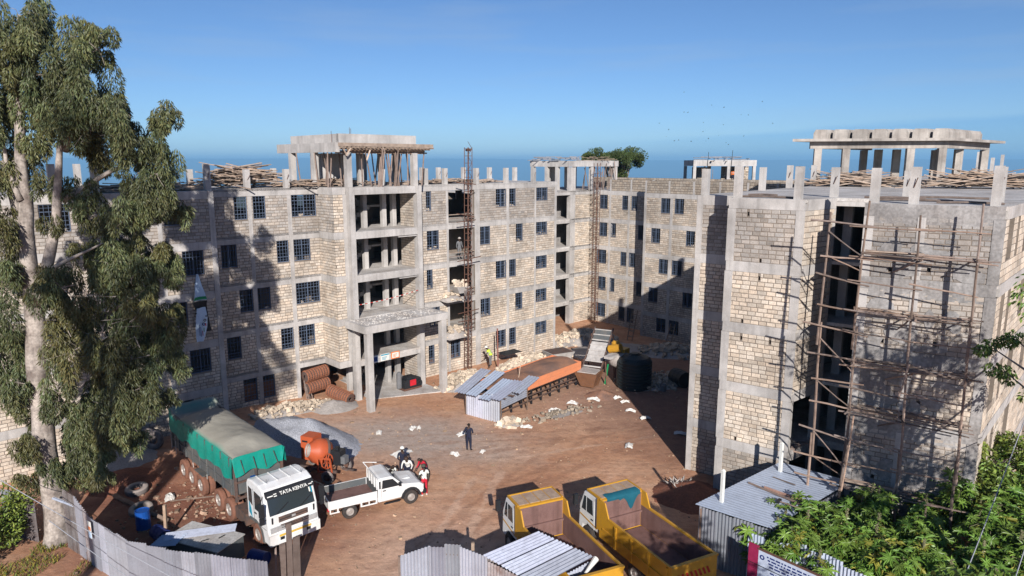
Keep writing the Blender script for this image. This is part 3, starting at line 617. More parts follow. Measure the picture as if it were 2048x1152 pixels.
WR = {4: [(3.09, 4.15), (4.67, 5.72), (8.2, 9.3)], 3: [(2.03, 3.12), (6.09, 7.07)], 2: [(3.07, 4.15), (4.6, 5.75), (8.2, 9.3)], 1: [(1.96, 3.07), (6.01, 7.05)], 0: [(3.06, 4.15), (4.58, 5.67), (8.2, 9.3)]}
for k in range(5):
    zb = ff(k) if k else -2.4; zt = ff(k + 1) - .45; g = .86 if k == 4 else .96
    hl = [(a + 7.5, b + 7.5, ff(k) + 1.06, ff(k) + 2.54) for a, b in WL[k]]; fl.wall(zb, zt, hl, grade=g * .95, grey=.1)
    for h in hl: fl.window(*h)
    hr = [(a - 1.1, b - 1.1, ff(k) + 1.12, ff(k) + 2.6) for a, b in WR[k]]; fr.wall(zb, zt, hr, grade=g * .95, grey=.1, x1=14)
    for h in hr: fr.window(*h)
    ft.wall(zb, zt, grade=g * 1.05); fret.wall(zb, zt, stones=False)
    for sg in (fl, fr): sg.beam(ff(k + 1) - .45, ff(k + 1))
    ft.beam(ff(k + 1) - .45, ff(k + 1), .0, 3.33); fret.beam(ff(k + 1) - .45, ff(k + 1), .3, 1.75)
    bayt.beam(ff(k + 1) - .45, ff(k + 1), 0, 9.95)
    if k < 4:
        mb = MB()
        for i in range(9): mb.box(6.2 + .28 * i, 6.5 + .28 * i, 1.2, 2.4, ff(k) + .17 * i - .2, ff(k) + .17 * (i + 1), mtx=bayt.F)
        obj('stairs', mb, 'concrete', FWI.e)
    for x in (5.6, 8.2): bayt.col(x, x + .35, ff(k) + .01, ff(k + 1) - .45, proud=-1.6, depth=1.95)
zF = ff(5)
fl.col(2.65, 2.9, -2, zF - .46); fl.col(5.2, 5.45, -2, zF - .46); fr.col(.0, .28, -2, zF + .006); fr.col(3.08, 3.4, -2, zF - .46); fr.col(6.2, 6.45, -2, zF - .46); fr.col(9.4, 9.7, -2, zF - .46)
ft.col(-.05, .75, -2, zF + 2.5, proud=.02, depth=.5)
for k in range(1, 6):
    slab_of(FWI, [tuple(PL(s, d)) for s, d in ((30.85, -7.48), (44.08, -7.48), (44.13, 1.1), (42.33, 1.12), (42.33, 24), (54, 24), (54, -17), (30.85, -17))], ff(k) - .15, ff(k) + .004, name='floor_slab' if k < 5 else 'roof_slab')
for p0, p1 in (((54, 24), (54, -17)), ((54, -17), (30.85, -17)), ((47.5, 22), (47.5, -7.4))):
    sg = Seg(FWI, PL(*p0), PL(*p1)); sg.wall(-2, zF - .16, stones=False)
sg = Seg(FWI, PL(32, -11), PL(44, -11)); sg.wall(-2, zF - .16, stones=False, m='plaster')
# brick parapet, dark mortar
for sg, x0, x1, off in ((fl, 2.7, 8.6, 0), (fr, .05, 22.5, 0)):
    sg.wall(zF + .006, zF + 1.2, x0=x0, x1=x1, grade=.62, grey=.0, m='darkmortar', ch=.24, sl=.36)
    x = x0
    while x < x1: sg.col(x, x + .2, zF + .007, zF + 1.22, proud=.02, depth=.2); x += 2.75
sg = Seg(FWI, PL(52, -14), PL(52, 24)); sg.wall(zF + .006, zF + 1.25, grade=.62, m='darkmortar', ch=.24, sl=.36)
sg = Seg(FWI, PL(52, 24), PL(42.5, 24)); sg.wall(zF + .006, zF + 1.2, grade=.62, m='darkmortar', ch=.24, sl=.36)
# shelter over the stair tower
p2 = Seg(FWI, PL(41.0, -14), PL(41.0, -7.35)); p2.beam(16.5, 17.15, proud=0, depth=.3)
p2f = Seg(FWI, PL(41.0, -7.35), PL(48.7, -7.35)); p2f.beam(16.52, 17.17, .3, None, proud=0, depth=.3)
mb = MB(); mb.prism([tuple(PL(s, d)) for s, d in ((41.05, -7.4), (48.6, -7.4), (48.6, -13.9), (41.05, -13.9))], 16.9, 17.1); obj('roof_slab', mb, 'slab', FWI.e)
for i in range(80):
    a = U(0, 1); s, d = (41.2 + U(-.4, .5), -13.8 + 6.2 * a) if i % 2 else (41.3 + 7 * a, -7.5 + U(-.5, .3))
    mb = MB(); g = U(.7, 1.3); ang = ANG + (U(-.15, .15) if i % 3 else 1.57)
    mb.box(-U(.3, .8), U(.3, .6), -.05, .05, 17.18 + (i % 5) * .09, 17.23 + (i % 5) * .09, 0, (g, g * .97, g * .93), frame(PL(s, d), ang)); obj('plank', mb, 'plank', FWI.e)
for s, d in ((41.2, -13.7), (41.2, -11.5), (41.2, -9.9), (44.2, -7.6), (48.4, -7.6), (45, -12), (47.5, -13)):
    mb = MB(); mb.box(-.19, .19, -.19, .19, zF + .006, 16.5, mtx=frame(PL(s, d), ANG)); obj('column', mb, 'concrete', FWI.e)
mb = MB(); mb.box(-.9, .9, -.1, .1, zF, 16.5, mtx=frame(PL(43.2, -12.6), ANG)); obj('wall', mb, 'concrete', FWI.e)
for i in range(20):
    s, d = U(43.2, 48.6), U(-8.5, -6.9); g = U(.7, 1.3)
    mb = MB(); mb.tube([(*PL(s, d), zF), (*PL(s + U(-.5, .5), d + U(-.5, .6)), U(15.6, 17.4))], .05, 5, tint=(g, g, g)); obj('prop', mb, 'pole', FWI.e)
# shelter at the far right end of the parapet
q3 = frame((21.6, 84.6), -.05)
def b3(name, x0, x1, y0, y1, z0, z1, m='concrete'):
    mb = MB(); mb.box(x0, x1, y0, y1, z0, z1, mtx=q3); return obj(name, mb, m, FWI.e)
b3('beam', 0, 7.4, 0, .3, 16.55, 17.25); b3('beam', 0, .3, .31, 6, 16.56, 17.24); b3('roof_slab', .4, 7.2, .32, 6, 16.9, 17.1)
for x, y in ((0, 0), (4.0, 0), (7.0, 0), (0, 5.6), (3, 5.6), (7, 5.6)): b3('column', x, x + .35, y + .02, y + .36, 13.2, 16.54)
sgx = Seg(FWI, (25.9, 87.8), (29.2, 87.6)); sgx.wall(13.3, 16.5, m='darkmortar', grade=.85, sl=.34)
sgx = Seg(FWI, (22.3, 87.8), (24.2, 87.7)); sgx.wall(13.3, 16.4, m='darkmortar', grade=.85, sl=.34)
for i in range(40):
    g = U(.6, 1.2); mb = MB(); x = U(.8, 6.6); mb.box(-.8, .8, -.05, .05, 17.1 + (i % 6) * .10, 17.15 + (i % 6) * .10, 0, (g, g * .97, g * .93), q3 @ frame((x, U(0, 1.2)), U(-.15, .15) if i % 3 else 1.5)); obj('plank', mb, 'plank', FWI.e)
for i in range(9):
    mb = MB(); x = U(.6, 2.6); mb.tube([q3 @ Vector((x, .6, 13.6)), q3 @ Vector((x + U(-.2, .2), .6, U(15.5, 16.8)))], .03, 5, tint=(1.2, 1.2, 1.2)); obj('prop', mb, 'pole', FWI.e)
for x, z in ((1.6, 18.2), (4.4, 18.4)):
    mb = MB(); mb.tube([q3 @ Vector((x, -.1, 16.0)), q3 @ Vector((x + .1, -.1, z))], .03, 5); obj('rebar', mb, 'black', FWI.e)
FWI.flush(lambda x, y: True)
# ------------------------------------------------------------------ right building
RB = Bld('tall stone building on the right with a dark stair bay behind pole scaffolding', (15, 33))
N0 = (9.75, 37.0); I0 = (11.7, 35.54); C0 = (10.54, 34.15); D0 = (13.37, 32.05); D2 = (15.6, 33.85); E0 = (17.37, 32.52); SL = (14.73, 29.35); SR = (18.95, 26.85); RW = (39.5, 49.0)
rn = Seg(RB, N0, I0); rci = Seg(RB, I0, C0); rc = Seg(RB, C0, D0); rd = Seg(RB, D0, D2); re = Seg(RB, D2, E0); rsi = Seg(RB, E0, SL); rs = Seg(RB, SL, SR); rr_ = Seg(RB, SR, RW); rl = Seg(RB, (38.0, 71.0), N0)
for k in range(5):
    zb = zf(k) if k else -1.6; zt = zf(k + 1) - .5; g, gy = (.70, .75) if k == 4 else (1.02, 0)
    vents = [(rnd.choice((.9, 1.6, 2.3)), 0, zb + .01 + .2 * rnd.choice((0, 11)), 0) for _ in range(2)]
    hv = [(a, a + .10, z, z + .19) for a, _, z, _ in vents] if k else []
    rn.wall(zb, zt, grade=g * .93 if k else .8, grey=gy)
    rc.wall(zb, zt, hv, grade=g if k else .70, grey=gy if k else .4, ch=.205)
    rci.wall(zb, zt, stones=False)
    if k > 1: rd.wall(zb, zt, grade=.92, grey=.1, ch=.26, sl=.5)
    rl.wall(zb, zt, stones=False)
    z0, z1 = zf(k + 1) - .5, zf(k + 1)
    rn.beam(z0, z1, .3, 2.42); rc.beam(z0, z1, .0, 3.5); rd.beam(z0, z1, .25, 2.85, proud=.02 if k != 0 else .02); rci.beam(z0, z1, .25, 1.55)
    if k in (0, 4): re.beam(z0 + .12, z1, .0, 2.1, proud=-.0)
    else: re.beam(z0 + .3, z1 - .01, 0, 2.1, proud=-1.0, depth=1.3)
    rsi.beam(z0, z1, .0, 3.8); rl.beam(z0, z1, .2)
    hs = [(a, a + .13, z, z + .2) for a, z in ((U(.9, 1.3), zf(k) + .25), (U(2.4, 3.6), zf(k) + (.35 if k != 2 else .8)))]
    rs.wall(zb, zt, hs, grade=(.62, .74, .88, .78, .60)[k], grey=(.7, .6, .25, .6, 1.0)[k], ch=.215)
    rs.beam(z0, z1, .0, 4.85, m='plaster'); rsi.wall(zb, zt, stones=False)
    hr = [(.75, 2.0, zf(k) + .9, zt), (2.9, 3.6, zf(k) + .9, zt), (5, 6.5, zf(k) + .9, zt), (9, 10.5, zf(k) + .9, zt)] if k % 2 == 0 else [(.9, 1.9, zf(k) + .7, zt), (2.6, 3.4, zf(k) + .7, zt), (6, 7.5, zf(k) + .9, zt)]
    rr_.wall(zb, zt, hr, x1=14, grade=.92, ch=.3, sl=.6); rr_.wall(zb, zt, x0=14, stones=False)
    rr_.beam(z0, z1, .28, None, proud=.03)
    for a, b in ((-.04, .36), (3.14, 3.54)): rc.col(a, b, zb - .01, zf(k + 1) - .51, proud=.03, depth=.36)
    rn.col(0, .32, zb - .01, zf(k + 1) + .004, proud=.03)
    rd.col(2.6, 2.87, zb, zf(k + 1) - .51, proud=.015, depth=.4)
    for a, b in ((.0, .38), (1.95, 2.25), (4.5, 4.9)): rs.col(a, b, zb - .01, zf(k + 1) - .51, proud=.035 if a else .03, depth=.36, m='concrete' if a < 4 else 'plaster')
    # patches of render left on the scaffolded wall
    rs.beam(z0 - .30, z0 - .002, .39, 4.49, proud=.017, depth=.1, m='plaster', name='render_band')
    for _ in range(11 if k > 2 else 10):
        mb = MB(); x = U(.4, 4.0); z = U(zb + .1, zt - .5); w, h = U(.4, 1.5), U(.2, 1.0); n = 11
        pts = [(x + w * .5 * math.cos(6.283 * i / n) * U(.7, 1.25), z + h * .5 * math.sin(6.283 * i / n) * U(.7, 1.25)) for i in range(n)]
        pts = [(max(.4, min(4.45, a)), max(zb, min(zt, b))) for a, b in pts]
        mb.profile(pts, -.032 - .001 * _, -.003); mb.xf(rs.F); obj('render_patch', mb, 'plaster', RB.e)
fp = [N0, (11.72, 35.56), (10.57, 34.15), (13.37, 32.08), (15.55, 33.85), (17.35, 32.55), (14.76, 29.36), (18.93, 26.88), (39.4, 49), (58, 66), (58, 90), (52, 92), (38, 71)]
for k in range(0, 6): slab_of(RB, fp, zf(k) - .155 if k else -.9, zf(k) + .004 if k else .02, name='roof_slab' if k == 5 else 'floor_slab')
for p0, p1 in (((24, 42), (16.2, 36.5)), ((21.5, 32), (24, 42)), ((19, 34.2), (24.5, 36))):
    sg = Seg(RB, p0, p1); sg.wall(-1, zT - .17, stones=False, m='plaster')
for k in range(5):
    for p in ((16.9, 35.2), (18.3, 34.2), (19.5, 38)):
        mb = MB(); mb.box(-.2, .2, -.2, .2, zf(k) + .006, zf(k + 1) - .16, mtx=frame(p, -.65)); obj('column', mb, 'concrete', RB.e)
for i in range(8):                                               # loose poles lying on the low landing
    mb = MB(); g = U(.7, 1.2); mb.tube([rd.P(.4 + i * .16, U(.1, .4), zf(1) + .05), rd.P(.6 + i * .22, -.06, zf(1) + .04)], .035, 5, tint=(g, g, g)); obj('pole', mb, 'pole', RB.e)
RA = -.645
for p, h in (((10.15, 37.05), 1.35), ((10.95, 34.2), 1.5), ((15.27, 43.14), 1.4), ((18.61, 47.49), 1.5), ((13.2, 32.5), 1.5), ((21.99, 51.66), 1.5), ((15.75, 34.5), 1.45), ((15.3, 29.75), 1.45), ((18.66, 33.33), 1.3), ((16.4, 28.75), 1.5), ((18.9, 27.5), 1.55), ((20.2, 29.2), 1.5), ((12.9, 40.2), 1.4), ((23, 57), 1.4), ((57, 87), 3.0), ((56.5, 82), 2.6), ((50, 74), 2.2), ((46, 70), 2.4), ((36, 60), 1.4), ((41, 62), 1.6)):
    stub(RB, p, RA, zT, h)
# rooftop pavilion
q4 = Matrix.Translation((0, 0, 0)); pA = Vector((22.2, 52.2)); pB = Vector((30.4, 50.2)); pD = Vector((37.6, 56.6))
def col4(p, w=.5): 
    mb = MB(); mb.box(-w / 2, w / 2, -w / 2, w / 2, zT + .006, 17.92, mtx=frame(p, -.25)); obj('column', mb, 'oldconcrete', RB.e)
pC = pA + (pD - pB)
ex = (pB - pA).normalized(); ey = (pD - pB).normalized()
for f in (.02, .245, .745, .985): col4(pA.lerp(pB, f))
for f in (.30, .45, .80, .95): col4(pA.lerp(pB, f) + ey * 4.6)
col4(pD - ey * .3); col4(pA + ey * 8.5); col4(pA.lerp(pB, .6) + ey * 9)
PVS = Seg(RB, pA - ex * .25 - ey * .25, pB + ex * .25 - ey * .25); PVS.beam(17.93, 18.42, proud=0, depth=.45, m='oldconcrete')
PVR = Seg(RB, pB + ex * .25 - ey * .2, pD + ex * .25); PVR.beam(17.935, 18.415, .0, None, proud=0, depth=.45, m='oldconcrete')
PVL = Seg(RB, pC - ex * .25, pA - ex * .25 + ey * .2); PVL.beam(17.935, 18.415, proud=0, depth=.45, m='oldconcrete')
mb = MB(); mb.prism([tuple(p) for p in (pA - ex * 1.15 - ey * 1.0, pB + ex * .9 - ey * 1.0, pD + ex * 1.1 + ey * .8, pC - ex * 1.0 + ey * .8)], 18.43, 18.62); obj('roof_slab', mb, 'oldconcrete', RB.e)
for i in range(7):
    p = pA.lerp(pB, .03 + .155 * i) + ey * .1; ln = 7.6
    mb = MB(); prof = [(-.5, 18.622), (.5, 18.622), (.5, 19.05), (.36, 19.3), (-.36, 19.3), (-.5, 19.05)]
    mb.profile(prof, 0, ln); mb.xf(Matrix.Translation((p.x, p.y, 0)) @ Matrix(((ex.x, ey.x, 0, 0), (ex.y, ey.y, 0, 0), (0, 0, 1, 0), (0, 0, 0, 1)))); obj('upstand', mb, 'oldconcrete', RB.e)
RB.flush(lambda x, y: True)
# ------------------------------------------------------------------ trees and plants
def blade(mb, p, d, l, w, tint, up=Vector((0, 0, 1))):          # one narrow leaf, slightly folded along its midrib
    d = d.normalized(); a = rnd.uniform(0, 6.283); sd = d.cross(Vector((math.cos(a), math.sin(a), .3))).normalized()
    nn = d.cross(sd) * (w * .25); m = p + d * (l * .45)
    mb.add([tuple(p), tuple(m + sd * w + nn), tuple(p + d * l), tuple(m - sd * w + nn)], [(0, 1, 2, 3)], 0, tint)
def clump(mb, c, r, n, l=(.2, .32), w=.026, droop=1.0, sq=1.15, base=1.0, hue=0.0):
    c = Vector(c)
    for _ in range(n):
        while True:
            v = Vector((U(-1, 1), U(-1, 1), U(-1, 1)))
            if .05 < v.length < 1: break
        v = v.normalized() * (v.length ** .45)
        q = c + Vector((v.x * r, v.y * r, v.z * r * sq)) + Vector((0, 0, .18 * r * mnoise.noise(v * 3 + c)))
        d = Vector((v.x * .5 + U(-.5, .5), v.y * .5 + U(-.5, .5), -droop + U(-.35, .55)))
        g = base * U(.65, 1.4); h = hue + U(-.1, .25)
        blade(mb, q, d, U(*l), w * U(.8, 1.3), (g * (1 + h), g, g * (1 - h * .5)))
def gum():
    t = thing('eucalyptus_tree', 'tall eucalyptus with drooping foliage and a pale forked trunk rising through the tin fence', 'tree', (-20.55, 29.1, 0))
    mb = MB()
    def wob(pts, y0, y1, ra, rb, n=9):
        out = []; rad = []; k = len(pts)
        for i, (x, z) in enumerate(pts):
            f = i / (k - 1); out.append((x, y0 + (y1 - y0) * f, z)); rad.append(ra + (rb - ra) * f)
        fine = []; fr = []
        for i in range(k - 1):
            for j in range(3):
                f = j / 3; a = Vector(out[i]).lerp(Vector(out[i + 1]), f); rr = rad[i] + (rad[i + 1] - rad[i]) * f
                fine.append(a + Vector((mnoise.noise(a * .9), mnoise.noise(a * .9 + Vector((9, 0, 0))), 0)) * rr * .25); fr.append(rr * (1 + .10 * mnoise.noise(a * 1.7)))
        fine.append(Vector(out[-1])); fr.append(rad[-1]); mb.tube(fine, fr, n)
    wob([(-20.55, -.3), (-20.6, .4), (-20.75, 1.6), (-21.0, 4.2), (-21.12, 6.8), (-21.17, 9.0), (-21.15, 11.2)], 29.1, 30.4, .56, .36, 12)
    wob([(-21.15, 11.0), (-21.26, 13.6), (-21.2, 15.3), (-21.18, 17.2), (-21.0, 20.5), (-20.6, 23)], 30.4, 30.9, .38, .12)
    wob([(-20.95, 10.8), (-20.3, 12.4), (-19.6, 14.5), (-19.35, 15.8), (-19.0, 17.5), (-17.9, 20.5)], 30.3, 29.9, .29, .08)
    wob([(-21.26, 13.4), (-21.75, 14.9), (-22.3, 17)], 30.4, 31.2, .26, .10)
    for pts in ([(-21.1, 11.85), (-19.6, 12.6), (-17.6, 13.5)], [(-21.1, 6.3), (-19.3, 8.2), (-17.4, 9.6)], [(-21.1, 8.7), (-18.2, 10.1), (-15.9, 11.5)], [(-21.2, 15.3), (-21.7, 17), (-21.8, 18)], [(-19.35, 15.3), (-17.4, 16.5), (-15.6, 17.3)], [(-19, 17.4), (-17.1, 20.6)], [(-21.2, 9.5), (-22.5, 10.0), (-23.4, 9.6)], [(-21.1, 6.4), (-22.3, 7.4), (-23, 7)], [(-20.9, 5.2), (-19.4, 6.6), (-18, 6.6)]):
        wob(pts, 30.35, 30.35 + U(-1.4, .8), .15, .035, 6)
    obj('trunk', mb, 'bark', t, smooth=True)
    CL = [(-20.67, 22.93, 1.24), (-21.18, 21.34, 1.35), (-19.72, 21.34, 1.24), (-18.21, 21.74, 1.01), (-17.08, 21.64, 1.01), (-19.0, 20.34, 1.35), (-17.55, 20.13, 1.35), (-20.33, 19.73, 1.35), (-18.74, 18.91, 1.35), (-17.19, 18.49, 1.12), (-21.31, 18.7, 1.35), (-21.6, 16.9, 1.0), (-18.4, 17.66, .95), (-17.6, 17.2, 0.9), (-15.96, 19.11, 0.79), (-15.12, 19.01, 0.79), (-15.76, 17.87, 1.01), (-15.07, 17.24, 0.9), (-16.51, 17.87, 0.79), (-15.79, 16.39, 1.01), (-14.82, 16.39, 0.68), (-15.24, 15.33, 1.01), (-14.73, 14.89, 0.63), (-15.73, 14.68, 0.9), (-16.32, 15.33, 0.6), (-18.46, 15.54, 0.8), (-18.2, 14.46, 0.7), (-17.14, 13.4, .9), (-18.06, 13.0, .9), (-16.09, 13.0, .95), (-17.05, 12.26, 1.12), (-15.75, 12.04, 1.01), (-19.5, 12.0, .8), (-18.86, 11.6, 1.01), (-15.41, 10.91, 0.79), (-17.45, 10.46, 1.35), (-16.17, 9.78, 1.24), (-15.38, 8.62, 0.9), (-18.5, 8.86, 1.24), (-17.0, 8.16, 1.35), (-15.95, 7.22, 1.01), (-15.15, 10.01, 0.56), (-18.27, 6.75, 1.24), (-16.72, 6.27, 1.01), (-17.73, 5.31, 1.01), (-19.53, 7.69, .9), (-19.53, 9.78, .9), (-19.3, 5.3, .95), (-18.33, 3.86, 0.68), (-20.3, 4.35, .9), (-19.6, 2.9, .95), (-20.4, 2.6, .7), (-22.16, 4.59, 0.68), (-21.92, 13.81, 1.0), (-22.5, 11.82, 1.12), (-22.5, 10.01, 1.12), (-22.63, 8.16, 1.12), (-22.2, 7.0, .9), (-22.64, 6.27, 0.9), (-21.9, 5.5, 0.7), (-22.5, 15.33, 1.0), (-19.2, 2.6, 0.6), (-22.25, 3.86, 0.6), (-15.0, 11.82, 0.45), (-15.11, 7.81, 0.5), (-18.9, 4.3, .7), (-17.2, 4.4, .5), (-19.9, 14.2, .5), (-22.6, 18, 1.2), (-22.8, 20.5, 1.3), (-22.5, 22.6, 1.2), (-16.6, 11.2, .9), (-17.6, 9.3, 1.0), (-16.4, 8.4, .9), (-18.4, 7.9, .9), (-17.2, 7.0, .9), (-19.0, 6.3, .8), (-18.0, 4.6, .8), (-17.0, 5.6, .7), (-15.3, 9.3, .6), (-15.4, 6.6, .5), (-19.6, 4.2, .8), (-19.0, 9.8, .7), (-20.0, 8.6, .7), (-20.2, 6.4, .6), (-18.6, 10.6, .9), (-17.2, 14.4, .7), (-19.2, 12.8, .6), (-20.2, 3.2, .7), (-16.2, 12.2, .8), (-21.6, 12.4, .8), (-21.8, 9.0, .8), (-18.2, 18.6, .9), (-17.0, 19.2, .9), (-19.6, 19.2, .9), (-20.6, 20.8, .9), (-21.2, 4.6, .6), (-20.7, 3.3, .6), (-21.4, 7.2, .6), (-20.4, 11.6, .7), (-21.9, 16.2, .8), (-20.6, 17.6, .7), (-19.9, 15.8, .7), (-22.0, 19.4, 1.0), (-21.6, 2.9, .6)]
    lf = MB(); tw = MB()
    for i, (x, z, r) in enumerate(CL):
        y = 30.2 + U(-1.5, 1.2); b = U(.78, 1.2); h = rnd.choice((0, 0, .1, .22))
        r *= .90
        for _ in range(11):
            o = Vector((U(-1, 1), U(-1, 1), U(-.9, .9))) * r * .85
            if o.length > r * 1.05 or rnd.random() < .16: continue
            clump(lf, (x + o.x, y + o.y, z + o.z), r * U(.22, .42), int(430 * r * r) + 35, l=(.15, .27), w=.021, base=b * U(.7, 1.25), hue=h + U(-.03, .06), sq=U(1.5, 2.5))
        for _ in range(4):
            e = Vector((x + U(-.8, .8) * r, y + U(-.6, .6) * r, z + U(-.9, .8) * r))
            tw.tube([(x + U(-.3, .3), y, z + U(-.2, .4)), (x * .5 + e.x * .5 + U(-.1, .1), e.y * .5 + y * .5, (z + e.z) / 2 + .1), e], [.022, .014, .006], 4, cap=False)
    obj('crown', lf, 'gumleaf', t, kind='stuff'); obj('twigs', tw, 'bark', t, kind='stuff')
    # bare twiggy bits in the lower crown
    bt = MB()
    for _ in range(46):
        p = Vector((U(-20, -15.6), U(28.6, 30.2), U(5.5, 12.5)))
        bt.tube([p, p + Vector((U(-.5, .5), U(-.3, .2), U(-.1, .5))), p + Vector((U(-.9, .9), U(-.5, .2), U(-.2, .7)))], [.02, .013, .006], 4, cap=False)
    obj('dead_twigs', bt, 'bark', t, kind='stuff')
gum()
def shade_tree(name, label, base, h, clumps, leafm, n=420, lw=(.16, .28), w=.045, droop=.25):
    t = thing(name, label, 'tree', base); mb = MB(); b = Vector(base)
    mb.tube([b + Vector((0, 0, -.3)), b + Vector((.1, .05, h * .4)), b + Vector((.05, .1, h * .75))], [.28, .22, .12], 8)
    lf = MB()
    for (x, y, z, r) in clumps:
        mb.tube([b + Vector((.08, .05, h * U(.4, .7))), ((b.x + x) / 2, (b.y + y) / 2, z - .4), (x, y, z)], [.10, .06, .02], 5)
        for _ in range(3):
            o = Vector((U(-.6, .6), U(-.6, .6), U(-.5, .5))) * r
            clump(lf, (x + o.x, y + o.y, z + o.z), r * .6, n // 3, l=lw, w=w, droop=droop, sq=.85, base=U(.8, 1.2), hue=U(0, .15))
    obj('trunk', mb, 'bark', t, smooth=True); obj('crown', lf, leafm, t, kind='stuff'); return t
# the tree at the right edge, only one branch of it reaches into the picture
CLR = [(17.7, 25, 10.2, .42), (18.3, 25.1, 9.3, .5), (18.6, 25.2, 10.5, .5), (19.2, 25, 8.8, .7), (19.8, 25.2, 10.4, .8)] + [(U(15.2, 19.6), U(16.2, 19.5), U(7.5, 14.5), U(.8, 1.2)) for _ in range(36)]
shade_tree('broadleaf_tree', 'leafy branch reaching in from the right edge in front of the plastered wall', (17.0, 18.2, 0), 12, CLR, 'leaf', n=330, lw=(.13, .22), w=.032, droop=.8)
# two unseen trees, added outside the picture to shade the left wing and tippers
shade_tree('eucalyptus_tree', 'unseen eucalyptus added outside the left edge to shade the left wing', (-15.5, 4, 0), 27, [(-15 + U(-2.2, 1.0) + .0, 4 + U(-2, 2), 24 + U(-2.5, 6), U(.7, 1.1)) for _ in range(16)] + [(-12.4 + U(-1.2, 1.6), 4 + U(-2, 2), 21.5 + U(-1.5, 3.0), U(.6, .9)) for _ in range(12)], 'gumleaf', n=420, lw=(.2, .32), w=.028, droop=1)
shade_tree('broadleaf_tree', 'unseen round broadleaf tree added below the lower edge to shade the right tipper', (8.6, 11.4, 0), 7, [(8.7 + U(-2.4, 2.8), 11.4 + U(-1.4, 1.2), U(4.5, 8.6), U(.8, 1.1)) for _ in range(34)], 'leaf', n=420, lw=(.14, .24), w=.045, droop=.4)
# flat topped acacia beyond the far wing
ac = [(9.9 + U(-.3, 7), 94 + U(-3, 3), 17.4 + U(-.3, .9), U(.7, 1.2)) for _ in range(26)] + [(15 + U(-1.5, 2.4), 95 + U(-2, 2), 15.4 + U(-1.2, 2.2), U(.6, 1.0)) for _ in range(16)] + [(10.2 + .8 * i, 94, 17.3 + .35 * math.sin(.4 * i), .8) for i in range(9)]
shade_tree('acacia_tree', 'flat topped dark green tree standing beyond the far wing roof', (14.3, 95, -1), 17, ac, 'acacia', n=360, lw=(.14, .26), w=.06, droop=0)
# castor oil plants along the right fence
def palm_leaf():
    mb = MB(); v = [(0, 0, 0)]; f = []
    n = 8
    for i in range(n):
        a = -2.5 + 5.0 * i / (n - 1); l = .5 * (1 - .28 * abs(a) / 2.5); wd = .34
        a0, a1 = a - wd, a + wd
        k = len(v)
        v += [(l * .36 * math.sin(a0), l * .36 * math.cos(a0), .0), (l * .72 * math.sin(a - .12), l * .72 * math.cos(a - .12), .03), (l * math.sin(a), l * math.cos(a), -.06), (l * .72 * math.sin(a + .12), l * .72 * math.cos(a + .12), .03), (l * .36 * math.sin(a1), l * .36 * math.cos(a1), .0)]
        f += [(0, k, k + 1, k + 2), (0, k + 2, k + 3, k + 4)]
    return v, f
PV, PFc = palm_leaf()
LEAFME = []
for i in range(10):
    g = U(.9, 1.75); h = U(-.12, .28) if i < 8 else .8; mb = MB(); mb.add(PV, PFc, 0, (g * (1 + h), g, g * .8)); LEAFME.append((mesh_of('leaf', mb, 'leaf'), (g * (1 + h), g, g * .8)))
CP = [(10.3, 26.0, 2.5, 'at the left end of the row, hanging over the shed wall'), (11.3, 25.6, 3.1, 'in front of the pale shed roof edge'), (12.4, 26.9, 3.5, 'growing up against the shed roof, with flower spikes'), (13.5, 25.3, 3.3, 'just behind the striped fence, second clump from its left end'),
      (12.5, 24.5, 2.7, 'nearest the sign, leaves over the fence top'), (14.7, 27.0, 3.7, 'behind the others, below the scaffold poles'), (15.9, 25.2, 3.7, 'in the middle of the thicket with pale yellow leaves'), (14.3, 23.7, 3.0, 'low at the bottom edge beside the fence corner'),
      (16.1, 23.3, 3.1, 'at the bottom edge left of the cables'), (17.6, 26.9, 4.3, 'broad dark one under the blue tin sheet'), (18.2, 24.5, 3.9, 'crossed by the two overhead cables'), (19.6, 26.0, 4.4, 'at the right edge below the white end wall'),
      (22.0, 28.4, 4.8, 'rearmost at the right edge against the white wall'), (16.9, 22.9, 3.1, 'in the bottom right corner left of centre'), (18.2, 23.3, 3.5, 'in the bottom right corner of the picture'), (15.6, 28.4, 3.1, 'low one at the foot of the scaffold'), (15.3, 22.3, 2.5, 'lowest at the bottom edge, half cut off'), (11.7, 27.6, 2.7, 'short one beside the hammer on the shed roof'),
      (20.9, 27.4, 4.5, 'cut by the right edge, light green'), (19.3, 24.4, 3.9, 'cut by the right edge below the cables')]
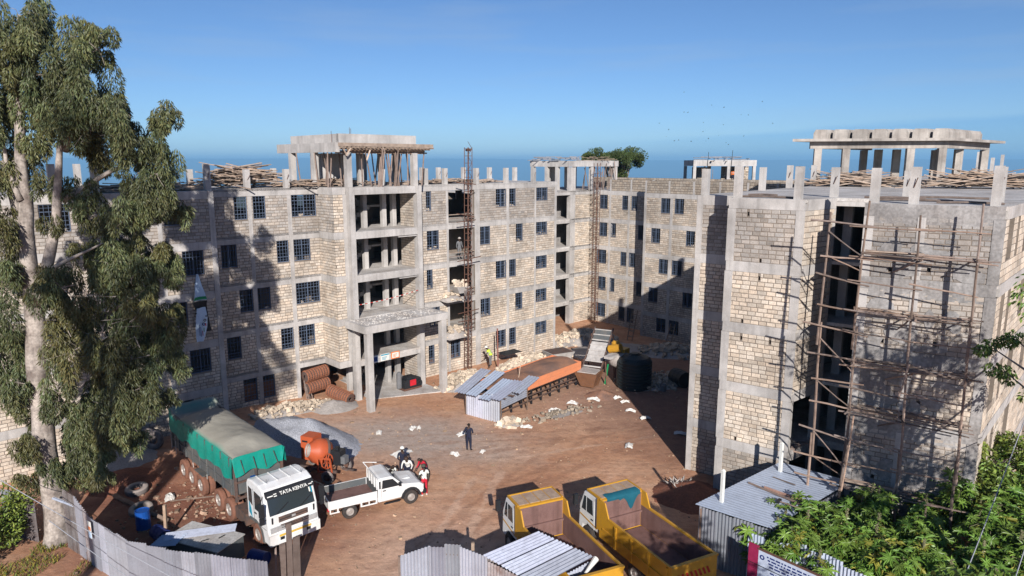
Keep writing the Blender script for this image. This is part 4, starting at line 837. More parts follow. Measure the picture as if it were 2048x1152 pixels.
for x, y, h, where in CP:
    t = thing('castor_oil_plant', 'castor oil plant ' + where, 'plant', (x, y, 0), 0, 'castor oil plants along the right fence')
    st = MB(); fol = MB(); n = 0
    for s in range(9):
        a = U(0, 6.28); R = U(.2, 1.15); tip = Vector((x + R * math.cos(a), y + R * math.sin(a), h * U(.62, 1.0)))
        st.tube([(x + .1 * math.cos(a), y + .1 * math.sin(a), -.2), (x + .5 * R * math.cos(a), y + .5 * R * math.sin(a), h * .45), tip], [.045, .03, .014], 5)
        if rnd.random() < .3:
            for q in range(26): st.rock(tip + Vector((U(-.04, .04), U(-.04, .04), U(0, .35))), .03, 0)
        for k in range(34):
            f = U(0, 1) ** .7; b = tip.lerp(Vector((x + .4 * R * math.cos(a), y + .4 * R * math.sin(a), h * .3)), 1 - f)
            aa = U(0, 6.28); q = b + Vector((math.cos(aa), math.sin(aa), 0)) * U(.12, .5) + Vector((0, 0, U(-.15, .2)))
            if k % 4 == 0: st.tube([b, q], [.012, .007], 3, cap=False)
            sc = U(.45, 1.05)
            mw = Matrix.Translation(q) @ Matrix.Rotation(aa - 1.57, 4, 'Z') @ Matrix.Rotation(U(-1.1, .1), 4, 'X') @ Matrix.Rotation(U(-.4, .4), 4, 'Y') @ Matrix.Diagonal((sc, sc, sc, 1))
            i = rnd.randrange(10 if rnd.random() < .3 else 8)
            if f > .72 and n < 15 and k < 8: inst('leaf', LEAFME[i][0], t, mw); n += 1
            else: fol.add([tuple(mw @ Vector(p)) for p in PV], PFc, 0, LEAFME[i][1])
    obj('stem', st, 'stem', t); obj('foliage', fol, 'leaf', t, kind='stuff')
def shrub(name, label, cat, cl, leafm, n, lw, w, droop, base=None):
    b = base or (cl[0][0], cl[0][1], 0); t = thing(name, label, cat, b); st = MB(); lf = MB()
    for x, y, z, r in cl:
        st.tube([(b[0], b[1], -.2), ((b[0] * 1 + x) / 2, (b[1] + y) / 2, z * .5), (x, y, z)], [.05, .035, .012], 5)
        for _ in range(3): clump(lf, (x + U(-.5, .5) * r, y + U(-.5, .5) * r, z + U(-.5, .5) * r), r * .65, n, l=lw, w=w, droop=droop, sq=1.1, base=U(.85, 1.35), hue=U(.05, .4))
    obj('stem', st, 'stem', t); obj('foliage', lf, leafm, t, kind='stuff')
shrub('tall_shrub', 'tall bright leafy shrub standing highest in the thicket before the scaffold', 'shrub', [(19.3 + U(-.9, .9), 27.6 + U(-.6, .6), U(2.2, 5.0), U(.5, .75)) for _ in range(15)] + [(19.2, 27.6, 5.3, .4)], 'leaf', 120, (.14, .26), .05, .3)
shrub('tall_shrub', 'yellowish leafy shrub at the right edge under the cables', 'shrub', [(23.2 + U(-1.2, 1.6), 29.3 + U(-.8, .8), U(2.2, 4.6), U(.6, .8)) for _ in range(14)], 'leaf', 130, (.14, .24), .045, .3)
shrub('low_shrub', 'low green shrub under the eucalyptus at the left edge outside the fence', 'shrub', [(-22.7 + U(-1.3, .9), 27.9 + U(-1.2, 1.3), U(.5, 2.3), U(.6, .9)) for _ in range(16)], 'leaf', 170, (.12, .26), .035, -.2, (-22.7, 27.9, 0))
gm = MB()
for _ in range(3200):
    a = rnd.random(); x, y = (U(-24, -19.5), U(25.6, 28.9)) if a < .72 else (U(-19.5, -16), U(25.0, 27.6))
    if mnoise.noise(Vector((x * .8, y * .8, 0))) < -.05 + (.25 if a >= .72 else 0): continue
    g = U(.6, 1.5); d = Vector((U(-.7, .7), U(-.7, .7), 1)); blade(gm, Vector((x, y, gz(x, y) - .02)), d, U(.12, .34), .018, (g * 2.1, g * 1.15, g * .9) if rnd.random() < .7 else (g, g, g))
obj('grass', gm, 'grass', kind='stuff')
# ------------------------------------------------------------------ heaps, stacks and gear in the yard
def heap(name, label, cat, c, rx, ry, h, rz, m, seed, group=None, n=26, edge=.12, p=1.0):
    mb = MB(); vs = []; fs = []; q = frame(c, rz)
    for j in range(n + 1):
        for i in range(n + 1):
            x, y = -1 + 2 * i / n, -1 + 2 * j / n; r = min(1, math.hypot(x, y) * (1 + edge * mnoise.noise(Vector((math.atan2(y, x) * 1.5, seed, 0)))))
            z = h * max(0, (1 - r)) ** p * (1 + .25 * mnoise.noise(Vector((x * 2.5, y * 2.5, seed)))) + .06 * h * mnoise.noise(Vector((x * 9, y * 9, seed)))
            w = q @ Vector((x * rx, y * ry, 0)); vs.append((w.x, w.y, gz(w.x, w.y) + z - .05))
    for j in range(n):
        for i in range(n): k = j * (n + 1) + i; fs.append((k, k + 1, k + n + 2, k + n + 1))
    mb.add(vs, fs); return lone(name, mb, m, label, cat, group, smooth=True, base=(c[0], c[1], gz(*c)))
heap('gravel_pile', 'long blue grey gravel pile tipped between the covered trailer and the building', 'gravel pile', (-12.7, 40.9), 4.3, 2.3, 1.4, -.62, 'gravel', 3, p=.85)
heap('earth_pile', 'small mound of red earth beside the tyres', 'earth pile', (-20.6, 34.7), 2.0, 1.6, .55, .4, 'redearth', 5)
heap('rubble_mound', 'pale heap of rubble and dust under the rebar store', 'rubble', (-12.4, 46.6), 2.0, 1.5, .55, .75, 'dustpile', 8)

heap('earth_pile', 'red earth bank at the foot of the right building by the dry plants', 'earth pile', (9.3, 33.6), 2.2, 2.0, .8, -.6, 'redearth', 11)
heap('rubble_mound', 'dusty grey mound around the tyres at the left', 'rubble', (-22.6, 37.0), 2.6, 2.2, .6, .4, 'dustpile', 15)
heap('sand_heap', 'brown sand heap beside the feed hopper of the conveyor', 'sand heap', (6.6, 49.4), 1.5, 1.2, .5, .4, 'sand', 17)
heap('sand_heap', 'grey sand heap in the shade at the far end', 'sand heap', (9.5, 63), 5, 4, .9, .7, 'dustpile', 19)
def stone_pile(label, c, rx, ry, h, rz, nbig, nsmall, size=.2, tone=1.0, clear=None):
    t = thing('stone_pile', label, 'stone pile', (c[0], c[1], gz(*c)), 0, 'piles of building stone'); q = frame(c, rz); mes = []
    for k in range(8):
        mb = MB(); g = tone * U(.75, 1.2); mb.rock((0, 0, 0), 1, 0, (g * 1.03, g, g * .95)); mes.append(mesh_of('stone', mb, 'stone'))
    rest = MB(); core = MB(); vs = []; fs = []; n = 14
    for j in range(n + 1):
        for i in range(n + 1):
            x, y = -1 + 2 * i / n, -1 + 2 * j / n; w = q @ Vector((x * rx, y * ry, 0)); vs.append((w.x, w.y, gz(w.x, w.y) + h * .8 * max(0, 1 - x * x - y * y) ** .7 - .08))
    for j in range(n):
        for i in range(n): k = j * (n + 1) + i; fs.append((k, k + 1, k + n + 2, k + n + 1))
    core.add(vs, fs); obj('rubble', core, 'dustpile', t, smooth=True, kind='stuff')
    for i in range(nbig + nsmall):
        while True:
            x, y = rnd.gauss(0, .5), rnd.gauss(0, .5)
            if x * x + y * y < 1.15: break
        w = q @ Vector((x * rx, y * ry, 0)); z = gz(w.x, w.y) + h * .8 * max(0, 1 - x * x - y * y) ** .7 + U(-.05, .14)
        r = size * (U(.8, 1.25) if i < nbig else U(.3, .7))
        if i < nbig:
            inst('stone', mes[rnd.randrange(8)], t, Matrix.Translation((w.x, w.y, z)) @ Matrix.Rotation(U(0, 6), 4, 'Z') @ Matrix.Rotation(U(-.7, .7), 4, 'X') @ Matrix.Diagonal((r, r, r, 1)))
        else:
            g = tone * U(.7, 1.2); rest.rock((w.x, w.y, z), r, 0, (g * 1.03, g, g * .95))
    obj('chips', rest, 'stone', t, kind='stuff')
stone_pile('long pale stone pile against the wall behind the sand trough', (1.9, 57.2), 4.6, 1.5, 1.0, .76, 170, 420, .19)
stone_pile('pale stone pile beside the right canopy post and the tin hut', (-3.6, 52.3), 2.5, 1.7, .9, .76, 110, 260, .19)
stone_pile('pale stone pile at the foot of the far stair tower', (7.4, 68.0), 3.4, 2.2, 1.3, .3, 100, 260, .22)
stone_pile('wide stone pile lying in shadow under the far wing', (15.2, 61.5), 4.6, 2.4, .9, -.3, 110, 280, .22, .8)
stone_pile('low scatter of broken stone in front of the sand trough', (3.4, 45.6), 3.4, 1.0, .12, .6, 18, 90, .14, .6)
stone_pile('little heap of stones at the corner of the tin hut', (-.1, 43.6), .9, .6, .35, .4, 22, 30, .2)
stone_pile('line of rubble along the foot of the wall by the gravel', (-14.8, 45.4), 3.2, 1.0, .35, .75, 40, 200, .17, .85)
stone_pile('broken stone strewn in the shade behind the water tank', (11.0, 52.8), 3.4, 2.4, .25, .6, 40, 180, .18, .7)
stone_pile('broken stone heaped inside the open bay on the third floor', (-5.6 + .75, 54.1 + 1.1), 1.0, .7, .5, .75, 12, 20, .16)
bpy.data.objects['stone_pile.008'].location.z = 6.15
stone_pile('broken stone heaped inside the open bay on the second floor', (-4.6, 55.3), 1.1, .7, .9, .75, 16, 30, .16)
bpy.data.objects['stone_pile.009'].location.z = 3.10
stone_pile('jumble of stone and dust in the far corner below the stair tower bay', (3.9, 66.5), 2.2, 2.0, .9, .4, 50, 160, .22, .95)
pb = MB()
for _ in range(420):
    x, y = rnd.gauss(-15.5, 2.2), rnd.gauss(32.3, 2.4); pb.rock((x, y, gz(x, y) + .01), U(.02, .08) if rnd.random() < .9 else U(.08, .15), 0, (lambda g: (g, g * .8, g * .7))(U(.25, .9)))
for _ in range(1100):
    x, y = U(-16, 13), U(27, 56); pb.rock((x, y, gz(x, y) + .01), U(.015, .05) if rnd.random() < .95 else U(.06, .12), 0, (lambda g: (g, g * .82, g * .68))(U(.4, .85)))
obj('pebbles', pb, 'stone', kind='stuff')
# timber stacks on the roofs
def timber(label, c, z, L, W, h, ang, n, spread=.35, ln=(1.6, 3.4)):
    t = thing('timber_pile', label, 'timber pile', (c[0], c[1], z), 0, 'timber piles on the roofs'); rest = MB()
    for i in range(n):
        u = rnd.gauss(0, .42); v = rnd.gauss(0, .42)
        if abs(u) > 1 or abs(v) > 1: continue
        p = frame(c, ang) @ Vector((u * L, v * W, 0)); zz = z + .05 + max(0, h * (1 - u * u) * (1 - v * v)) * U(.2, 1)
        a = ang + rnd.gauss(0, spread); l = U(*ln); tilt = U(-.14, .14) * (1.6 if h > .6 else .6); g = U(.65, 1.35); w = U(-.05, .08)
        mw = Matrix.Translation((p.x, p.y, zz + abs(tilt) * l * .3)) @ Matrix.Rotation(a, 4, 'Z') @ Matrix.Rotation(tilt, 4, 'Y')
        mb = MB() if i < 110 else rest; mb.box(-l / 2, l / 2, -U(.04, .07), .05, -.02, .03, 0, (g * (1 + w), g, g * (1 - w)), mw)
        if i < 110: obj('plank', mb, 'plank', t)
    if rest.v: obj('offcuts', rest, 'plank', t, kind='stuff')
timber('high heap of planks on the left roof beside the tank room', PL(3.4, -3.6), zT, 2.7, 1.3, 1.35, ANG, 230, .45)
timber('flat spread of planks at the left end of the left roof behind the tree', PL(-3.2, -1.6), zT, 3.2, 1.0, .35, ANG, 130, .5)
timber('dark boards lying under the tank room slab', PL(9.2, -3.2), zT, 3.8, 2.4, .45, ANG, 170, .6)
timber('scattered boards on the left roof behind the hoist mast', PL(20, -2.2), zT, 5.5, 1.4, .25, ANG, 110, .5)
timber('stack of poles and boards under the pavilion on the right roof', (24.6, 50.6), zT, 3.0, 1.4, .75, -.3, 150, .18, (2, 4))
timber('long stack of brown boards right of the pavilion on the right roof', (30.5, 46.2), zT, 3.2, 1.3, .85, -.3, 150, .16, (2.2, 4.2))
timber('boards in front of the pavilion edge at the right end of the roof', (37.5, 52.5), zT, 3.4, 1.6, .6, -.3, 90, .2, (2, 4))
heap('sand_heap', 'small grey cement heap on the right roof', 'sand heap', (39.5, 60.0), 2.4, 1.8, 1.4, 0, 'dustpile', 23); bpy.data.objects['sand_heap.002'].location.z = zT
for i, (x0, y0, x1, y1) in enumerate(((11.2, 34.6, 13.2, 33.0), (16.8, 33.6, 18.9, 32.2), (16.2, 31.6, 18.8, 30.0), (19, 33.6, 21.8, 32.2), (17.6, 29.2, 19.6, 28.0), (12.2, 36.4, 13.4, 35.6))):
    mb = MB(); mb.tube([(x0, y0, zT + .05), ((x0 + x1) / 2, (y0 + y1) / 2, zT + .08), (x1, y1, zT + .05)], .05, 6, tint=(.7, .7, .7))
    lone('pole', mb, 'pole', ('thin pole lying on the right roof by the front left stub', 'thin pole lying on the right roof behind the second stub row', 'pole lying along the scaffolded edge of the right roof', 'pole lying in the middle of the right roof', 'pole lying at the right front corner of the roof', 'short pole lying at the left edge of the right roof')[i], 'pole', 'loose poles on the right roof')
# hoist masts
def mast(label, p, z0, z1, m, w=.42, step=.55, lean=0.0):
    t = thing('hoist_mast', label, 'hoist', (p[0], p[1], z0)); q = frame(p, ANG, 0)
    for x in (-w / 2, w / 2):
        for y in (-w / 2, w / 2):
            mb = MB(); mb.bar(q @ Vector((x + lean, y, z1)), q @ Vector((x, y, z0)), .05); obj('upright', mb, m, t)
    z = z0 + .3; mb = MB(); k = 0
    while z < z1:
        o = lean * (z - z0) / (z1 - z0)
        for a, b in (((-1, -1), (1, -1)), ((1, -1), (1, 1)), ((1, 1), (-1, 1)), ((-1, 1), (-1, -1))):
            mb.bar(q @ Vector((a[0] * w / 2 + o, a[1] * w / 2, z)), q @ Vector((b[0] * w / 2 + o, b[1] * w / 2, z)), .035)
        s = 1 if k % 2 else -1
        mb.bar(q @ Vector((-s * w / 2 + o, -w / 2, z)), q @ Vector((s * w / 2 + o, -w / 2, z + step)), .025); k += 1; z += step
    obj('lattice', mb, m, t)
    return t, q
hm, hq = mast('tall rusty lattice hoist mast in front of the open bays of the left wing', PL(19.3, .75), .1, 18.1, 'rust', lean=.25)
mb = MB(); mb.tube([hq @ Vector((.25, -.25, 17.9)), hq @ Vector((.25, .25, 17.9))], .09, 10); obj('pulley', mb, 'rust', hm)
for z in (4.4, 5.0, 9.4, 12.3, 12.9, 15.4):
    mb = MB(); mb.bar(hq @ Vector((-.9, .1, z + U(-.2, .2))), hq @ Vector((U(.7, 1.6), -.2 + U(-.3, .3), z + U(-.3, .3))), .06, tint=None); obj('tie', mb, 'rust', hm)
h2, q2 = mast('red rusty hoist mast rising past the corner of the far wing', PL(43.2, -5.9), -1.0, 16.9, 'rust', .5)
for z in (1.2, 4.2, 7.4, 10.3, 13.2):
    mb = MB(); mb.bar(q2 @ Vector((-.4, .0, z)), q2 @ Vector((U(.5, 1.3), .9, z + U(-.2, .3))), .06); obj('tie', mb, 'rust', h2)
# drum of a mixer lifted to the third floor bay
t = thing('barrow', 'battered grey barrow of broken stone on the third floor bay by the hoist', 'barrow', (*PL(19.1, .15), 6.12)); q = frame(PL(19.1, .15), ANG, 6.12)
mb = MB(); mb.hexa([tuple(q @ Vector(p)) for p in ((-.4, -.35, .45), (.4, -.35, .45), (.4, .35, .45), (-.4, .35, .45), (-.75, -.5, 1.0), (.6, -.5, .95), (.6, .5, .95), (-.75, .5, 1.0))]); obj('tray', mb, 'zinc' if 0 else 'concrete', t)
mb = MB(); mb.lathe([(.18, -.06), (.36, -.07), (.38, 0), (.36, .07), (.18, .06)], 18, q @ Matrix.Translation((.35, -.5, .42)) @ Matrix.Rotation(1.57, 4, 'X')); obj('wheel', mb, 'oldtyre', t)
mb = MB()
for x, y in ((-.5, -.3), (-.5, .3), (.2, .3)): mb.bar(q @ Vector((x, y, 0)), q @ Vector((x * .7, y, .5)), .05)
obj('leg', mb, 'rust', t)
mb = MB()
for _ in range(46): mb.rock(q @ Vector((U(-.55, .45), U(-.35, .35), U(.9, 1.5) - .6 * abs(U(-.5, .5)))), U(.09, .2), 0, (1.1, 1.1, 1.08))
obj('stones', mb, 'stone', t, kind='stuff')
# rebar mesh rolls
def roll(label, a, b, r):
    t = thing('mesh_roll', label, 'mesh roll', tuple((Vector(a) + Vector(b)) / 2 - Vector((0, 0, r))), 0, 'rolls of rusty reinforcing mesh'); a = Vector(a); b = Vector(b); d = (b - a)
    q = d.to_track_quat('Z', 'Y').to_matrix().to_4x4(); q.translation = a; L = d.length
    mb = MB(); mb.lathe([(r * .3, 0), (r * .9, .01), (r * .93, L * .5), (r * .9, L - .01), (r * .3, L)], 20, q); obj('core', mb, 'chassis', t)
    mb = MB(); k = 0; z = 0.0
    while z <= L:
        mb.lathe([(r * .93, z), (r * 1.03, z + .03), (r * 1.03, z + .09), (r * .93, z + .12)], 18, q); z += .21
    obj('ring', mb, 'rustbright', t)
    mb = MB()
    for i in range(18):
        an = i * 6.283 / 18; mb.bar(q @ Vector((r * 1.02 * math.cos(an), r * 1.02 * math.sin(an), 0)), q @ Vector((r * 1.02 * math.cos(an), r * 1.02 * math.sin(an), L)), .03)
    obj('wire', mb, 'rustbright', t)
roll('upper of two rusty mesh rolls stacked in the store left of the canopy', (*PL(5.95, -1.3), 1.95), (*PL(7.75, -1.5), 2.05), .42)
roll('lower of two rusty mesh rolls stacked in the store left of the canopy', (*PL(6.0, -1.2), 1.1), (*PL(7.7, -1.4), 1.15), .40)
roll('single mesh roll lying on the ground beside the canopy column', (*PL(7.4, -.5), .85), (*PL(7.95, 1.4), .5), .42)
for i in range(4):
    mb = MB(); g = U(.5, 1); mb.tube([(*PL(5.95 + .12 * i, -1.0 + .1 * i), -.1), (*PL(5.9 + .1 * i, -1.35), U(1.0, 1.8))], .04, 5, tint=(g, g, g))
    lone('pole', mb, 'pole', ('leftmost of the short poles leaning in the rebar store', 'second short pole leaning in the rebar store', 'third short pole leaning in the rebar store', 'rightmost of the short poles leaning in the rebar store')[i], 'pole', 'poles leaning in the rebar store')
# posters on the entrance beam
pq = sh.F
for i, (x, w, c1, c2, lb) in enumerate(((1.55, .62, 'print_sky', 'blue', 'blue and white poster tied to the entrance beam, leftmost of three'), (2.45, .75, 'cloth_white', 'print_teal', 'white and teal poster in the middle of the entrance beam'), (3.35, .72, 'cloth_orange', 'cloth_white', 'orange framed poster on the entrance beam, rightmost of three'))):
    t = thing('poster', lb, 'poster', tuple(pq @ Vector((x, -.04, 2.62))), ANG, 'posters on the entrance beam')
    b = MB(); b.box(-w / 2, w / 2, -.02, 0, 0, .52); obj('sheet', b, c1, t, local=True)
    b = MB()
    if i == 0: b.box(-w * .1, w * .42, -.026, -.021, .08, .42); b.box(-w * .42, -w * .16, -.026, -.021, .2, .42)
    elif i == 1: b.box(-w * .46, w * .46, -.026, -.021, .40, .49); [b.box(-w * .36, w * (.1 + .06 * k), -.026, -.021, .08 + .09 * k, .12 + .09 * k) for k in range(3)]
    else: b.box(-w * .40, w * .40, -.026, -.021, .07, .45)
    obj('print', b, c2, t, local=True)
    if i == 2:
        b = MB(); [b.box(-w * .3, w * (.05 + .07 * k), -.031, -.0265, .13 + .09 * k, .17 + .09 * k) for k in range(3)]; obj('print', b, 'cloth_orange', t, local=True)
# generator in the hall
t = thing('generator', 'black and red generator with a grey tank standing inside the entrance', 'generator', (*PL(13.2, 1.2), .08), ANG)
b = MB(); b.box(-.8, .8, -.4, .4, 0, .14); obj('skid', b, 'rust', t, local=True)
b = MB(); b.box(-.7, .75, -.35, .35, .15, .8); b.box(-.5, .3, -.3, .3, .8, 1.0); obj('body', b, 'black', t, local=True)
b = MB(); b.box(-.25, .3, -.37, -.355, .3, .75); obj('panel', b, 'red', t, local=True)
b = MB(); b.lathe([(0, 0), (.2, 0), (.2, 1.1), (.1, 1.25), (0, 1.25)], 12, Matrix.Translation((-.85, .2, .15))); obj('cylinder', b, 'cloth_grey', t, local=True)
b = MB(); b.lathe([(.05, -.04), (.24, -.05), (.24, .05), (.05, .04)], 14, Matrix.Translation((.55, -.42, .45)) @ Matrix.Rotation(1.57, 4, 'X')); obj('flywheel', b, 'black', t, local=True)
# raised sand trough
ta = Vector((.45, 46.3)); tb = Vector((5.25, 52.0)); td = (tb - ta).normalized(); tn = Vector((-td.y, td.x)); TL = (tb - ta).length; ta = ta - td * 2.2; TL += 2.2
tq = frame(ta, math.atan2(td.y, td.x)); TW = 2.7; tz = 1.7
t = thing('sand_trough', 'long raised sand trough with salmon orange side boards on dark timber legs', 'trough', (ta.x, ta.y, 0), math.atan2(td.y, td.x))
for k, (z0, z1) in enumerate(((tz - .48, tz - .15), (tz - .14, tz + .2))):
    b = MB(); b.box(0, TL, -.05, 0, z0, z1); obj('side_board', b, 'salmon', t, local=True)
    b = MB(); b.box(0, TL, TW, TW + .05, z0, z1); obj('side_board', b, 'salmon', t, local=True)
    b = MB(); b.box(TL, TL + .05, -.05, TW + .05, z0 + .002, z1 - .002); obj('end_board', b, 'salmon', t, local=True)
b = MB(); vs = []; fs = []; n, m_ = 40, 14
for j in range(m_ + 1):
    for i in range(n + 1):
        x, y = TL * i / n, TW * j / m_; vs.append((x, y, tz + .08 + .16 * math.sin(math.pi * j / m_) + .10 * mnoise.noise(Vector((x * .7, y * .9, 2))) + .14 * math.exp(-((x - TL * .78) ** 2 + (y - 1.5) ** 2) / 2.4) + .03 * mnoise.noise(Vector((x * 4, y * 4, 1)))))
for j in range(m_):
    for i in range(n): k = j * (n + 1) + i; fs.append((k, k + 1, k + n + 2, k + n + 1))
b.add(vs, fs); obj('sand', b, 'sand', t, local=True, smooth=True, kind='stuff')
b = MB(); b.box(.02, TL - .02, .02, TW - .02, tz - .56, tz - .485); obj('floor', b, 'chassis', t, local=True)
for i in range(9):
    for y in (.15, TW - .15):
        b = MB(); x = .5 + i * (TL - .8) / 8; b.box(x - .055, x + .055, y - .055, y + .055, -.1, tz - .57); obj('leg', b, 'black', t, local=True)
    b = MB(); b.box(x - .03, x + .03, .2, TW - .2, tz - .64, tz - .575); obj('cross_beam', b, 'chassis', t, local=True)
for y, z in ((.12, .35), (TW - .12, .6), (.12, .8)):
    b = MB(); b.bar((.4, y - .09, z), (TL - .4, y - .09, z + U(-.1, .1)), .05, .09); obj('rail', b, 'chassis', t, local=True)
mb = MB(); mb.tube([tq @ Vector((3.3, .9, tz + .2)), tq @ Vector((3.9, 1.2, tz + 1.1))], .03, 6, tint=(1.5, 1.4, 1.3)); lone('shovel_handle', mb, 'plank', 'pale shovel handle sticking up out of the sand in the trough', 'shovel')
for i in range(14):
    mb = MB(); x, y = U(2.6, TL - .5), U(.4, 2.3); b = .25
    mb.box(-U(.1, .35), U(.1, .3), -.04, .04, 0, .05, 0, (U(.5, .9),) * 3, tq @ frame((x, y), U(0, 3), .03 if i % 2 else .4)); lone('offcut', mb, 'pole', 'dark timber offcut lying under the sand trough', 'offcut', 'offcuts under the sand trough')
# tin hut at the trough's near end
def corr(mb, a, b, c, d, pitch=.13, amp=.03, tint=None, jag=0.0, seg=1):
    """corrugated sheet: waves counted along a->b, ribs run a->d"""
    a, b, c, d = map(Vector, (a, b, c, d)); n = max(4, int((b - a).length / pitch * 2)); nn = (b - a).cross(d - a).normalized(); vs = []; fs = []; jj = 0
    for i in range(n + 1):
        f = i / n; o = nn * (amp * math.sin(i * math.pi + .5 * math.pi) * (1 if i % 2 == 0 else 1))
        o = nn * (amp if i % 2 == 0 else -amp)
        p0 = a.lerp(b, f) + o; p1 = d.lerp(c, f) + o + (d - a).normalized() * jag
        vs += [tuple(p0), tuple(p1)]
    for i in range(n): fs.append((2 * i, 2 * i + 2, 2 * i + 3, 2 * i + 1))
    mb.add(vs, fs, 0, tint or (1, 1, 1))
def sheet(parent, a, b, c, d, m='zinc', g=None, **kw):
    mb = MB(); g = g or U(.75, 1.2); corr(mb, a, b, c, d, tint=(g, g * U(.97, 1.0), g * U(.96, 1.02)), **kw); return obj('sheet', mb, m, parent, smooth=False)
t = thing('tin_hut', 'small tin hut with loose bluish roof sheets at the near end of the sand trough', 'hut', (-1.6, 45.4, 0))
h0, h1, h2_, h3 = Vector((-3.15, 45.6)), Vector((-.75, 43.85)), Vector((1.05, 46.4)), Vector((-1.2, 48.6))
for i in range(4):
    a = h0.lerp(h1, i / 4.0); b = h0.lerp(h1, (i + 1.06) / 4.0); z = 1.55 + U(-.1, .05) + (.30 if i == 3 else 0); sheet(t, (*a, -.05), (*b, -.05), (*b, z), (*a, z + U(-.05, .05)), g=U(1.0, 1.3), pitch=.17, amp=.03)
a, b = h1, h2_
mb = MB(); corr(mb, (*a, .95), (*a, 1.9), (*b, 1.9), (*b, .95), tint=(.95, .97, 1)); obj('sheet', mb, 'zinc', t)
for i, (x0, y0, x1, y1, z0, z1, g) in enumerate(((-3.9, 45.3, -2.2, 48.6, 1.7, 2.35, 1.1), (-3.1, 44.7, -1.2, 47.9, 1.74, 2.40, 1.2), (-2.2, 44.0, -.6, 46.7, 1.68, 2.2, 1.0), (-1.5, 43.6, .2, 46.3, 1.82, 2.22, 1.15), (-.2, 44.6, 1.2, 46.9, 1.95, 2.35, 1.1))):
    d = Vector((x1 - x0, y1 - y0, z1 - z0)); sd = Vector((.82, -.57, .02)); p = Vector((x0, y0, z0)); sheet(t, p, p + sd * .95, p + sd * .95 + d, p + d, m='bluezinc' if i in (1, 2) else 'zinc', g=g, pitch=.22, amp=.03)
for p in (h0, h1, h2_, h3):
    mb = MB(); mb.bar((*p, -.1), (*p, 1.8), .09, tint=(.5, .45, .4)); obj('post', mb, 'pole', t)
for i in range(6):
    mb = MB(); p = h0.lerp(h1, U(.2, 1)) if i < 3 else h1.lerp(h2_, U(0, .8)); mb.bar((p.x - .5, p.y + .3, 1.72), (p.x + .45, p.y - .35, 1.80), .05, tint=(.6, .5, .45)); obj('rafter', mb, 'pole', t)
# conveyor with its hopper
t = thing('conveyor', 'tilted skip conveyor frame rising from a rusty hopper beside the trough', 'conveyor', (6.2, 52, 0), .98)
q = frame((6.1, 52.0), 1.12)
c0 = Vector((-.3, 0, .9)); c1 = Vector((3.0, .0, 3.9))
for y in (-.75, .75):
    b = MB(); b.bar(q @ (c0 + Vector((0, y, 0))), q @ (c1 + Vector((0, y, 0))), .09, .16); obj('side_rail', b, 'chassis', t)
    for f in (.3, .85):
        p = c0.lerp(c1, f) + Vector((0, y * 1.2, 0)); b = MB(); b.bar(q @ Vector((p.x - .2, p.y * 1.3, -.6)), q @ p, .08); obj('leg', b, 'rust', t)
for i in range(9):
    b = MB(); p = c0.lerp(c1, (i + .5) / 9); b.bar(q @ (p + Vector((0, -.72, .02))), q @ (p + Vector((0, .72, .02))), .06, .10); obj('rung', b, 'concrete', t)
for f0, f1, m in ((.30, .48, 'concrete'), (.5, .68, 'concrete'), (.72, .95, 'darkgrey')):
    a, b2 = c0.lerp(c1, f0), c0.lerp(c1, f1); b = MB(); b.hexa([tuple(q @ (p + Vector((0, y, z)))) for z in (-.04, .03) for p, y in ((a, -.66), (b2, -.66), (b2, .66), (a, .66))]); obj('belt_plate', b, m, t)
b = MB(); b.hexa([tuple(q @ Vector(p)) for p in ((-.9, -.5, .1), (.1, -.6, .1), (.1, .6, .1), (-.9, .5, .1), (-1.3, -.9, 1.25), (.4, -.9, 1.25), (.4, .9, 1.25), (-1.3, .9, 1.25))]); obj('hopper', b, 'board', t)
b = MB(); b.hexa([tuple(q @ Vector(p)) for p in ((-1.15, -.78, 1.2), (.3, -.78, 1.2), (.3, .78, 1.2), (-1.15, .78, 1.2), (-1.1, -.7, 1.30), (.2, -.7, 1.28), (.2, .7, 1.34), (-1.1, .7, 1.3))]); obj('cement', b, 'dustpile', t)
# second steel hopper, yellow pan mixer
t = thing('steel_hopper', 'empty grey steel hopper behind the end of the trough', 'hopper', (3.9, 57.2, 0), .5); 
b = MB(); b.hexa([(-.7, -.5, .3), (.7, -.5, .3), (.7, .5, .3), (-.7, .5, .3), (-1.1, -.9, 1.3), (1.1, -.9, 1.3), (1.1, .9, 1.3), (-1.1, .9, 1.3)]); obj('body', b, 'concrete', t, local=True)
b = MB(); b.box(-1.0, 1.0, -.8, .8, 1.302, 1.33); obj('mouth', b, 'chassis', t, local=True)
for x, y in ((-.8, -.6), (.8, -.6), (.8, .6), (-.8, .6)):
    b = MB(); b.bar((x, y, -.1), (x, y, .9), .08); obj('leg', b, 'rust', t, local=True)
t = thing('pan_mixer', 'yellow and grey concrete batching mixer on a green stand beside the water tank', 'mixer', (8.2, 52.4, 0), .9)
for x, y in ((-.6, -.5), (.6, -.5), (.6, .5), (-.6, .5)):
    b = MB(); b.bar((x * 1.3, y * 1.3, -.1), (x, y, 1.6), .09); obj('leg', b, 'print_green' if x < 0 else 'rust', t, local=True)
b = MB(); b.lathe([(.2, 1.3), (.7, 1.6), (.85, 2.1), (.8, 2.4), (.0, 2.45)], 18, Matrix.Identity(4)); obj('pan', b, 'dustpile', t, local=True, smooth=True)
b = MB(); b.box(.3, 1.1, -.4, .4, 2.0, 2.7); b.lathe([(0, 2.5), (.35, 2.5), (.35, 3.1), (.2, 3.25), (0, 3.25)], 14, Matrix.Translation((.5, .5, 0))); obj('motor', b, 'yellow', t, local=True)
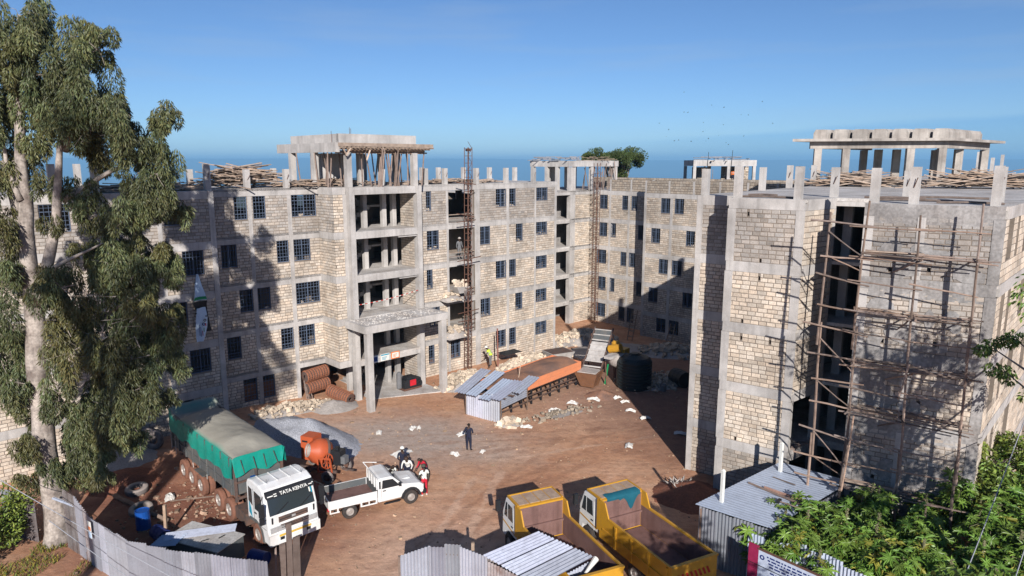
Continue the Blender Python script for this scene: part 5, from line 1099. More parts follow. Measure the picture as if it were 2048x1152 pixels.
b = MB(); b.lathe([(0, -.5), (.32, -.5), (.32, .5), (0, .5)], 14, Matrix.Translation((-.1, .2, 2.8)) @ Matrix.Rotation(1.3, 4, 'X')); obj('gearbox', b, 'yellow', t, local=True)
b = MB(); b.box(-1.6, -.4, -.3, .3, 2.3, 2.5); obj('chute', b, 'concrete', t, local=True)
b = MB(); b.bar((-.9, -.8, 1.0), (.2, -1.3, 2.3), .06); b.bar((-.9, -.8, 1.5), (-.2, -1.5, 1.7), .06); obj('brace', b, 'print_green', t, local=True)
# water tank and drums
t = thing('water_tank', 'large ribbed black plastic water tank standing half in shadow', 'water tank', (9.35, 51.6, -.02))
prof = [(0, 0), (1.28, 0)]; z = .06
for i in range(9): prof += [(1.28, z), (1.33, z + .05), (1.33, z + .15), (1.28, z + .2)]; z += .235
prof += [(1.27, z + .02), (1.05, z + .22), (.5, z + .38), (.3, z + .40), (.3, z + .52), (0, z + .54)]
b = MB(); b.lathe(prof, 40); obj('body', b, 'tank', t, local=True, smooth=False)
b = MB()
for i in range(8):
    a = i * .785; b.bar((1.2 * math.cos(a), 1.2 * math.sin(a), z + .12), (.35 * math.cos(a), .35 * math.sin(a), z + .42), .10, .06)
obj('rib', b, 'tank', t, local=True)
def drum(label, p, tilt, m, r=.3, h=.9, rz=0.0, group='drums and barrels'):
    mb = MB(); pr = [(0, 0), (r, 0), (r, h * .3), (r * 1.04, h * .33), (r, h * .36), (r, h * .63), (r * 1.04, h * .66), (r, h * .69), (r, h), (r * .9, h), (r * .9, h - .04), (0, h - .04)]
    mb.lathe(pr, 18, Matrix.Translation((p[0], p[1], gz(*p) + (r if tilt else 0))) @ Matrix.Rotation(rz, 4, 'Z') @ Matrix.Rotation(tilt, 4, 'X')); return lone('drum', mb, m, label, 'drum', group)
drum('dark blue drum lying on its side in the shadow right of the water tank', (12.7, 52.6), 1.57, 'black', .62, 1.4, .4)
drum('small pale bucket standing right of the water tank', (11.4, 50.6), 0, 'cloth_grey', .22, .5)
drum('blue drum standing behind the left fence by the tree', (-17.3, 30.4), 0, 'blue', .32, .9)
drum('second blue drum lying behind the left fence', (-16.3, 29.6), 1.57, 'print_navy', .32, .9, .9)
drum('grey blue drum near the cab in front of the skip box', (-11.2, 27.6), 1.57, 'print_navy', .3, .8, 1.2)
# tyres
TY = MB(); TY.lathe([(.28, -.14), (.42, -.15), (.53, -.13), (.56, -.08), (.56, .08), (.53, .13), (.42, .15), (.28, .14), (.27, 0), (.28, -.14)], 28)
tyre_me = mesh_of('tyre', TY, 'oldtyre', True)
for i, (x, y, z, tx, rz, lb) in enumerate(((-23.3, 37.6, .42, 1.2, .2, 'old tyre half sunk upright in the dust, leftmost of the row'), (-22.35, 37.5, .15, .15, 0, 'old tyre lying flat at the front of the tyre row'), (-22.6, 38.3, .5, 1.35, .5, 'old tyre upright just right of the hanging branch'), (-21.3, 38.7, .52, 1.4, -.1, 'dark tyre leaning behind another near the trailer tail'), (-20.75, 38.4, .52, 1.4, -.05, 'front dark tyre of the pair near the trailer tail'),
                                      (-21.7, 39.0, .5, 1.3, .3, 'tyre at the back of the tyre row against the wall'), (-19.4, 33.8, .12, .12, 0, 'tyre half buried in the red earth left of the trailer wheels'), (-18.2, 31.9, .12, .2, 0, 'tyre lying flat in shadow behind the left fence'), (-22.9, 38.8, .45, 1.1, .9, 'tyre behind the hanging branch'))):
    mw = Matrix.Translation((x, y, gz(x, y) + z)) @ Matrix.Rotation(rz, 4, 'Z') @ Matrix.Rotation(tx, 4, 'X'); o = inst('tyre', tyre_me, None, mw); tag(o, lb, 'tyre', 'old tyres by the wall')
# skip box behind the fence
t = thing('site_box', 'flat topped green grey site box with a zinc sheet across it behind the fence', 'box', (-13.3, 27.9, 0), -.38)
b = MB(); b.box(-1.45, 1.45, -.75, .75, 0, .98); obj('body', b, 'darkgrey', t, local=True)
b = MB(); b.box(-1.5, 1.5, -.8, .8, .985, 1.03); obj('lid', b, 'slab', t, local=True)
for x in (-1.42, 1.42):
    b = MB(); b.box(x - .04, x + .04, -.79, -.755, 0, .98); obj('corner_post', b, 'concrete', t, local=True)
mb = MB(); q = frame((-13.7, 28.1), .25, 1.06); corr(mb, q @ Vector((-1.3, -.3, 0)), q @ Vector((-1.3, .3, 0)), q @ Vector((1.6, .3, .05)), q @ Vector((1.6, -.3, .05)), tint=(1, 1, 1.03)); lone('zinc_sheet', mb, 'zinc', 'narrow bright zinc sheet lying across the site box', 'metal sheet')
mb = MB(); q = frame((-14.8, 27.6), -.1, 1.04); corr(mb, q @ Vector((-.5, -.45, -.1)), q @ Vector((-.5, .45, -.1)), q @ Vector((.7, .45, .05)), q @ Vector((.7, -.45, .05)), tint=(.7, .7, .75)); lone('zinc_sheet', mb, 'bluezinc', 'short sheet at the left end of the site box', 'metal sheet')
for x, y, a in ((-13.1, 27.5, .6), (-12.5, 27.8, 1.0), (-12.3, 28.2, .2)):
    mb = MB(); q = frame((x, y), a, 1.05); mb.bar(q @ Vector((-.15, 0, .01)), q @ Vector((.15, 0, .02)), .03); lone('iron_scrap', mb, 'black', ('bent black iron on the middle of the site box lid', 'black iron bar on the near right part of the site box lid', 'black iron hook at the far right corner of the site box lid')[int(a > .5) + int(a > .9)], 'scrap', 'iron scraps on the site box')
mb = MB(); mb.bar((-15.75, 29.4, -.1), (-15.7, 29.4, 1.7), .12, tint=(1.2, 1.1, 1)); lone('post', mb, 'plank', 'single timber post standing behind the left fence', 'post')
for i, (a, b, lb) in enumerate((((-20.2, 33.2), (-16.4, 30.9), 'long log lying from the tree towards the timber post'), ((-17.2, 32.8), (-14.4, 33.6), 'thin stick lying on the red earth beside the trailer'), ((-14.0, 29.9), (-12.9, 30.9), 'dark stick in the shade near the front wheel'))):
    mb = MB(); mb.tube([(*a, gz(*a) + .08), ((a[0] + b[0]) / 2, (a[1] + b[1]) / 2, gz(*b) + .12), (*b, gz(*b) + .1)], (.14, .1, .1, .04)[i:i + 3] if i == 0 else .04, 7, tint=(.8, .75, .7)); lone('log', mb, 'pole', lb, 'log', smooth=True)
# white bags and scraps lying about
BG = [(-3.12, 41.87, 0.55, 'beside the dark dressed man'), (-3.35, 38.8, 0.4, 'in front of the dark dressed man'), (-6.42, 42.88, 0.45, 'on the grey grit below the entrance'), (-8.43, 42.04, 0.4, 'upright left of the grey grit'), (0.94, 43.14, 0.5, 'below the sand trough, crumpled'), (2.91, 46.22, 0.55, 'printed, at the middle of the trough front'), (4.31, 47.65, 0.5, 'at the far end of the trough front'), (5.94, 48.5, 0.6, 'in the litter left of the water tank'), (6.44, 49.05, 0.4, 'beside another in the litter left of the water tank'), (7.09, 40.05, 0.5, 'alone on the bare earth towards the right building'), (10.71, 42.04, 0.55, 'against the foot of the right building'), (8.22, 46.12, 0.45, 'on the edge of the big shadow'), (7.69, 48.83, 0.4, 'right of the hopper legs'), (8.1, 47.96, 0.4, 'just inside the big shadow'), (8.92, 44.68, 0.5, 'flat inside the big shadow'), (-17.42, 33.21, 0.5, 'beside the trailer wheels'), (-6.52, 38.94, 0.8, 'flat behind the men at the pickup'), (-6.0, 42.88, 0.3, 'small, by the grey grit'), (-13.3, 42.88, 0.4, 'on the gravel pile edge'), (-1.75, 39.16, 0.3, 'small, right of the dark dressed man')]
for i, (px, py, s, lb) in enumerate(BG):
    p = Vector((px, py, 0)); mb = MB(); n = 6; vs = []; fs = []; a = U(0, 3)
    for j in range(n + 1):
        for k in range(n + 1):
            x, y = (-1 + 2 * k / n), (-1 + 2 * j / n); w = frame(p, a) @ Vector((s * x * (.8 + .2 * mnoise.noise(Vector((y * 2, i, 0)))), s * .55 * y * (.8 + .3 * mnoise.noise(Vector((x * 2, i, 5)))), 0))
            vs.append((w.x, w.y, gz(w.x, w.y) + .03 + .16 * max(0, (1 - .6 * (x * x + y * y))) * (1 + 1.2 * mnoise.noise(Vector((x * 1.8 + i, y * 1.8, 3)))) if p.y < 99 else 0))
    for j in range(n):
        for k in range(n): q0 = j * (n + 1) + k; fs.append((q0, q0 + 1, q0 + n + 2, q0 + n + 1))
    mb.add(vs, fs); lone('bag', mb, 'bag', 'empty white bag ' + lb, 'bag', 'empty bags lying on the ground')
# dry plants and tar paper
t = thing('dry_plant', 'dry pale leafy plant on the bank at the foot of the right building', 'plant', (8.7, 34.2, .4)); lf = MB()
for _ in range(60):
    d = Vector((U(-1, 1), U(-1, 1), U(.1, .9))); blade(lf, Vector((8.7 + U(-.5, .7), 34.2 + U(-.4, .4), .35)), d, U(.2, .5), .04, (1, 1, 1))
obj('leaves', lf, 'dustpile', t, kind='stuff')
mb = MB(); q = frame((-.2, 57.9), .7, .75); vs = []; fs = []
for j in range(6):
    for k in range(6): w = q @ Vector((-1 + .4 * k, -.6 + .24 * j, .25 * mnoise.noise(Vector((k, j, 3))) + .25)); vs.append(tuple(w))
for j in range(5):
    for k in range(5): q0 = j * 6 + k; fs.append((q0, q0 + 1, q0 + 7, q0 + 6))
mb.add(vs, fs); lone('tarpaulin', mb, 'black', 'crumpled black sheet on the stone pile beside the bright vested worker', 'tarpaulin')
mb = MB(); mb.tube([(-1.15, 55.6, .4), (-1.2, 55.7, 3.6)], .06, 7, tint=(1, .55, .5)); lone('pole', mb, 'pole', 'upright reddish pole beside the bright vested worker', 'pole')
for i, (x, y, h, a) in enumerate(((15.2, 66.2, 2.0, .3), (11.9, 68.8, 3.0, -.7))):
    t = thing('ladder', ('short wooden ladder leaning under the barred window of the far wing', 'plank chute leaning on the far wing in front of the corner')[i], 'ladder', (x, y, gz(x, y)), -.78)
    for s in (-.3, .3): b = MB(); b.bar((s, 0, 0), (s * (.8 if i == 0 else 1), .8, h), .07, tint=(.9, .85, .8)); obj('rail', b, 'plank', t, local=True)
    for k in range(5): b = MB(); f = (k + .7) / 5.5; b.bar((-.3, .8 * f, h * f), (.3, .8 * f, h * f), .05 if i == 0 else .3, .05, tint=(.9, .85, .8)); obj('rung', b, 'plank', t, local=True)
# hanging banner on the left wing
t = thing('banner', 'torn pale blue advertising banner hanging twisted down the left wing', 'banner', (*PL(-1.35, .25), 6.2), ANG)
def cloth(pts, m, name, off=0.0):
    b = MB(); vs = []; fs = []
    for i, (z, x0, x1, y0, y1) in enumerate(pts):
        for k in range(5): f = k / 4; vs.append((x0 + (x1 - x0) * f, y0 + (y1 - y0) * f + .08 * math.sin(f * 5 + z * 2) + off, z))
    for i in range(len(pts) - 1):
        for k in range(4): q0 = i * 5 + k; fs.append((q0, q0 + 1, q0 + 6, q0 + 5))
    b.add(vs, fs); return obj(name, b, m, t, local=True, smooth=True)
cloth([(4.1, -.05, .05, 0, 0), (3.4, -.22, .2, -.05, .05), (2.9, -.3, .34, -.1, .05), (2.5, -.42, .42, -.12, 0)], 'print_sky', 'upper_fold')
cloth([(2.72, -.30, .36, -.12, .02), (2.62, -.38, .40, -.13, 0), (2.54, -.42, .42, -.14, 0)], 'print_green', 'print', -.012)
cloth([(2.42, -.5, .45, -.12, .05), (2.0, -.3, .45, .0, .1), (1.5, .0, .52, .05, .12), (.5, .15, .62, .06, .12)], 'black', 'back_fold', .05)
o = cloth([(2.05, -.28, .32, -.16, .0), (1.4, -.35, .42, -.16, .0), (.8, -.38, .34, -.14, .0), (.2, -.40, .12, -.1, .0), (-.05, -.38, .02, -.1, 0)], 'print_sky', 'lower_fold')
for x, z, r, m in ((.24, 1.52, .06, 'black'), (.14, 1.28, .09, 'black'), (.05, 1.05, .10, 'print_navy')):
    b = MB(); b.lathe([(r * .45, 0), (r, 0), (r, .012), (r * .45, .012)], 14, Matrix.Translation((x, -.22, z)) @ Matrix.Rotation(1.57, 4, 'X')); obj('print', b, m, o, local=True)
for x, z, w, h, m in ((.2, 1.0, .05, .18, 'red'), (-.02, .5, .04, .3, 'maroon'), (-.12, .6, .03, .6, 'print_navy'), (-.2, .7, .025, .7, 'print_navy'), (-.30, 1.75, .1, .06, 'black'), (.07, .7, .04, .25, 'print_green')):
    b = MB(); b.box(x - w, x, -.235, -.225, z - h / 2, z + h / 2); obj('print', b, m, o, local=True)
# striped tape across the hall
for i in range(12):
    pass
t = thing('barrier_tape', 'red and white tape sagging across the third floor hall opening', 'tape', tuple(sh.P(3, .1, 7.0)))
for i in range(24):
    a = sh.P(.3 + i * .22, .0, 7.05 - .10 * math.sin(math.pi * i / 24) + .018 * i); b_ = sh.P(.3 + (i + 1) * .22, .0, 7.05 - .10 * math.sin(math.pi * (i + 1) / 24) + .018 * (i + 1)); b = MB(); b.bar(a, b_, .012, .05); obj('tape', b, 'stripe_red' if i % 2 else 'cloth_white', t)
# ------------------------------------------------------------------ vehicles (local axes: x forward, y left, z up)
def wheel(parent, x, y, r, w, m='rubber', rimm='rim', side=1, dual=False, name='wheel'):
    """tyre with rim and hub nuts; side = +1 when its outer face looks to +y"""
    q = Matrix.Translation((x, y, r)) @ Matrix.Rotation(-math.pi / 2 * side, 4, 'X'); tw = w * (2.1 if dual else 1)
    b = MB(); hw = w / 2
    offs = (0, -w * 1.12) if dual else (0,)
    for o in offs: b.lathe([(r * .56, o - hw), (r * .86, o - hw), (r * .97, o - hw * .8), (r, o - hw * .45), (r, o + hw * .45), (r * .97, o + hw * .8), (r * .86, o + hw), (r * .58, o + hw), (r * .56, o + hw * .6)], 26, q)
    t = obj(name, b, m, parent, local=True, smooth=False)
    b = MB(); b.lathe([(r * .57, hw * .55), (r * .52, hw * .95), (r * .45, hw * (.2 if dual else .6)), (r * .26, hw * (.15 if dual else .75)), (r * .2, hw * .9), (0, hw * .92)], 22, q)
    for k in range(8): a = k * .785; b.lathe([(0, hw * .8), (r * .03, hw * .8), (r * .03, hw * .3), (0, hw * .3)][::-1], 6, q @ Matrix.Translation((r * .33 * math.cos(a), r * .33 * math.sin(a), 0)))
    obj('rim', b, rimm, t, local=True); return t
def part(name, parent, m, *boxes, **k):
    b = MB(); [b.box(*x) for x in boxes]; return obj(name, b, m, parent, local=True, **k)
def quad(name, parent, m, pts, th=.012, out=None):
    """flat plate through 4 points, thickness th outwards"""
    p = [Vector(q) for q in pts]; n = (p[1] - p[0]).cross(p[3] - p[0]).normalized() * th
    b = MB(); b.hexa([tuple(q) for q in p] + [tuple(q + n) for q in p]); return obj(name, b, m, parent, local=True)
def words(txt, size, parent, m, mw, name='lettering', sx=1.0, depth=.004):
    c = bpy.data.curves.new(name, 'FONT'); c.body = txt; c.size = size; c.extrude = depth; c.align_x = 'CENTER'; c.align_y = 'CENTER'; c.offset = size * .018
    tmp = bpy.data.objects.new('tmp', c); COL.objects.link(tmp); dg = bpy.context.evaluated_depsgraph_get(); me = bpy.data.meshes.new_from_object(tmp.evaluated_get(dg)); bpy.data.objects.remove(tmp)
    me.name = name; me.materials.clear(); me.materials.append(M[m]); o = bpy.data.objects.new(name, me); COL.objects.link(o); o.parent = parent; o.matrix_basis = mw @ Matrix.Diagonal((sx, 1, 1, 1)); MW[o.name] = MW[parent.name]; return o
# --- white tractor unit coupled to a tipping trailer
H1 = math.radians(-46.5)
t = thing('articulated_lorry', 'white cabbed articulated lorry with a dark tipper trailer, facing the gate', 'lorry', (-17.9, 37.5, .02), H1)
def draped(x): return 2.45 - .10 * math.sin(x * 2.1) - .05 * math.sin(x * 5)
part('trailer_body', t, 'darkgrey', (0, 8.4, -1.22, -1.14, 1.52, 3.38), (0, 8.4, 1.14, 1.22, 1.52, 3.38), (8.32, 8.4, -1.139, 1.139, 1.52, 3.35), (0, .08, -1.139, 1.139, 1.52, 3.5), (.08, 8.31, -1.139, 1.139, 1.52, 1.60))
for i in range(9):
    for y in (-1.28, 1.23): part('side_rib', t, 'darkgrey', (.1 + i * 1.0, .22 + i * 1.0, y, y + .05, 1.52, 3.35))
for z in (1.95, 2.6): part('side_rail', t, 'darkgrey', (.0, 8.35, -1.265, -1.225, z, z + .06))
part('rear_frame', t, 'concrete', (-.06, .0, -1.28, -1.1, 1.35, 3.35), (-.06, .0, 1.1, 1.28, 1.35, 3.35))
part('front_frame', t, 'chassis', (8.41, 8.49, -1.2, -1.08, 1.2, 3.35), (8.41, 8.49, 1.08, 1.2, 1.2, 3.35), (8.41, 8.49, -.2, -.1, 1.2, 3.35), (8.41, 8.49, -1.07, 1.07, 1.3, 1.42), (8.41, 8.49, -1.07, -.21, 2.1, 2.18))
part('ram', t, 'blue', (8.9, 9.12, -.62, -.40, 1.0, 2.5))
part('chassis', t, 'chassis', (.3, 9.6, -.48, -.34, 1.0, 1.45), (.3, 9.6, .34, .48, 1.0, 1.45), (5.4, 11.6, -.46, -.36, .62, .84), (5.4, 11.6, .36, .46, .62, .84), *[(x, x + .12, -.35, .35, .7, .95) for x in (1.5, 3, 4.5, 6, 7.2, 8.6, 9.3)])
part('catwalk', t, 'chassis', (8.95, 9.6, -1.0, 1.0, 1.0, 1.05), (7.0, 8.5, -.3, .3, 1.15, 1.22))
for x in (1.6, 2.85, 4.1):
    for s in (-1, 1): wheel(t, x, s * 1.16, .58, .29, 'muddytyre', 'rim', s, True)
for x in (6.35, 7.65):
    for s in (-1, 1): wheel(t, x, s * 1.12, .57, .29, 'muddytyre', 'rim', s, True)
for s in (-1, 1): wheel(t, 10.75, s * 1.05, .52, .30, 'muddytyre', 'rim', s)
part('mudguard', t, 'darkgrey', (3.5, 4.7, -1.34, -.8, 1.24, 1.28)); part('fuel_tank', t, 'chassis', (8.35, 9.55, -1.2, -.62, .45, 1.02)); part('battery_box', t, 'chassis', (8.5, 9.4, .62, 1.2, .45, 1.0))
b = MB(); b.bar((.6, -1.26, 2.2), (.6, -1.26, 1.2), .02); b.bar((3.1, -1.27, 2.3), (3.2, -1.27, 1.25), .02); b.bar((5.2, -1.27, 2.3), (5.1, -1.27, 1.25), .02); obj('lashing', b, 'bag', t, local=True)
# cab
cx = 9.78
PRF = [(0, 1.02), (0, 2.70), (.12, 2.90), (.5, 2.97), (1.25, 2.95), (1.62, 2.82), (1.70, 2.70), (2.06, 1.72), (2.12, 1.0), (2.16, .95), (2.16, .42), (1.55, .42), (1.50, .62), (1.36, .88), (1.1, 1.05), (.75, 1.08), (.4, 1.04)]
b = MB(); b.profile([(cx + x, z) for x, z in PRF], -1.18, 1.18); cab = obj('cab', b, 'white', t, local=True)
bv = cab.modifiers.new('bevel', 'BEVEL'); bv.width = .06; bv.segments = 2; bv.limit_method = 'ANGLE'; bv.angle_limit = .7
def ws(f, y, o=.0):                                             # a point on the windscreen slope
    return (cx + 1.70 + .36 * f + .012 + o, y, 2.70 - .98 * f + .004)
b = MB(); b.hexa([ws(.98, -1.06, -.02), ws(.98, 1.06, -.02), ws(.10, 1.04, -.02), ws(.10, -1.04, -.02), ws(.98, -1.06, .012), ws(.98, 1.06, .012), ws(.10, 1.04, .012), ws(.10, -1.04, .012)]); obj('windscreen', b, 'glass', t, local=True)
b = MB(); b.hexa([ws(.17, -1.12, .02), ws(.17, 1.12, .02), ws(-.06, 1.12, .02), ws(-.06, -1.12, .02), ws(.21, -1.12, .20), ws(.21, 1.12, .20), ws(-.04, 1.12, .16), ws(-.04, -1.12, .16)]); vis = obj('sun_visor', b, 'black', t, local=True)
sl_ = math.atan2(.98 * .30, .36 * .30 + .08)
vq = Matrix.Translation((cx + 1.70 + .036 + .214, 0, 2.70 - .098 + .004)) @ Matrix.Rotation(math.pi / 2, 4, 'Z') @ Matrix.Rotation(math.atan2(.294, .188), 4, 'X')
words('TATA KENYA', .215, vis, 'cloth_white', vq @ Matrix.Translation((.14, 0, .006)))
for x, w, y in ((-.95, .26, .0), (-.72, .14, .045), (-.72, .14, -.045), (.93, .16, .0), (1.05, .06, .045)):
    b = MB(); b.box(x - w / 2, x + w / 2, y - .022, y + .022, .004, .012, mtx=vq); obj('mark', b, 'cloth_white', vis, local=True)
b = MB()
for y0 in (-.75, .35): b.bar(ws(.95, y0, .03), ws(.62, y0 + .6, .03), .025)
obj('wiper', b, 'black', t, local=True)
quad('sticker', t, 'print_teal', [ws(.55, .98, .013), ws(.55, 1.03, .013), ws(.2, 1.02, .013), ws(.2, .97, .013)], .004); quad('sticker', t, 'cloth_white', [ws(.5, .90, .013), ws(.5, .96, .013), ws(.3, .95, .013), ws(.3, .89, .013)], .004)
for s in (-1, 1):
    y = s * 1.18
    b = MB(); n0 = [(cx + .82, 1.70), (cx + 1.62, 1.70), (cx + 1.50, 2.5), (cx + .82, 2.56)]; b.profile(n0, y - .012, y + .012); d = obj('side_window', b, 'glass', t, local=True)
    b = MB(); b.profile([(cx + .18, 1.9), (cx + .58, 1.78), (cx + .58, 2.55), (cx + .22, 2.6)], y - .012, y + .012); obj('side_window', b, 'glass', t, local=True)
    b = MB(); b.box(cx + .70, cx + .72, y - .008, y + .008, 1.1, 2.62); b.box(cx + .72, cx + 1.9, y - .008, y + .008, 1.08, 1.095); obj('door_seam', b, 'black', t, local=True)
    part('door_handle', t, 'black', (cx + .80, cx + .98, y - .03, y + .03, 1.50, 1.56))
    part('mirror', t, 'black', (cx + 2.0, cx + 2.16, s * 1.42 - .10, s * 1.42 + .10, 1.85, 2.4), (cx + 2.0, cx + 2.12, s * 1.42 - .09, s * 1.42 + .09, 1.5, 1.80)); b = MB(); b.bar((cx + 1.7, y, 2.6), (cx + 2.05, s * 1.45, 2.45), .03); b.bar((cx + 1.95, y, 1.6), (cx + 2.05, s * 1.45, 1.6), .03); obj('mirror_arm', b, 'black', t, local=True)
    b = MB(); b.profile([(cx + .18, 1.35), (cx + .5, 1.15), (cx + .42, 1.6), (cx + .22, 1.95)], y - .005, y + .005); obj('logo', b, 'print_teal', t, local=True)
    b = MB(); b.profile([(cx + 1.1 + .0, 1.09), (cx + .2, 1.04), (cx + .24, 1.16), (cx + .9, 1.22), (cx + 1.28, 1.14), (cx + 1.55, .94), (cx + 1.66, .66), (cx + 1.7, .40), (cx + 1.52, .40), (cx + 1.48, .64), (cx + 1.34, .90)], y - .03, y + .03); obj('wheel_arch', b, 'darkgrey', t, local=True)
    part('headlamp', t, 'lens', (cx + 2.10, cx + 2.175, s * .70 - .30 + (0 if s > 0 else 0), s * .70 + .38 if s > 0 else s * .70 + .30 - 0, .98, 1.22) if s > 0 else (cx + 2.10, cx + 2.175, -1.10, -.45, .98, 1.22))
    part('fog_lamp', t, 'lens', (cx + 2.15, cx + 2.185, s * .95 - .07, s * .95 + .07, .58, .70)); part('vent', t, 'black', (cx + 2.085, cx + 2.12, s * .98 - .03, s * .98 + .03, 1.38, 1.66))
g = part('grille', t, 'chassis', (cx + 2.04, cx + 2.12, -.68, .68, 1.36, 1.60)); part('bar', g, 'black', (cx + 2.115, cx + 2.13, -.66, .66, 1.47, 1.50)); part('badge', g, 'lens', (cx + 2.12, cx + 2.135, -.09, .09, 1.44, 1.53))
g = part('grille', t, 'chassis', (cx + 2.09, cx + 2.17, -.62, .70, 1.04, 1.24)); part('bar', g, 'black', (cx + 2.165, cx + 2.18, -.6, .68, 1.10, 1.13), (cx + 2.165, cx + 2.18, -.6, .68, 1.18, 1.2))
part('bumper', t, 'white', (cx + 2.05, cx + 2.24, -1.19, 1.19, .42, .90)); part('bumper_stripe', t, 'yellowpaint', (cx + 2.235, cx + 2.25, -.75, .75, .76, .86)); part('number_plate', t, 'cloth_white', (cx + 2.235, cx + 2.25, -.30, .28, .56, .70)); part('bumper_slot', t, 'black', (cx + 2.232, cx + 2.246, .52, .72, .60, .74), (cx + 2.232, cx + 2.246, -.72, -.52, .60, .74))
for i in range(4): part('roof_rib', t, 'white', (cx + .3, cx + 1.35, -.85 + i * .55, -.80 + i * .55, 2.95, 2.99))
b = MB(); b.bar((cx + 1.3, -.8, 2.9), (cx + 1.32, -.8, 3.15), .015); b.bar((cx + 1.3, .85, 2.9), (cx + 1.32, .85, 3.15), .015); obj('aerial', b, 'black', t, local=True)
# green sheet over the load
tp = thing('tarpaulin', 'dusty green tarpaulin tied over the heaped load of the trailer', 'tarpaulin', (-17.9, 37.5, 2.4), H1)
b = MB(); nx, ny = 44, 22; vs = []; fs = []
for i in range(nx + 1):
    x = -.06 + 8.55 * i / nx
    for j in range(ny + 1):
        v = -1 + 2 * j / ny; a = abs(v)
        if a > .80:                                              # the hanging skirt
            f = (a - .80) / .20; lo = 1.0 + .10 * math.sin(x * 1.9 + v) + .07 * math.sin(x * 4.3); y = math.copysign(1.27 + .05 * f + .03 * math.sin(x * 6) * f, v); z = 3.42 - lo * f
            if x < .9: z += .32 * (1 - x / .9) * (1 - f * .6)
        else:
            u = a / .80; y = v / .80 * 1.27; edge = 3.42 + (.32 * (1 - x / .9) if x < .9 else 0)
            hp = .36 * (1 - u ** 2.2) * sstep(.5, 2.6, x) * (1 - .92 * sstep(6.6, 8.5, x)) * (1 + .25 * math.sin(x * .9 + .5)); z = edge - .32 * (sstep(.05, .35, x)) * (1 - sstep(.7, 1.8, x)) * (1 - u ** 6) + hp + .035 * mnoise.noise(Vector((x * 1.3, y * 1.6, 4))) + .05 * mnoise.noise(Vector((x * 3, y * 3, 1))) * (1 - u)
        vs.append((x, y, z - 2.4))
for i in range(nx):
    for j in range(ny): k = i * (ny + 1) + j; fs.append((k, k + ny + 1, k + ny + 2, k + 1))
k0 = len(vs)                                                     # front skirt
for r in range(4):
    for j in range(ny + 1):
        v = -1 + 2 * j / ny; y = max(-1.3, min(1.3, v * 1.6)) ; f = r / 3; top = vs[nx * (ny + 1) + j]
        vs.append((8.50 + .06 * f + .04 * math.sin(v * 9) * f, top[1], top[2] - (f * (.88 + .10 * math.sin(v * 7)) if abs(v) <= .80 else 0)))
for r in range(3):
    for j in range(ny): k = k0 + r * (ny + 1) + j; fs.append((k, k + ny + 1, k + ny + 2, k + 1))
b.add(vs, fs); obj('sheet', b, 'tarp', tp, local=True, smooth=True)
b = MB()
for y0, y1 in ((-.9, -.75), (-.3, -.15), (.2, .32), (.7, .9)): b.bar((8.60, y0, .9), (8.61, y1, .2), .025)
obj('fold_rope', b, 'chassis', tp, local=True)
# --- white pickup
P1 = math.radians(29); t = thing('pickup', 'white single cab pickup with an open drop side bed and black wheel arches', 'pickup', (-8.21, 32.04, .0), P1)
# wheels: rear axle at x = 0, front axle at 3.12
for x in (0, 3.12):
    for s in (-1, 1): wheel(t, x, s * .76, .37, .25, 'rubber', 'rim', s)
BP = [(1.42, .55), (1.42, 1.62), (1.58, 1.70), (2.1, 1.70), (2.22, 1.64), (2.72, 1.16), (3.62, 1.02), (3.80, .90), (3.84, .52), (3.60, .46), (3.56, .58), (3.42, .80), (3.12, .88), (2.82, .80), (2.68, .56), (2.62, .46), (1.42, .46)]
b = MB(); b.profile(BP, -.84, .84); o = obj('body', b, 'white', t, local=True); bv = o.modifiers.new('bevel', 'BEVEL'); bv.width = .05; bv.segments = 2; bv.limit_method = 'ANGLE'; bv.angle_limit = .6
b = MB(); b.hexa([(2.245, -.72, 1.60), (2.245, .72, 1.60), (2.70, .76, 1.175), (2.70, -.76, 1.175), (2.26, -.72, 1.625), (2.26, .72, 1.625), (2.725, .76, 1.195), (2.725, -.76, 1.195)]); obj('windscreen', b, 'glass', t, local=True)
for s in (-1, 1):
    y = s * .84
    b = MB(); b.profile([(1.62, 1.14), (2.56, 1.14), (2.18, 1.56), (1.66, 1.58)], y - .012, y + .012); obj('side_window', b, 'black', t, local=True)
    b = MB(); b.box(1.48, 1.56, y - .01, y + .01, 1.16, 1.55); obj('quarter_window', b, 'black', t, local=True)
    b = MB(); b.box(1.585, 1.595, y - .006, y + .006, .6, 1.6); b.box(2.64, 2.65, y - .006, y + .006, .6, 1.12); obj('door_seam', b, 'black', t, local=True)
    part('door_handle', t, 'black', (1.66, 1.82, y - .02, y + .02, 1.00, 1.05)); part('mirror', t, 'black', (2.45, 2.55, s * .98 - .08, s * .98 + .08, 1.18, 1.34))
    a = [(3.12 + .52 * math.cos(k * math.pi / 10), .40 + .50 * math.sin(k * math.pi / 10)) for k in range(11)]; a2 = [(3.12 + .42 * math.cos(k * math.pi / 10), .40 + .40 * math.sin(k * math.pi / 10)) for k in range(10, -1, -1)]
    for k in range(10):
        b = MB() if k == 0 else b; b.profile([a[k], a[k + 1], a2[9 - k], a2[10 - k]], y - .05, y + .05)
    obj('wheel_arch', b, 'black', t, local=True); part('headlamp', t, 'lens', (3.78, 3.845, s * .62 - .14, s * .62 + .14, .74, .88)); part('step', t, 'black', (1.7, 2.5, s * .88 - .06, s * .88 + .06, .34, .38))
part('grille', t, 'black', (3.80, 3.85, -.44, .44, .72, .88)); part('bumper', t, 'black', (3.76, 3.95, -.86, .86, .42, .62)); part('bonnet_scoop', t, 'white', (2.85, 3.3, -.2, .2, 1.09, 1.14))
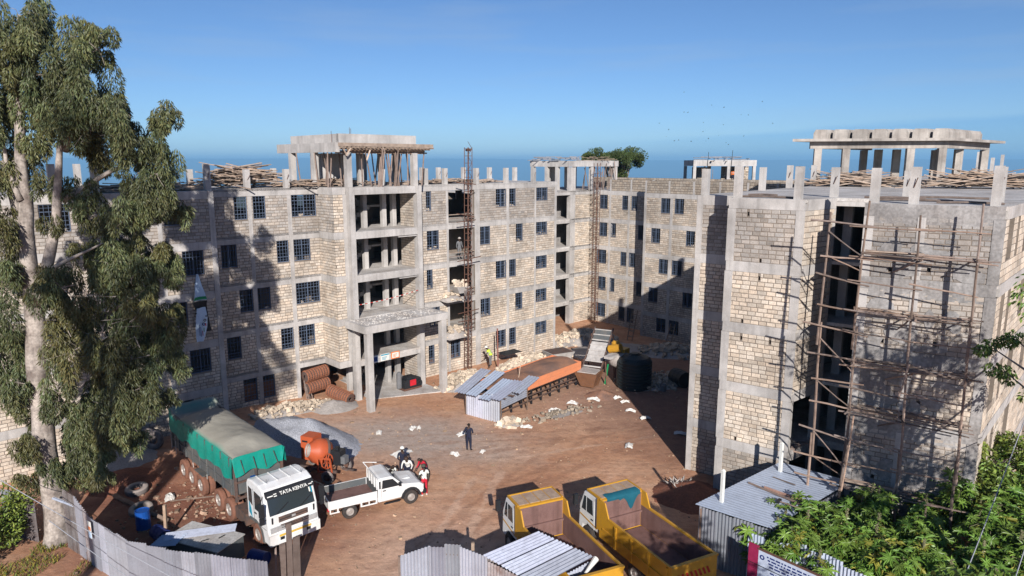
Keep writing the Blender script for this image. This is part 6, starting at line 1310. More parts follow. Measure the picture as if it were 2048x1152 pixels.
part('chassis', t, 'chassis', (-.9, 3.6, -.42, -.30, .40, .52), (-.9, 3.6, .30, .42, .40, .52), (-.05, .05, -.7, .7, .32, .44), (3.07, 3.17, -.7, .7, .32, .44))
part('bed_floor', t, 'trayin', (-.98, 1.36, -.86, .86, .72, .77))
for s in (-1, 1): part('bed_side', t, 'white', (-.98, 1.36, s * .88 - .025, s * .88 + .025, .70, 1.12)); part('bed_lining', t, 'darkgrey', (-.95, 1.33, s * .852 - .004, s * .852 + .002, .775, 1.11)); part('side_skirt', t, 'white', (.52, .60, s * .86 - .02, s * .86 + .02, .48, .70), (1.28, 1.36, s * .86 - .02, s * .86 + .02, .48, .70), (.60, 1.28, s * .86 - .02, s * .86 + .02, .47, .53), (.92, .97, s * .86 - .02, s * .86 + .02, .53, .70), (-.98, -.5, s * .86 - .02, s * .86 + .02, .47, .53), (-.98, -.92, s * .86 - .02, s * .86 + .02, .53, .70), (-.62, -.55, s * .86 - .02, s * .86 + .02, .53, .70))
part('tailgate', t, 'white', (-1.03, -.985, -.88, .88, .70, 1.12)); part('bed_front', t, 'darkgrey', (1.365, 1.405, -.86, .86, .72, 1.14)); part('tail_lamp', t, 'red', (-1.06, -1.01, -.86, -.70, .62, .72), (-1.06, -1.01, .70, .86, .62, .72))
b = MB()
for y in (-.78, -.4, 0, .4, .78): b.bar((1.38, y, 1.13), (1.38, y, 1.72), .035)
b.bar((1.38, -.8, 1.72), (1.38, .8, 1.72), .045); b.bar((1.38, .5, 1.74), (1.2, .8, 2.0), .03); b.bar((1.2, .8, 2.0), (1.9, .78, 1.85), .03); obj('headboard_rack', b, 'white', t, local=True)
# --- two yellow tippers seen from behind
def tipper(label, loc, hd, stain):
    t = thing('tipper_truck', label, 'tipper truck', (loc[0], loc[1], 0), hd, 'yellow tippers parked nose to the yard')
    # x = 0 at the headboard, cab in front, tray behind to x = -4.6
    Wd = 1.08
    PR = [(.28, .95), (.28, 2.42), (.5, 2.60), (1.2, 2.62), (1.5, 2.50), (1.86, 1.72), (1.92, .62), (1.55, .60), (1.45, .85), (1.2, 1.0), (.95, .95)]
    b = MB(); b.profile(PR, -1.0, 1.0); o = obj('cab', b, 'white', t, local=True); bv = o.modifiers.new('bevel', 'BEVEL'); bv.width = .10; bv.segments = 3; bv.limit_method = 'ANGLE'; bv.angle_limit = .6
    for s in (-1, 1):
        y = s * 1.0
        b = MB(); b.profile([(.72, 1.62), (1.62, 1.62), (1.42, 2.3), (.78, 2.3)], y - .012, y + .012); obj('side_window', b, 'glass', t, local=True)
        b = MB(); b.box(1.22, 1.26, y - .016, y + .016, 1.62, 2.3); b.box(.62, .635, y - .01, y + .01, 1.0, 2.35); obj('door_frame', b, 'white', t, local=True)
        b = MB(); b.profile([(.4, 1.12), (1.75, 1.28), (1.75, 1.35), (.4, 1.19)], y - .008, y + .008); obj('side_stripe', b, 'yellow', t, local=True)
        part('door_handle', t, 'black', (.70, .86, y - .025, y + .025, 1.38, 1.43)); part('mirror', t, 'black', (1.72, 1.86, s * 1.24 - .10, s * 1.24 + .10, 1.75, 2.25)); b = MB(); b.bar((1.55, y, 2.25), (1.78, s * 1.22, 2.15), .03); b.bar((1.75, y, 1.5), (1.8, s * 1.22, 1.55), .03); obj('mirror_arm', b, 'black', t, local=True)
        wheel(t, 1.15, s * .88, .46, .26, 'rubber', 'rim', s); wheel(t, -2.2, s * .80, .46, .24, 'rubber', 'rim', s, True); wheel(t, -3.35, s * .80, .46, .24, 'rubber', 'rim', s, True)
    b = MB(); b.hexa([(1.525, -.9, 2.46), (1.525, .9, 2.46), (1.855, .92, 1.76), (1.855, -.92, 1.76), (1.54, -.9, 2.48), (1.54, .9, 2.48), (1.875, .92, 1.78), (1.875, -.92, 1.78)]); obj('windscreen', b, 'glass', t, local=True)
    part('cab_gap', t, 'black', (.16, .26, -.95, .95, .8, 2.5))
    part('chassis', t, 'chassis', (-4.4, 1.8, -.42, -.30, .62, .88), (-4.4, 1.8, .30, .42, .62, .88), (-4.5, -4.4, -.9, .9, .6, .8))
    # tray
    ft = -1.15                                                   # sides drop behind the headboard cheek
    for s in (-1, 1):
        y = s * Wd
        b = MB(); b.profile([(-4.6, 1.0), (.06, 1.0), (.06, 2.72), (-.30, 2.70), (-.62, 2.05), (-4.6, 2.05)], y - .03, y + .03); sd_ = obj('tray_side', b, 'yellow', t, local=True)
        b = MB(); b.box(-4.52, .04, y - s * .033 - .002, y - s * .033 + .002, 1.06, 2.02); obj('liner', b, 'trayin', sd_, local=True)
        b = MB(); b.box(-4.6, -.6, y - .05, y + .05, 2.052, 2.12); obj('top_rail', b, 'yellow', sd_, local=True)
        b = MB()
        for x in (-4.5, -3.4, -2.3, -1.2): b.box(x, x + .12, y + s * .031 - .0 if s > 0 else y - .09, y + .09 if s > 0 else y - .031, 1.05, 2.03)
        b.box(-4.5, -.2, (y + .032) if s > 0 else (y - .07), (y + .07) if s > 0 else (y - .032), 1.45, 1.53); obj('side_rib', b, 'yellow', sd_, local=True)
    part('headboard', t, 'yellow', (.0, .06, -Wd + .03, Wd - .03, 1.0, 2.70)); part('headboard_liner', t, 'trayin', (-.012, -.002, -Wd + .05, Wd - .05, 1.05, 2.62)); part('ledge', t, 'trayin', (-.10, -.014, -Wd + .04, Wd - .04, 1.72, 1.80))
    part('tray_floor', t, 'trayin', (-4.58, -.11, -Wd + .035, Wd - .035, 1.0, 1.05))
    tg = part('tailgate', t, 'yellow', (-4.68, -4.61, -Wd - .03, Wd + .03, .95, 2.06)); part('top_rail', tg, 'yellow', (-4.72, -4.58, -Wd - .05, Wd + .05, 2.065, 2.15)); part('liner', tg, 'trayin', (-4.605, -4.60, -Wd + .04, Wd - .04, 1.06, 2.0))
    for k in range(-4, 5):
        b = MB(); b.hexa([(-4.69, .20 * k, 1.45), (-4.69, .20 * k + .10, 1.45), (-4.69, .20 * k + .24, 1.75), (-4.69, .20 * k + .14, 1.75), (-4.683, .20 * k, 1.45), (-4.683, .20 * k + .10, 1.45), (-4.683, .20 * k + .24, 1.75), (-4.683, .20 * k + .14, 1.75)]); obj('chevron', b, 'stripe_red', tg, local=True)
    cn = part('cab_guard', t, 'yellow', (.062, 1.12, -Wd, Wd, 2.66, 2.71))
    for k in range(4): part('guard_panel', cn, 'canopytop', (.12, 1.04, -Wd + .07 + k * .505, -Wd + .07 + k * .505 + .46, 2.712, 2.73))
    part('guard_rim', cn, 'yellow', (1.06, 1.12, -Wd, Wd, 2.711, 2.76), (.062, 1.05, -Wd, -Wd + .05, 2.711, 2.76), (.062, 1.05, Wd - .05, Wd, 2.711, 2.76))
    for s in (-1, 1): part('cheek', t, 'yellow', (.07, .28, s * Wd - .03, s * Wd + .03, 1.3, 2.65))
    if stain:
        b = MB(); vs = []; fs = []; n = 18
        for j in range(5):
            for i in range(n + 1):
                f = i / n; dr = .12 + .35 * max(0, mnoise.noise(Vector((f * 6, 2, 1)))) + (.45 * math.exp(-((f - .3) ** 2) / .012)) + (.25 * math.exp(-((f - .22) ** 2) / .01)); y = -.95 + 1.75 * f
                if j == 0: p = (.34 + .1 * mnoise.noise(Vector((f * 5, 7, 0))), y, 2.745)
                elif j == 1: p = (-.03, y, 2.742)
                else: p = (-.045, y, 2.70 - dr * (j - 1) / 3)
                vs.append(p)
        for j in range(4):
            for i in range(n): k = j * (n + 1) + i; fs.append((k, k + 1, k + n + 2, k + n + 1))
        b.add(vs, fs); q = MW[t.name]; b.v = [tuple(q @ Vector(p)) for p in b.v]
        lone('plastic_sheet', b, 'teal_sheet', 'torn dark teal plastic sheet draped over the headboard of the right tipper', 'plastic sheet', smooth=True)
    return t
tipper('white cabbed yellow tipper beside the small corrugated roof, left of the pair', (1.24, 27.66), math.radians(114), False)
tipper('white cabbed yellow tipper with torn teal plastic on its headboard, right of the pair', (4.78, 28.35), math.radians(117), True)
# --- orange concrete mixer
MH = -.35; t = thing('concrete_mixer', 'orange towable concrete mixer with a tilted drum beside the lorry cab', 'mixer', (-10.75, 36.2, 0), MH)
part('hopper_guard', t, 'orange', (-1.05, -.25, .1, .9, .7, 2.05), (-.24, .0, .1, .9, .8, 1.5)); part('guard_slot', t, 'black', (-.95, -.6, .088, .098, 1.72, 1.82))
q = Matrix.Translation((.15, .05, 1.45)) @ Matrix.Rotation(math.radians(-75), 4, 'Z') @ Matrix.Rotation(math.radians(62), 4, 'Y')
q = Matrix.Translation((.15, .1, 1.35)) @ Vector((-.45, -.62, .22)).to_track_quat('Z', 'Y').to_matrix().to_4x4()
b = MB(); b.lathe([(0, -.62), (.50, -.6), (.68, -.25), (.70, .1), (.64, .3), (.36, .62), (.34, .66), (.30, .6), (.55, .25)], 26, q); obj('drum', b, 'orange', t, local=True, smooth=True)
b = MB(); b.lathe([(.31, .55), (.36, .64), (.37, .68), (.33, .68), (.28, .5), (0, .1)], 24, q); obj('drum_mouth', b, 'dustpile', t, local=True)
b = MB(); b.lathe([(.66, -.36), (.74, -.34), (.74, -.26), (.69, -.22)], 26, q); obj('ring_gear', b, 'chassis', t, local=True)
b = MB(); c = Vector((.95, -.35, 1.05))
for k in range(14):
    a0, a1 = k * .4488, (k + 1) * .4488; b.bar(c + Vector((.12 * math.cos(a0), .42 * math.cos(a0) * .8, .42 * math.sin(a0))), c + Vector((.12 * math.cos(a1), .42 * math.cos(a1) * .8, .42 * math.sin(a1))), .05)
for a0 in (0, .8, 1.6, 2.4): b.bar(c + Vector((0, .33 * math.cos(a0), .4 * math.sin(a0))), c - Vector((0, .33 * math.cos(a0), .4 * math.sin(a0))), .035)
obj('handwheel', b, 'orange', t, local=True)
b = MB(); b.bar((.6, -.7, .5), (.6, -.7, 1.3), .07); b.bar((.6, -.7, 1.3), (1.3, -.6, 1.35), .06); b.bar((1.3, -.6, 1.35), (1.35, -.5, .5), .07); b.bar((.6, -.7, .55), (1.35, -.6, .55), .07); obj('side_frame', b, 'orange', t, local=True)
part('engine', t, 'black', (.9, 1.5, .05, .6, .7, 1.5), (1.1, 1.3, .2, .35, 1.5, 1.7)); part('engine_cowl', t, 'cloth_grey', (1.5, 1.75, .1, .5, .8, 1.2)); part('chassis', t, 'chassis', (-1.2, 1.6, -.5, -.4, .5, .65), (-1.2, 1.6, .6, .7, .5, .65), (-.1, .1, -.7, .9, .45, .6), (1.6, 2.3, .05, .15, .5, .6))
for x, y, s in ((1.25, -.80, -1), (1.25, .95, 1), (-.9, -.80, -1), (-.9, .95, 1)): wheel(t, x, y, .36, .18, 'oldtyre', 'rust', s)
# ------------------------------------------------------------------ people: one skinned figure each
def person(label, loc, hd, J, col, h=1.72, group=None, hat=None, vest=None, rz_head=0.0):
    """J moves joints away from a relaxed standing pose; figure faces +x before it is turned by hd"""
    P = {'pelvis': (0, 0, .95), 'waist': (0, 0, 1.08), 'chest': (.01, 0, 1.30), 'neck': (.0, 0, 1.47), 'headb': (.02, 0, 1.55), 'head': (.03, 0, 1.63), 'top': (.02, 0, 1.72)}
    for s, y in (('l', 1), ('r', -1)):
        P[s + 'sho'] = (0, .185 * y, 1.41); P[s + 'elb'] = (-.02, .24 * y, 1.12); P[s + 'wri'] = (.06, .25 * y, .88); P[s + 'han'] = (.09, .25 * y, .80)
        P[s + 'hip'] = (0, .095 * y, .90); P[s + 'kne'] = (.02, .11 * y, .50); P[s + 'ank'] = (-.02, .12 * y, .09); P[s + 'toe'] = (.17, .14 * y, .04)
    for k, v in J.items(): P[k] = tuple(a + b for a, b in zip(P[k], v))
    R = {'pelvis': .145, 'waist': .125, 'chest': .15, 'neck': .058, 'headb': .075, 'head': .098, 'top': .07, 'sho': .068, 'elb': .043, 'wri': .030, 'han': .036, 'hip': .092, 'kne': .062, 'ank': .045, 'toe': .042}
    E = [('pelvis', 'waist'), ('waist', 'chest'), ('chest', 'neck'), ('neck', 'headb'), ('headb', 'head'), ('head', 'top')]
    for s in 'lr': E += [('chest', s + 'sho'), (s + 'sho', s + 'elb'), (s + 'elb', s + 'wri'), (s + 'wri', s + 'han'), ('pelvis', s + 'hip'), (s + 'hip', s + 'kne'), (s + 'kne', s + 'ank'), (s + 'ank', s + 'toe')]
    names = list(P); k = h / 1.72
    me = bpy.data.meshes.new('skel'); me.from_pydata([tuple(c * k for c in P[n]) for n in names], [(names.index(a), names.index(b)) for a, b in E], []); o = bpy.data.objects.new('skel', me); COL.objects.link(o)
    sk = o.modifiers.new('skin', 'SKIN'); sk.use_smooth_shade = True; o.modifiers.new('sub', 'SUBSURF').levels = 1
    for n, v in zip(names, me.skin_vertices[0].data):
        r = R.get(n, R.get(n[1:], .05)) * k; v.radius = (r * (.82 if n in ('chest', 'waist', 'pelvis') else 1), r); v.use_root = n == 'pelvis'
    dg = bpy.context.evaluated_depsgraph_get(); body = bpy.data.meshes.new_from_object(o.evaluated_get(dg)); bpy.data.objects.remove(o)
    mb = MB(); mb.v = [tuple(v.co) for v in body.vertices]; mb.f = [list(p.vertices) for p in body.polygons]
    zone = {}
    for n in names:
        b = n[1:] if n[0] in 'lr' and n[1:] in R else n
        zone[n] = 0 if b in ('neck', 'headb', 'head', 'han', 'wri') else 1 if b in ('chest', 'waist', 'sho') else 4 if b == 'elb' else 3 if b in ('toe', 'ank') else 2
        if b == 'top': zone[n] = 5
    mats = [col.get('skin', 'skin'), col['top'], col['legs'], col.get('shoe', 'black'), col.get('arm', col['top']), 'hair']
    segs = []
    for a, b in E:
        segs.append((Vector(P[a]) * k, Vector(P[b]) * k, a, b))
    for f in mb.f:
        c = sum((Vector(mb.v[i]) for i in f), Vector()) / len(f); best = (9, 0)
        for a, b, na, nb in segs:
            ab = b - a; u = max(0, min(1, (c - a).dot(ab) / max(1e-6, ab.length_squared))); d = (a + ab * u - c).length
            if d < best[0]:
                z = zone[na] if u < .5 else zone[nb]
                if nb.endswith('kne') or nb.endswith('hip'): z = 2
                if nb.endswith('ank'): z = 2 if u < .85 else 3
                if nb.endswith('wri'): z = 4 if u < (.85 if col.get('sleeve', 1) else .0) else 0
                if nb == 'waist': z = 2 if u < .35 else 1
                if nb == 'neck': z = 1 if u < .6 else 0
                if nb in ('head', 'top'):
                    hc = Vector(P['head']) * k; z = 5 if c.z > hc.z + .035 * k or (c.x < hc.x - .03 * k and c.z > hc.z - .04 * k) else 0
                best = (d, z)
        mb.m.append(best[1]); mb.c.append((1, 1, 1))
    hp = Vector(P['head']) * k
    mb.hexa([tuple(hp + Vector(q) * k) for q in ((.085, -.018, -.035), (.085, .018, -.035), (.06, .012, .03), (.06, -.012, .03), (.112, -.014, -.03), (.112, .014, -.03), (.09, .008, .02), (.09, -.008, .02))], 0)
    for y in (-1, 1): mb.box(hp.x - .02 * k, hp.x + .015 * k, hp.y + y * .092 * k - .012, hp.y + y * .092 * k + .012, hp.z - .035 * k, hp.z + .025 * k, 0); mb.rock(hp + Vector((.088 * k, y * .034 * k, .012 * k)), .011 * k, 5)
    mb.box(hp.x + .078 * k, hp.x + .092 * k, hp.y - .024 * k, hp.y + .024 * k, hp.z - .062 * k, hp.z - .052 * k, 5)
    for s in 'lr':                                               # fingers and thumb, loosely curled
        w, hn = Vector(P[s + 'wri']) * k, Vector(P[s + 'han']) * k; d = (hn - w).normalized(); sd = d.cross(Vector((0, 1, 0))).normalized() if abs(d.y) < .9 else Vector((1, 0, 0)); cv = d.cross(sd)
        cv *= (1 if s == 'l' else -1)
        for i, (o_, l) in enumerate(((-.024, .075), (-.008, .085), (.008, .08), (.024, .062))):
            a = hn + sd * o_ * k + d * .02 * k; mb.tube([a, a + d * l * .55 * k, a + (d * l * .9 + cv * l * -.35) * k], [.0095 * k, .0085 * k, .006 * k], 5, 0)
        a = hn + sd * -.03 * k; mb.tube([a - d * .02 * k, a + (sd * -.025 + d * .02) * k, a + (sd * -.028 + d * .055) * k], [.011 * k, .0095 * k, .007 * k], 5, 0)
    t = thing('person', label, 'person', loc, hd, group); obj('body', mb, mats, t, local=True, smooth=True)
    if hat:
        b = MB(); b.lathe([(0, .13), (.06, .125), (.10, .09), (.118, .03), (.15 if hat[1] else .12, .012), (.15 if hat[1] else .12, .0), (.10, .0)], 18, Matrix.Translation(hp + Vector((-.005, 0, .03 * k)))); obj('hat', b, hat[0], t, local=True, smooth=True)
    if vest:
        b = MB(); ch = Vector(P['chest']) * k; wa = Vector(P['waist']) * k; pe = Vector(P['pelvis']) * k; nk = Vector(P['neck']) * k; vs = []; fs = []; n = 18; rings = [(pe + Vector((0, 0, .02)), .15, .175), (wa, .145, .17), (ch, .155, .195), (ch.lerp(nk, .55), .125, .18), (ch.lerp(nk, .8), .085, .12)]
        for c, rx, ry in rings:
            for i in range(n): a = 6.283 * i / n; vs.append((c.x + rx * k * math.cos(a), c.y + ry * k * math.sin(a), c.z))
        for r in range(4):
            for i in range(n): fs.append((r * n + i, r * n + (i + 1) % n, (r + 1) * n + (i + 1) % n, (r + 1) * n + i))
        b.add(vs, fs); v = obj('vest', b, vest, t, local=True, smooth=True)
        b = MB()
        for f in (.35, .8):
            c = wa.lerp(ch, f); b.lathe([(.168 * k, -.02), (.205 * k, -.02), (.205 * k, .02), (.168 * k, .02)], 18, Matrix.Translation(c) @ Matrix.Diagonal((.86, 1, 1, 1)));
        obj('reflective_band', b, 'lens', v, local=True)
    return t
lean = {'chest': (.14, 0, -.03), 'neck': (.24, 0, -.06), 'headb': (.30, 0, -.08), 'head': (.36, 0, -.10), 'top': (.39, 0, -.12), 'lsho': (.20, 0, -.05), 'rsho': (.20, 0, -.05)}
up = lambda d, **k: dict(d, **k)
person('man in dark navy clothes standing alone in the yard, seen from behind', (-2.56, 39.4, gz(-2.56, 39.4)), math.radians(75), {'lelb': (.0, .08, .02), 'lwri': (.14, -.04, .20), 'lhan': (.20, -.10, .24), 'relb': (.06, .0, .02), 'rwri': (.16, .10, .20), 'rhan': (.18, .14, .24), 'head': (.0, .02, 0)}, {'top': 'navy', 'legs': 'navy', 'sleeve': 1})
person('person in a white top and red trousers by the pickup, back turned', (-4.50, 33.60, gz(-4.5, 33.6)), math.radians(120), {'lelb': (.05, .04, .02), 'lwri': (.14, .0, .06), 'lhan': (.20, .0, .06), 'relb': (.02, -.02, 0), 'lkne': (.04, 0, 0), 'head': (.03, 0, -.02), 'top': (.04, 0, -.02)}, {'top': 'cloth_white', 'legs': 'cloth_red', 'shoe': 'cloth_white', 'arm': 'cloth_olive', 'sleeve': 1}, hat=('cloth_olive', False))
person('man in a red shirt leaning over the far side of the pickup bonnet', (-4.65, 35.0, gz(-4.6, 35)), math.radians(-130), up(lean, lelb=(.25, .0, .0), lwri=(.36, -.05, .12), lhan=(.42, -.08, .14), relb=(.25, .0, .0), rwri=(.36, .05, .12), rhan=(.42, .08, .14)), {'top': 'cloth_red', 'legs': 'navy', 'sleeve': 1})
person('man in a white shirt bending over the pickup bonnet', (-5.55, 35.1, gz(-5.5, 35)), math.radians(-95), up(lean, lelb=(.22, .04, .0), lwri=(.34, .0, .10), lhan=(.42, -.02, .10), relb=(.22, -.04, .0), rwri=(.34, .0, .10), rhan=(.42, .02, .10)), {'top': 'cloth_white', 'legs': 'navy', 'sleeve': 1}, hat=('skin', False))
person('man in black with a white cap standing behind the others at the pickup', (-5.95, 35.75, gz(-6, 35.8)), math.radians(-70), {'lwri': (.2, -.05, .25), 'lhan': (.24, -.08, .28), 'rwri': (.2, .05, .25), 'rhan': (.24, .08, .28)}, {'top': 'navy', 'legs': 'navy', 'sleeve': 1}, h=1.76, hat=('cloth_white', False))
person('man in a white and black top crouching at the pickup door', (-6.45, 34.75, gz(-6.4, 34.7)), math.radians(-60), up(lean, pelvis=(-.08, 0, -.22), waist=(.0, 0, -.24), chest=(.20, 0, -.28), neck=(.34, 0, -.30), headb=(.40, 0, -.32), head=(.46, 0, -.33), top=(.49, 0, -.34), lsho=(.28, 0, -.30), rsho=(.28, 0, -.30), lelb=(.30, 0, -.26), relb=(.30, 0, -.26), lwri=(.42, 0, -.2), rwri=(.42, 0, -.2), lhan=(.48, 0, -.2), rhan=(.48, 0, -.2), lhip=(-.06, 0, -.22), rhip=(-.06, 0, -.22), lkne=(.2, 0, -.08), rkne=(.2, 0, -.08)), {'top': 'cloth_white', 'legs': 'navy', 'arm': 'navy', 'sleeve': 1})
person('worker in a bright yellow green vest and white helmet bending on the stone pile', (-1.75, 55.2, .55), math.radians(160), up(lean, lelb=(.22, 0, 0), lwri=(.34, 0, .1), lhan=(.40, 0, .1), relb=(.22, 0, 0), rwri=(.34, 0, .1), rhan=(.40, 0, .1)), {'top': 'hivis', 'legs': 'cloth_grey', 'arm': 'cloth_olive', 'sleeve': 1}, hat=('cloth_white', True), vest='hivis')
person('worker in grey standing in the open fourth floor bay beside the hoist', (*PL(19.75, -.75), zf(3) + .01), math.radians(-60), {'lwri': (.05, .02, .05)}, {'top': 'cloth_grey', 'legs': 'cloth_grey', 'sleeve': 1}, h=1.74, hat=('dustpile', True))
q3p = q3 @ Vector((5.1, 1.6, 14.55)); person('worker in an orange top inside the far rooftop shelter', tuple(q3p), math.radians(-80), {'lwri': (.1, 0, .2), 'lhan': (.15, 0, .25)}, {'top': 'cloth_orange', 'legs': 'navy', 'sleeve': 1}, vest='cloth_orange')
mb = MB(); mb.box(-1.2, 1.2, -.6, .6, 13.95, 14.54, mtx=frame((q3p.x, q3p.y), 0)); lone('block_stack', mb, 'mortar', 'stack of blocks under the orange clad worker in the far shelter', 'block stack')
person('person in a white shirt looking out of the barred window beside the banner', (*PL(-2.55, -.75), zf(2) + .01), math.radians(-50), {}, {'top': 'cloth_white', 'legs': 'navy', 'sleeve': 1})
# ------------------------------------------------------------------ fences, sheds, scaffold, cables, birds
def fence(label, pts, m='zinc', w=.78, group=None, gs=(.8, 1.2), zb=-.1):
    """a run of upright corrugated sheets; pts = (x, y, top height)"""
    t = thing('tin_fence', label, 'fence', (pts[0][0], pts[0][1], 0), 0, group)
    for (x0, y0, z0), (x1, y1, z1) in zip(pts[:-1], pts[1:]):
        a, b = Vector((x0, y0)), Vector((x1, y1)); L = (b - a).length; n = max(1, round(L / w)); d = (b - a) / L; nn = Vector((-d.y, d.x))
        for i in range(n):
            f0, f1 = i / n, (i + 1.05) / n; p, q = a + (b - a) * f0 + nn * (.03 if i % 2 else 0), a + (b - a) * f1 + nn * (.03 if i % 2 else 0); j = U(-.07, .07); tl = U(-.02, .02)
            lx = nn * tl
            sheet(t, (*p, zb), (*q, zb), (q.x + lx.x, q.y + lx.y, z0 + (z1 - z0) * f1 + j), (p.x + lx.x, p.y + lx.y, z0 + (z1 - z0) * f0 + j + U(-.05, .05)), m=m if rnd.random() < .85 else 'oldzinc', g=U(*gs))
        pp = a + nn * .14; mb = MB(); mb.bar((*pp, -.2), (*pp, min(z0, z1) - .1), .09, tint=(.8, .75, .7)); obj('post', mb, 'pole', t)
        for z in (.6, min(z0, z1) - .35): mb = MB(); mb.bar((*(a + nn * .09), z), (*(b + nn * .09), z), .06, tint=(.8, .75, .7)); obj('rail', mb, 'pole', t)
    return t
fence('tin fence left of the eucalyptus trunk, sheets patched and tilted', [(-23.4, 29.9, 2.2), (-22.3, 29.5, 2.35), (-21.35, 29.1, 1.95)], gs=(.45, .8))
fence('long curved tin fence running right from the eucalyptus trunk to the gate post', [(-19.75, 28.7, 2.75), (-18.85, 28.1, 2.7), (-17.9, 27.35, 2.3), (-16.6, 26.4, 2.25), (-15.2, 25.4, 2.25), (-13.4, 24.75, 2.35), (-11.4, 24.3, 2.3), (-9.15, 23.95, 2.2)], gs=(.5, .95))
fence('short tin fence at the bottom of the picture left of the corrugated roof', [(-4.25, 24.35, 2.25), (-3.2, 24.75, 2.4), (-2.0, 24.65, 2.45), (-1.0, 24.2, 2.3)], gs=(.6, 1.0))
fence('striped blue and white tin fence in front of the castor plants', [(9.6, 26.2, 2.1), (10.55, 25.35, 2.15), (11.3, 24.8, 2.4), (12.6, 23.1, 2.35), (13.8, 21.6, 2.3)], 'bluezinc', gs=(1.1, 1.3))
mb = MB(); corr(mb, (-20.3, 28.75, 2.35), (-20.3, 28.95, 2.3), (-18.9, 28.35, 2.2), (-18.9, 28.15, 2.25), tint=(1.4, 1.4, 1.4)); lone('zinc_strip', mb, 'zinc', 'pale metal strip across the top of the fence beside the eucalyptus trunk', 'metal sheet')
t = thing('poster', 'small pink and blue poster stuck on the left tin fence', 'poster', (-17.55, 26.95, 1.5), math.atan2(-.95, 1.3))
part('sheet', t, 'cloth_white', (-.15, .15, -.05, -.04, 0, .75)); part('print', t, 'print_sky', (-.14, .14, -.056, -.051, .02, .28)); part('print', t, 'salmon', (-.12, .12, -.056, -.051, .36, .52))
t = thing('gate_post', 'pair of dark weathered gate planks standing at the bottom beside the lorry', 'gate post', (-9.0, 25.9, 0), .25)
for i, (x, w, h, g) in enumerate(((-.28, .24, 1.9, .55), (.0, .22, 2.75, .5), (.26, .28, 2.15, .42), (-.55, .08, 1.75, 1.1))):
    b = MB(); b.hexa([(x - w / 2, -.05, -.3), (x + w / 2, -.05, -.3), (x + w / 2, .05, -.3), (x - w / 2, .05, -.3), (x - w / 2 + .06, -.05, h - U(.0, .25)), (x + w / 2 + .06, -.05, h), (x + w / 2 + .06, .05, h), (x - w / 2 + .06, .05, h - .1)], 0, (g, g * .97, g * .97)); obj('plank', b, 'pole', t, local=True)
mb = MB(); mb.bar((-10.35, 25.35, -.1), (-10.32, 25.35, 1.15), .13, tint=(1.1, 1, .95)); lone('post', mb, 'plank', 'short timber stake left of the gate planks', 'post')
# shed at the bottom with a ribbed roof
t = thing('tin_shed', 'small shed with a shining ribbed roof at the bottom centre beside the left tipper', 'shed', (.9, 23.6, 0))
r0, r1, r2, r3 = Vector((-1.15, 24.3, 2.32)), Vector((1.0, 25.5, 2.62)), Vector((3.05, 24.0, 2.42)), Vector((.9, 22.6, 2.1))
for i in range(3):
    a, b = r1.lerp(r2, i / 3), r1.lerp(r2, (i + 1.04) / 3); d, c = r0.lerp(r3, i / 3), r0.lerp(r3, (i + 1.04) / 3); sheet(t, a, b, c, d, g=(1.25, 1.3, 1.0)[i], pitch=.15, amp=.03)
def wallsheets(t, a, b, za, zb_, n, m='oldzinc', g=(.8, 1.1)):
    a, b = Vector(a), Vector(b)
    for i in range(n): p, q = a.lerp(b, i / n), a.lerp(b, (i + 1.05) / n); sheet(t, (*p, -.1), (*q, -.1), (*q, za + (zb_ - za) * (i + 1) / n - .06 + U(-.05, .03)), (*p, za + (zb_ - za) * i / n - .06 + U(-.05, .02)), m=m, g=U(*g))
wallsheets(t, (-1.0, 24.25), (.95, 22.85), 2.2, 2.05, 3); wallsheets(t, (1.9, 23.45), (2.85, 24.05), 2.05, 2.2, 1, 'zinc', (1.3, 1.5)); wallsheets(t, (-1.0, 24.3), (1.0, 25.3), 2.25, 2.5, 3); wallsheets(t, (1.05, 22.9), (1.4, 23.1), 1.95, 2.0, 1)
for p in ((-1.0, 24.3), (.95, 22.95), (2.9, 24.1), (1.0, 25.3)):
    mb = MB(); mb.bar((*p, -.2), (*p, 2.05), .10, tint=(.8, .7, .65)); obj('post', mb, 'pole', t)
mb = MB(); mb.tube([(2.95, 23.8, 2.15), (3.15, 24.05, 2.3), (2.7, 23.5, 2.05)], [.05, .12, .05], 8); obj('rolled_sack', mb, 'bag', t)
mb = MB(); mb.bar((-1.55, 24.75, -.1), (-1.5, 24.75, 2.55), .12, tint=(1, .95, .9)); lone('post', mb, 'plank', 'timber post poking up between the bottom fence and the shed', 'post')
# big shed on the right
t = thing('tin_shed', 'larger shed with a smooth pale blue roof at the foot of the right building', 'shed', (10.8, 28.6, 0))
b0, b1, b2, b3 = Vector((7.75, 27.55, 2.7)), Vector((12.75, 31.4, 2.85)), Vector((15.3, 29.6, 2.72)), Vector((10.35, 25.8, 2.55))
for i in range(5): a, b = b0.lerp(b1, i / 5), b0.lerp(b1, (i + 1.03) / 5); d, c = b3.lerp(b2, i / 5), b3.lerp(b2, (i + 1.03) / 5); sheet(t, a, b, c, d, m='bluezinc', g=U(.97, 1.05), pitch=.2, amp=.008)
wallsheets(t, (7.95, 27.55), (10.35, 25.95), 2.65, 2.5, 4, 'zinc', (.5, .65)); wallsheets(t, (7.95, 27.6), (12.7, 31.2), 2.65, 2.8, 6, 'zinc', (.5, .65)); wallsheets(t, (10.4, 25.95), (15.2, 29.5), 2.5, 2.65, 6, 'zinc', (.5, .65))
for p in ((8.0, 27.55), (10.35, 26.0), (12.7, 31.1)): mb = MB(); mb.bar((*p, -.2), (*p, 2.5), .09, tint=(.8, .7, .65)); obj('post', mb, 'pole', t)
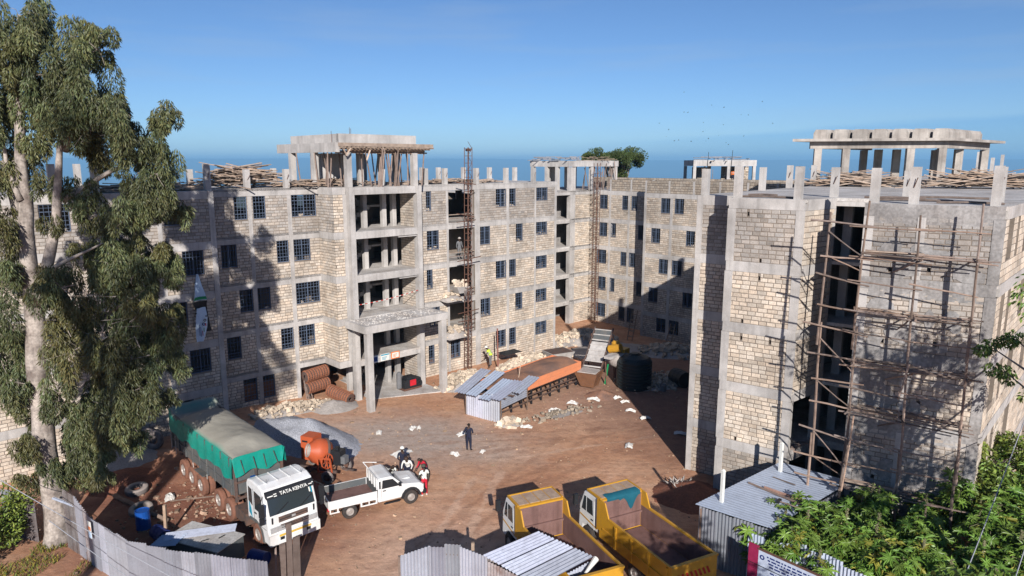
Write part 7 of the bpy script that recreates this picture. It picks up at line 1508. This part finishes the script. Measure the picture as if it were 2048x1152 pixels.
for (x, y, zz), lb in (((8.93, 27.75, 2.66), 'white square post rising through the front corner of the blue roof'), ((12.45, 30.5, 2.72), 'white square post at the far edge of the blue roof')):
    mb = MB(); mb.box(-.065, .065, -.065, .065, -.2, zz + 1.45, mtx=frame((x, y), .6)); mb.hexa([tuple(frame((x, y), .6) @ Vector(p)) for p in ((-.065, -.065, zz + 1.45), (.065, -.065, zz + 1.45), (.065, .065, zz + 1.45), (-.065, .065, zz + 1.45), (-.01, -.01, zz + 1.53), (.01, -.01, zz + 1.53), (.01, .01, zz + 1.53), (-.01, .01, zz + 1.53))]); lone('post', mb, 'cloth_white', lb, 'post', base=(x, y, -.2))
def onroof(x, y): return 2.72 + (y - 28.5) * .025
for i, (x0, y0, x1, y1, r, lb) in enumerate(((10.6, 29.35, 12.6, 26.9, .05, 'longest pole lying across the blue roof'), (11.15, 28.9, 12.2, 27.85, .07, 'pinkish plank lying on the blue roof'), (11.9, 29.9, 12.6, 29.1, .03, 'thin stick near the far post on the blue roof'))):
    mb = MB(); mb.tube([(x0, y0, onroof(x0, y0) + .06), (x1, y1, onroof(x1, y1) + .07)], r, 6, tint=((.8, .75, .72), (1.3, 1.0, .9), (.6, .6, .6))[i]); lone('pole', mb, 'pole', lb, 'pole')
t = thing('hammer', 'hammer with a dark head lying on the blue roof', 'hammer', (11.3, 27.6, 2.75), -.75)
b = MB(); b.bar((0, 0, .06), (1.0, 0, .05), .035, tint=(1.2, 1.1, 1)); obj('handle', b, 'pole', t, local=True); part('head', t, 'black', (-.06, .06, -.16, .16, .01, .12))
# sign
t = thing('notice_board', 'tilted maroon and pale blue notice board at the lower right before the shed', 'sign', (9.45, 24.6, 0), -.86)
part('board', t, 'signblue', (.0, 2.7, -.02, .02, .5, 2.35)); part('side_band', t, 'maroon', (-.42, -.002, -.021, .021, .4, 2.5)); part('frame', t, 'rust', (-.05, 2.7, -.03, .03, 2.352, 2.42), (-.06, .0, .022, .08, 0, 2.3), (2.3, 2.38, .022, .08, 0, 2.3))
for k, z in enumerate((2.2, 2.08, 1.96, 1.84, 1.6, 1.48, 1.36, 1.2)):
    x = .35 + .04 * k
    while x < 2.4: w = U(.06, .24); part('print', t, 'print_navy', (x, x + w, -.026, -.0205, z - .03, z + .03)); x += w + .05
b = MB(); b.lathe([(.05, 0), (.10, 0), (.10, .006), (.05, .006)], 12, Matrix.Translation((.16, -.022, 2.1)) @ Matrix.Rotation(1.57, 4, 'X')); obj('print', b, 'print_navy', t, local=True)
part('rule', t, 'black', (-.41, 2.69, -.026, -.021, 1.70, 1.73), (-.41, 2.69, -.026, -.021, 1.05, 1.08))
mb = MB(); mb.box(-.06, .06, -.06, .06, -.1, 1.0, mtx=frame((8.75, 24.5), .2)); lone('post', mb, 'cloth_white', 'stubby white post at the bottom edge beside the notice board', 'post')
mb = MB(); q = frame((7.7, 25.6), .3); mb.lathe([(0, 0), (.5, 0), (.55, .3), (.4, .55), (0, .6)], 14, q); lone('water_drum', mb, 'print_navy', 'dark blue tub behind the right tipper at the bottom edge', 'tub', smooth=True)
mb = MB(); corr(mb, (17.0, 29.4, 1.6), (18.1, 28.7, 1.6), (18.1, 28.7, 3.0), (17.0, 29.4, 3.0), tint=(1, 1, 1.1)); lone('zinc_sheet', mb, 'bluezinc', 'blue tin sheet standing in the thicket below the scaffold', 'metal sheet')
# scaffold of poles
SC = thing('scaffolding', 'rough timber pole scaffolding in front of the plastered right wall', 'scaffold', (15.2, 29.0, 0))
def pole(name, pts, r=.045, g=None):
    g = g or U(.5, 1.35); w = U(-.02, .12); pts = [Vector(p) for p in pts]; f = []
    for a, b in zip(pts[:-1], pts[1:]):
        for k in range(3): f.append(a.lerp(b, k / 3) + Vector((U(-.03, .03), U(-.03, .03), U(-.02, .02))))
    f.append(pts[-1]); mb = MB(); mb.tube(f, [r * (1.08 - .3 * i / len(f)) for i in range(len(f))], 6, tint=(g * (1 + w), g, g * (1 - w))); return obj(name, mb, 'pole', SC)
q = rs.F
def sp(x, out, z): return q @ Vector((x, -out, z))
for x, o, top, ln in ((.12, .95, 15.4, -.10), (2.15, 1.15, 14.9, .10), (4.15, 1.15, 15.4, .10), (-1.25, .85, 14.9, -.05)):
    pole('standard', [sp(x + ln, o + .05, -.2), sp(x, o, 5.2)], .065); pole('standard', [sp(x + .07, o + .05, 4.2), sp(x - ln * .5, o, 10.2)], .055); pole('standard', [sp(x - .07, o, 9.2), sp(x - ln, o - .05, top)], .05)
LV = (1.7, 3.1, 4.3, 5.3, 6.5, 7.6, 8.6, 9.9, 10.8, 12.1, 13.2, 14.4)
for i, z in enumerate(LV):
    plat = i in (1, 4, 6, 8, 10)
    pole('ledger', [sp(-.35 + U(-.1, .1), 1.02, z + U(-.15, .15)), sp(2.3 + U(-.2, .4), 1.25, z + U(-.22, .08))], U(.026, .04)); pole('ledger', [sp(1.9, 1.18, z + U(-.05, .1)), sp(4.2 + U(-.4, .6), 1.22, z + U(-.25, .08))], U(.026, .04))
    if plat:
        for k in range(3):
            o = .3 + k * .36; pole('platform_pole', [sp(U(-.1, .2), o, z + U(-.05, .14)), sp(2.3 + U(-.4, .5), o + U(-.05, .05), z + U(-.12, .1))], U(.024, .042)); pole('platform_pole', [sp(2.0, o, z + U(-.05, .14)), sp(4.3 + U(-.5, .5), o + U(-.05, .05), z + U(-.16, .1))], U(.024, .042))
        b = MB(); g = U(.9, 1.3); b.box(.2, 2.3, -.75, -.55, z + .12, z + .16, 0, (g, g, g), q); obj('plank', b, 'plank', SC)
        for x in (.1, 2.15, 4.15): pole('putlog', [sp(x + U(-.1, .1), 1.45, z + U(-.03, .03)), sp(x + U(-.15, .15), -.05, z + .02)], .04)
        pole('brace', [sp(2.2 + U(-.3, .3), 1.2, z - .05), sp(1.5 + U(-.3, .3), .05, z - .75)], .035)
    pole('putlog', [sp(-1.65 + U(-.35, .3), .92, z + U(-.25, .25)), sp(.35 + U(-.2, .5), .98, z + U(-.3, .15))], .04)
    if i < 11 and rnd.random() < .72: pole('brace', [sp(-1.2, .9, LV[i + 1] - U(-.1, .5)), sp(.1, 1.0, z + U(-.4, .3))] if i % 2 == 0 else [sp(-1.2, .9, LV[i + 1] - .1), sp(.05, .95, z + .45)], .03)
for x0, z0, x1, z1 in ((1.35, .2, 2.35, 4.4), (2.2, 9.0, 1.9, 7.4), (.15, 3.0, .35, 6.4), (.9, 1.2, 1.0, 3.2), (3.3, .4, 3.3, 3.0), (2.6, .3, 2.9, 1.9), (4.05, 13.3, 4.1, 10.9)): pole('raker', [sp(x0, 1.3, z0), sp(x1, 1.2, z1)], .045, 1.4 if x0 < 2.5 else None)
# overhead cables
def cable(label, pts, r=.014, group='overhead cables'):
    mb = MB(); f = []
    for i in range(25):
        k = i / 24; a, b = Vector(pts[0]), Vector(pts[1]); p = a.lerp(b, k); p.z -= pts[2] * 4 * k * (1 - k); f.append(p)
    mb.tube(f, r, 5); lone('cable', mb, 'cable', label, 'cable', group, base=tuple(pts[0]))
cable('upper overhead cable crossing the thicket at the lower right', ((9.2, 14.2, 4.4), (23.8, 30.2, 8.0), .3), .018); cable('lower overhead cable crossing the thicket at the lower right', ((10.0, 13.6, 4.1), (24.9, 29.6, 7.6), .3), .018)
cable('cable strung along the left tin fence near its top', ((-25.5, 29.5, 4.6), (-9.4, 21.8, 1.6), .15), .016); cable('cable strung along the left tin fence at mid height', ((-20.0, 28.0, 1.7), (-9.8, 21.5, .7), .1), .016)
# birds over the far wing
bm = MB(); bm.add([(-.10, 0, 0), (.16, .03, 0), (.16, -.03, 0), (0, .34, .13), (.04, .12, .05), (0, -.34, .13), (.04, -.12, .05)], [(0, 1, 2), (0, 4, 3), (0, 5, 6), (0, 1, 4), (0, 6, 2)]); bm.box(-.12, .14, -.035, .035, -.04, .03)
bme = mesh_of('bird', bm, 'black')
for i in range(24):
    x, y, z = (U(18, 30), U(78, 104), U(18.6, 25.5)) if i < 20 else (U(30, 38), U(84, 104), U(21, 26))
    o = inst('bird', bme, None, Matrix.Translation((x, y, z)) @ Matrix.Rotation(U(0, 6), 4, 'Z') @ Matrix.Rotation(U(-.5, .5), 4, 'X') @ Matrix.Diagonal((.55, .55, .55, 1))); tag(o, 'small dark bird circling in the sky above the far wing', 'bird', 'birds over the far wing')
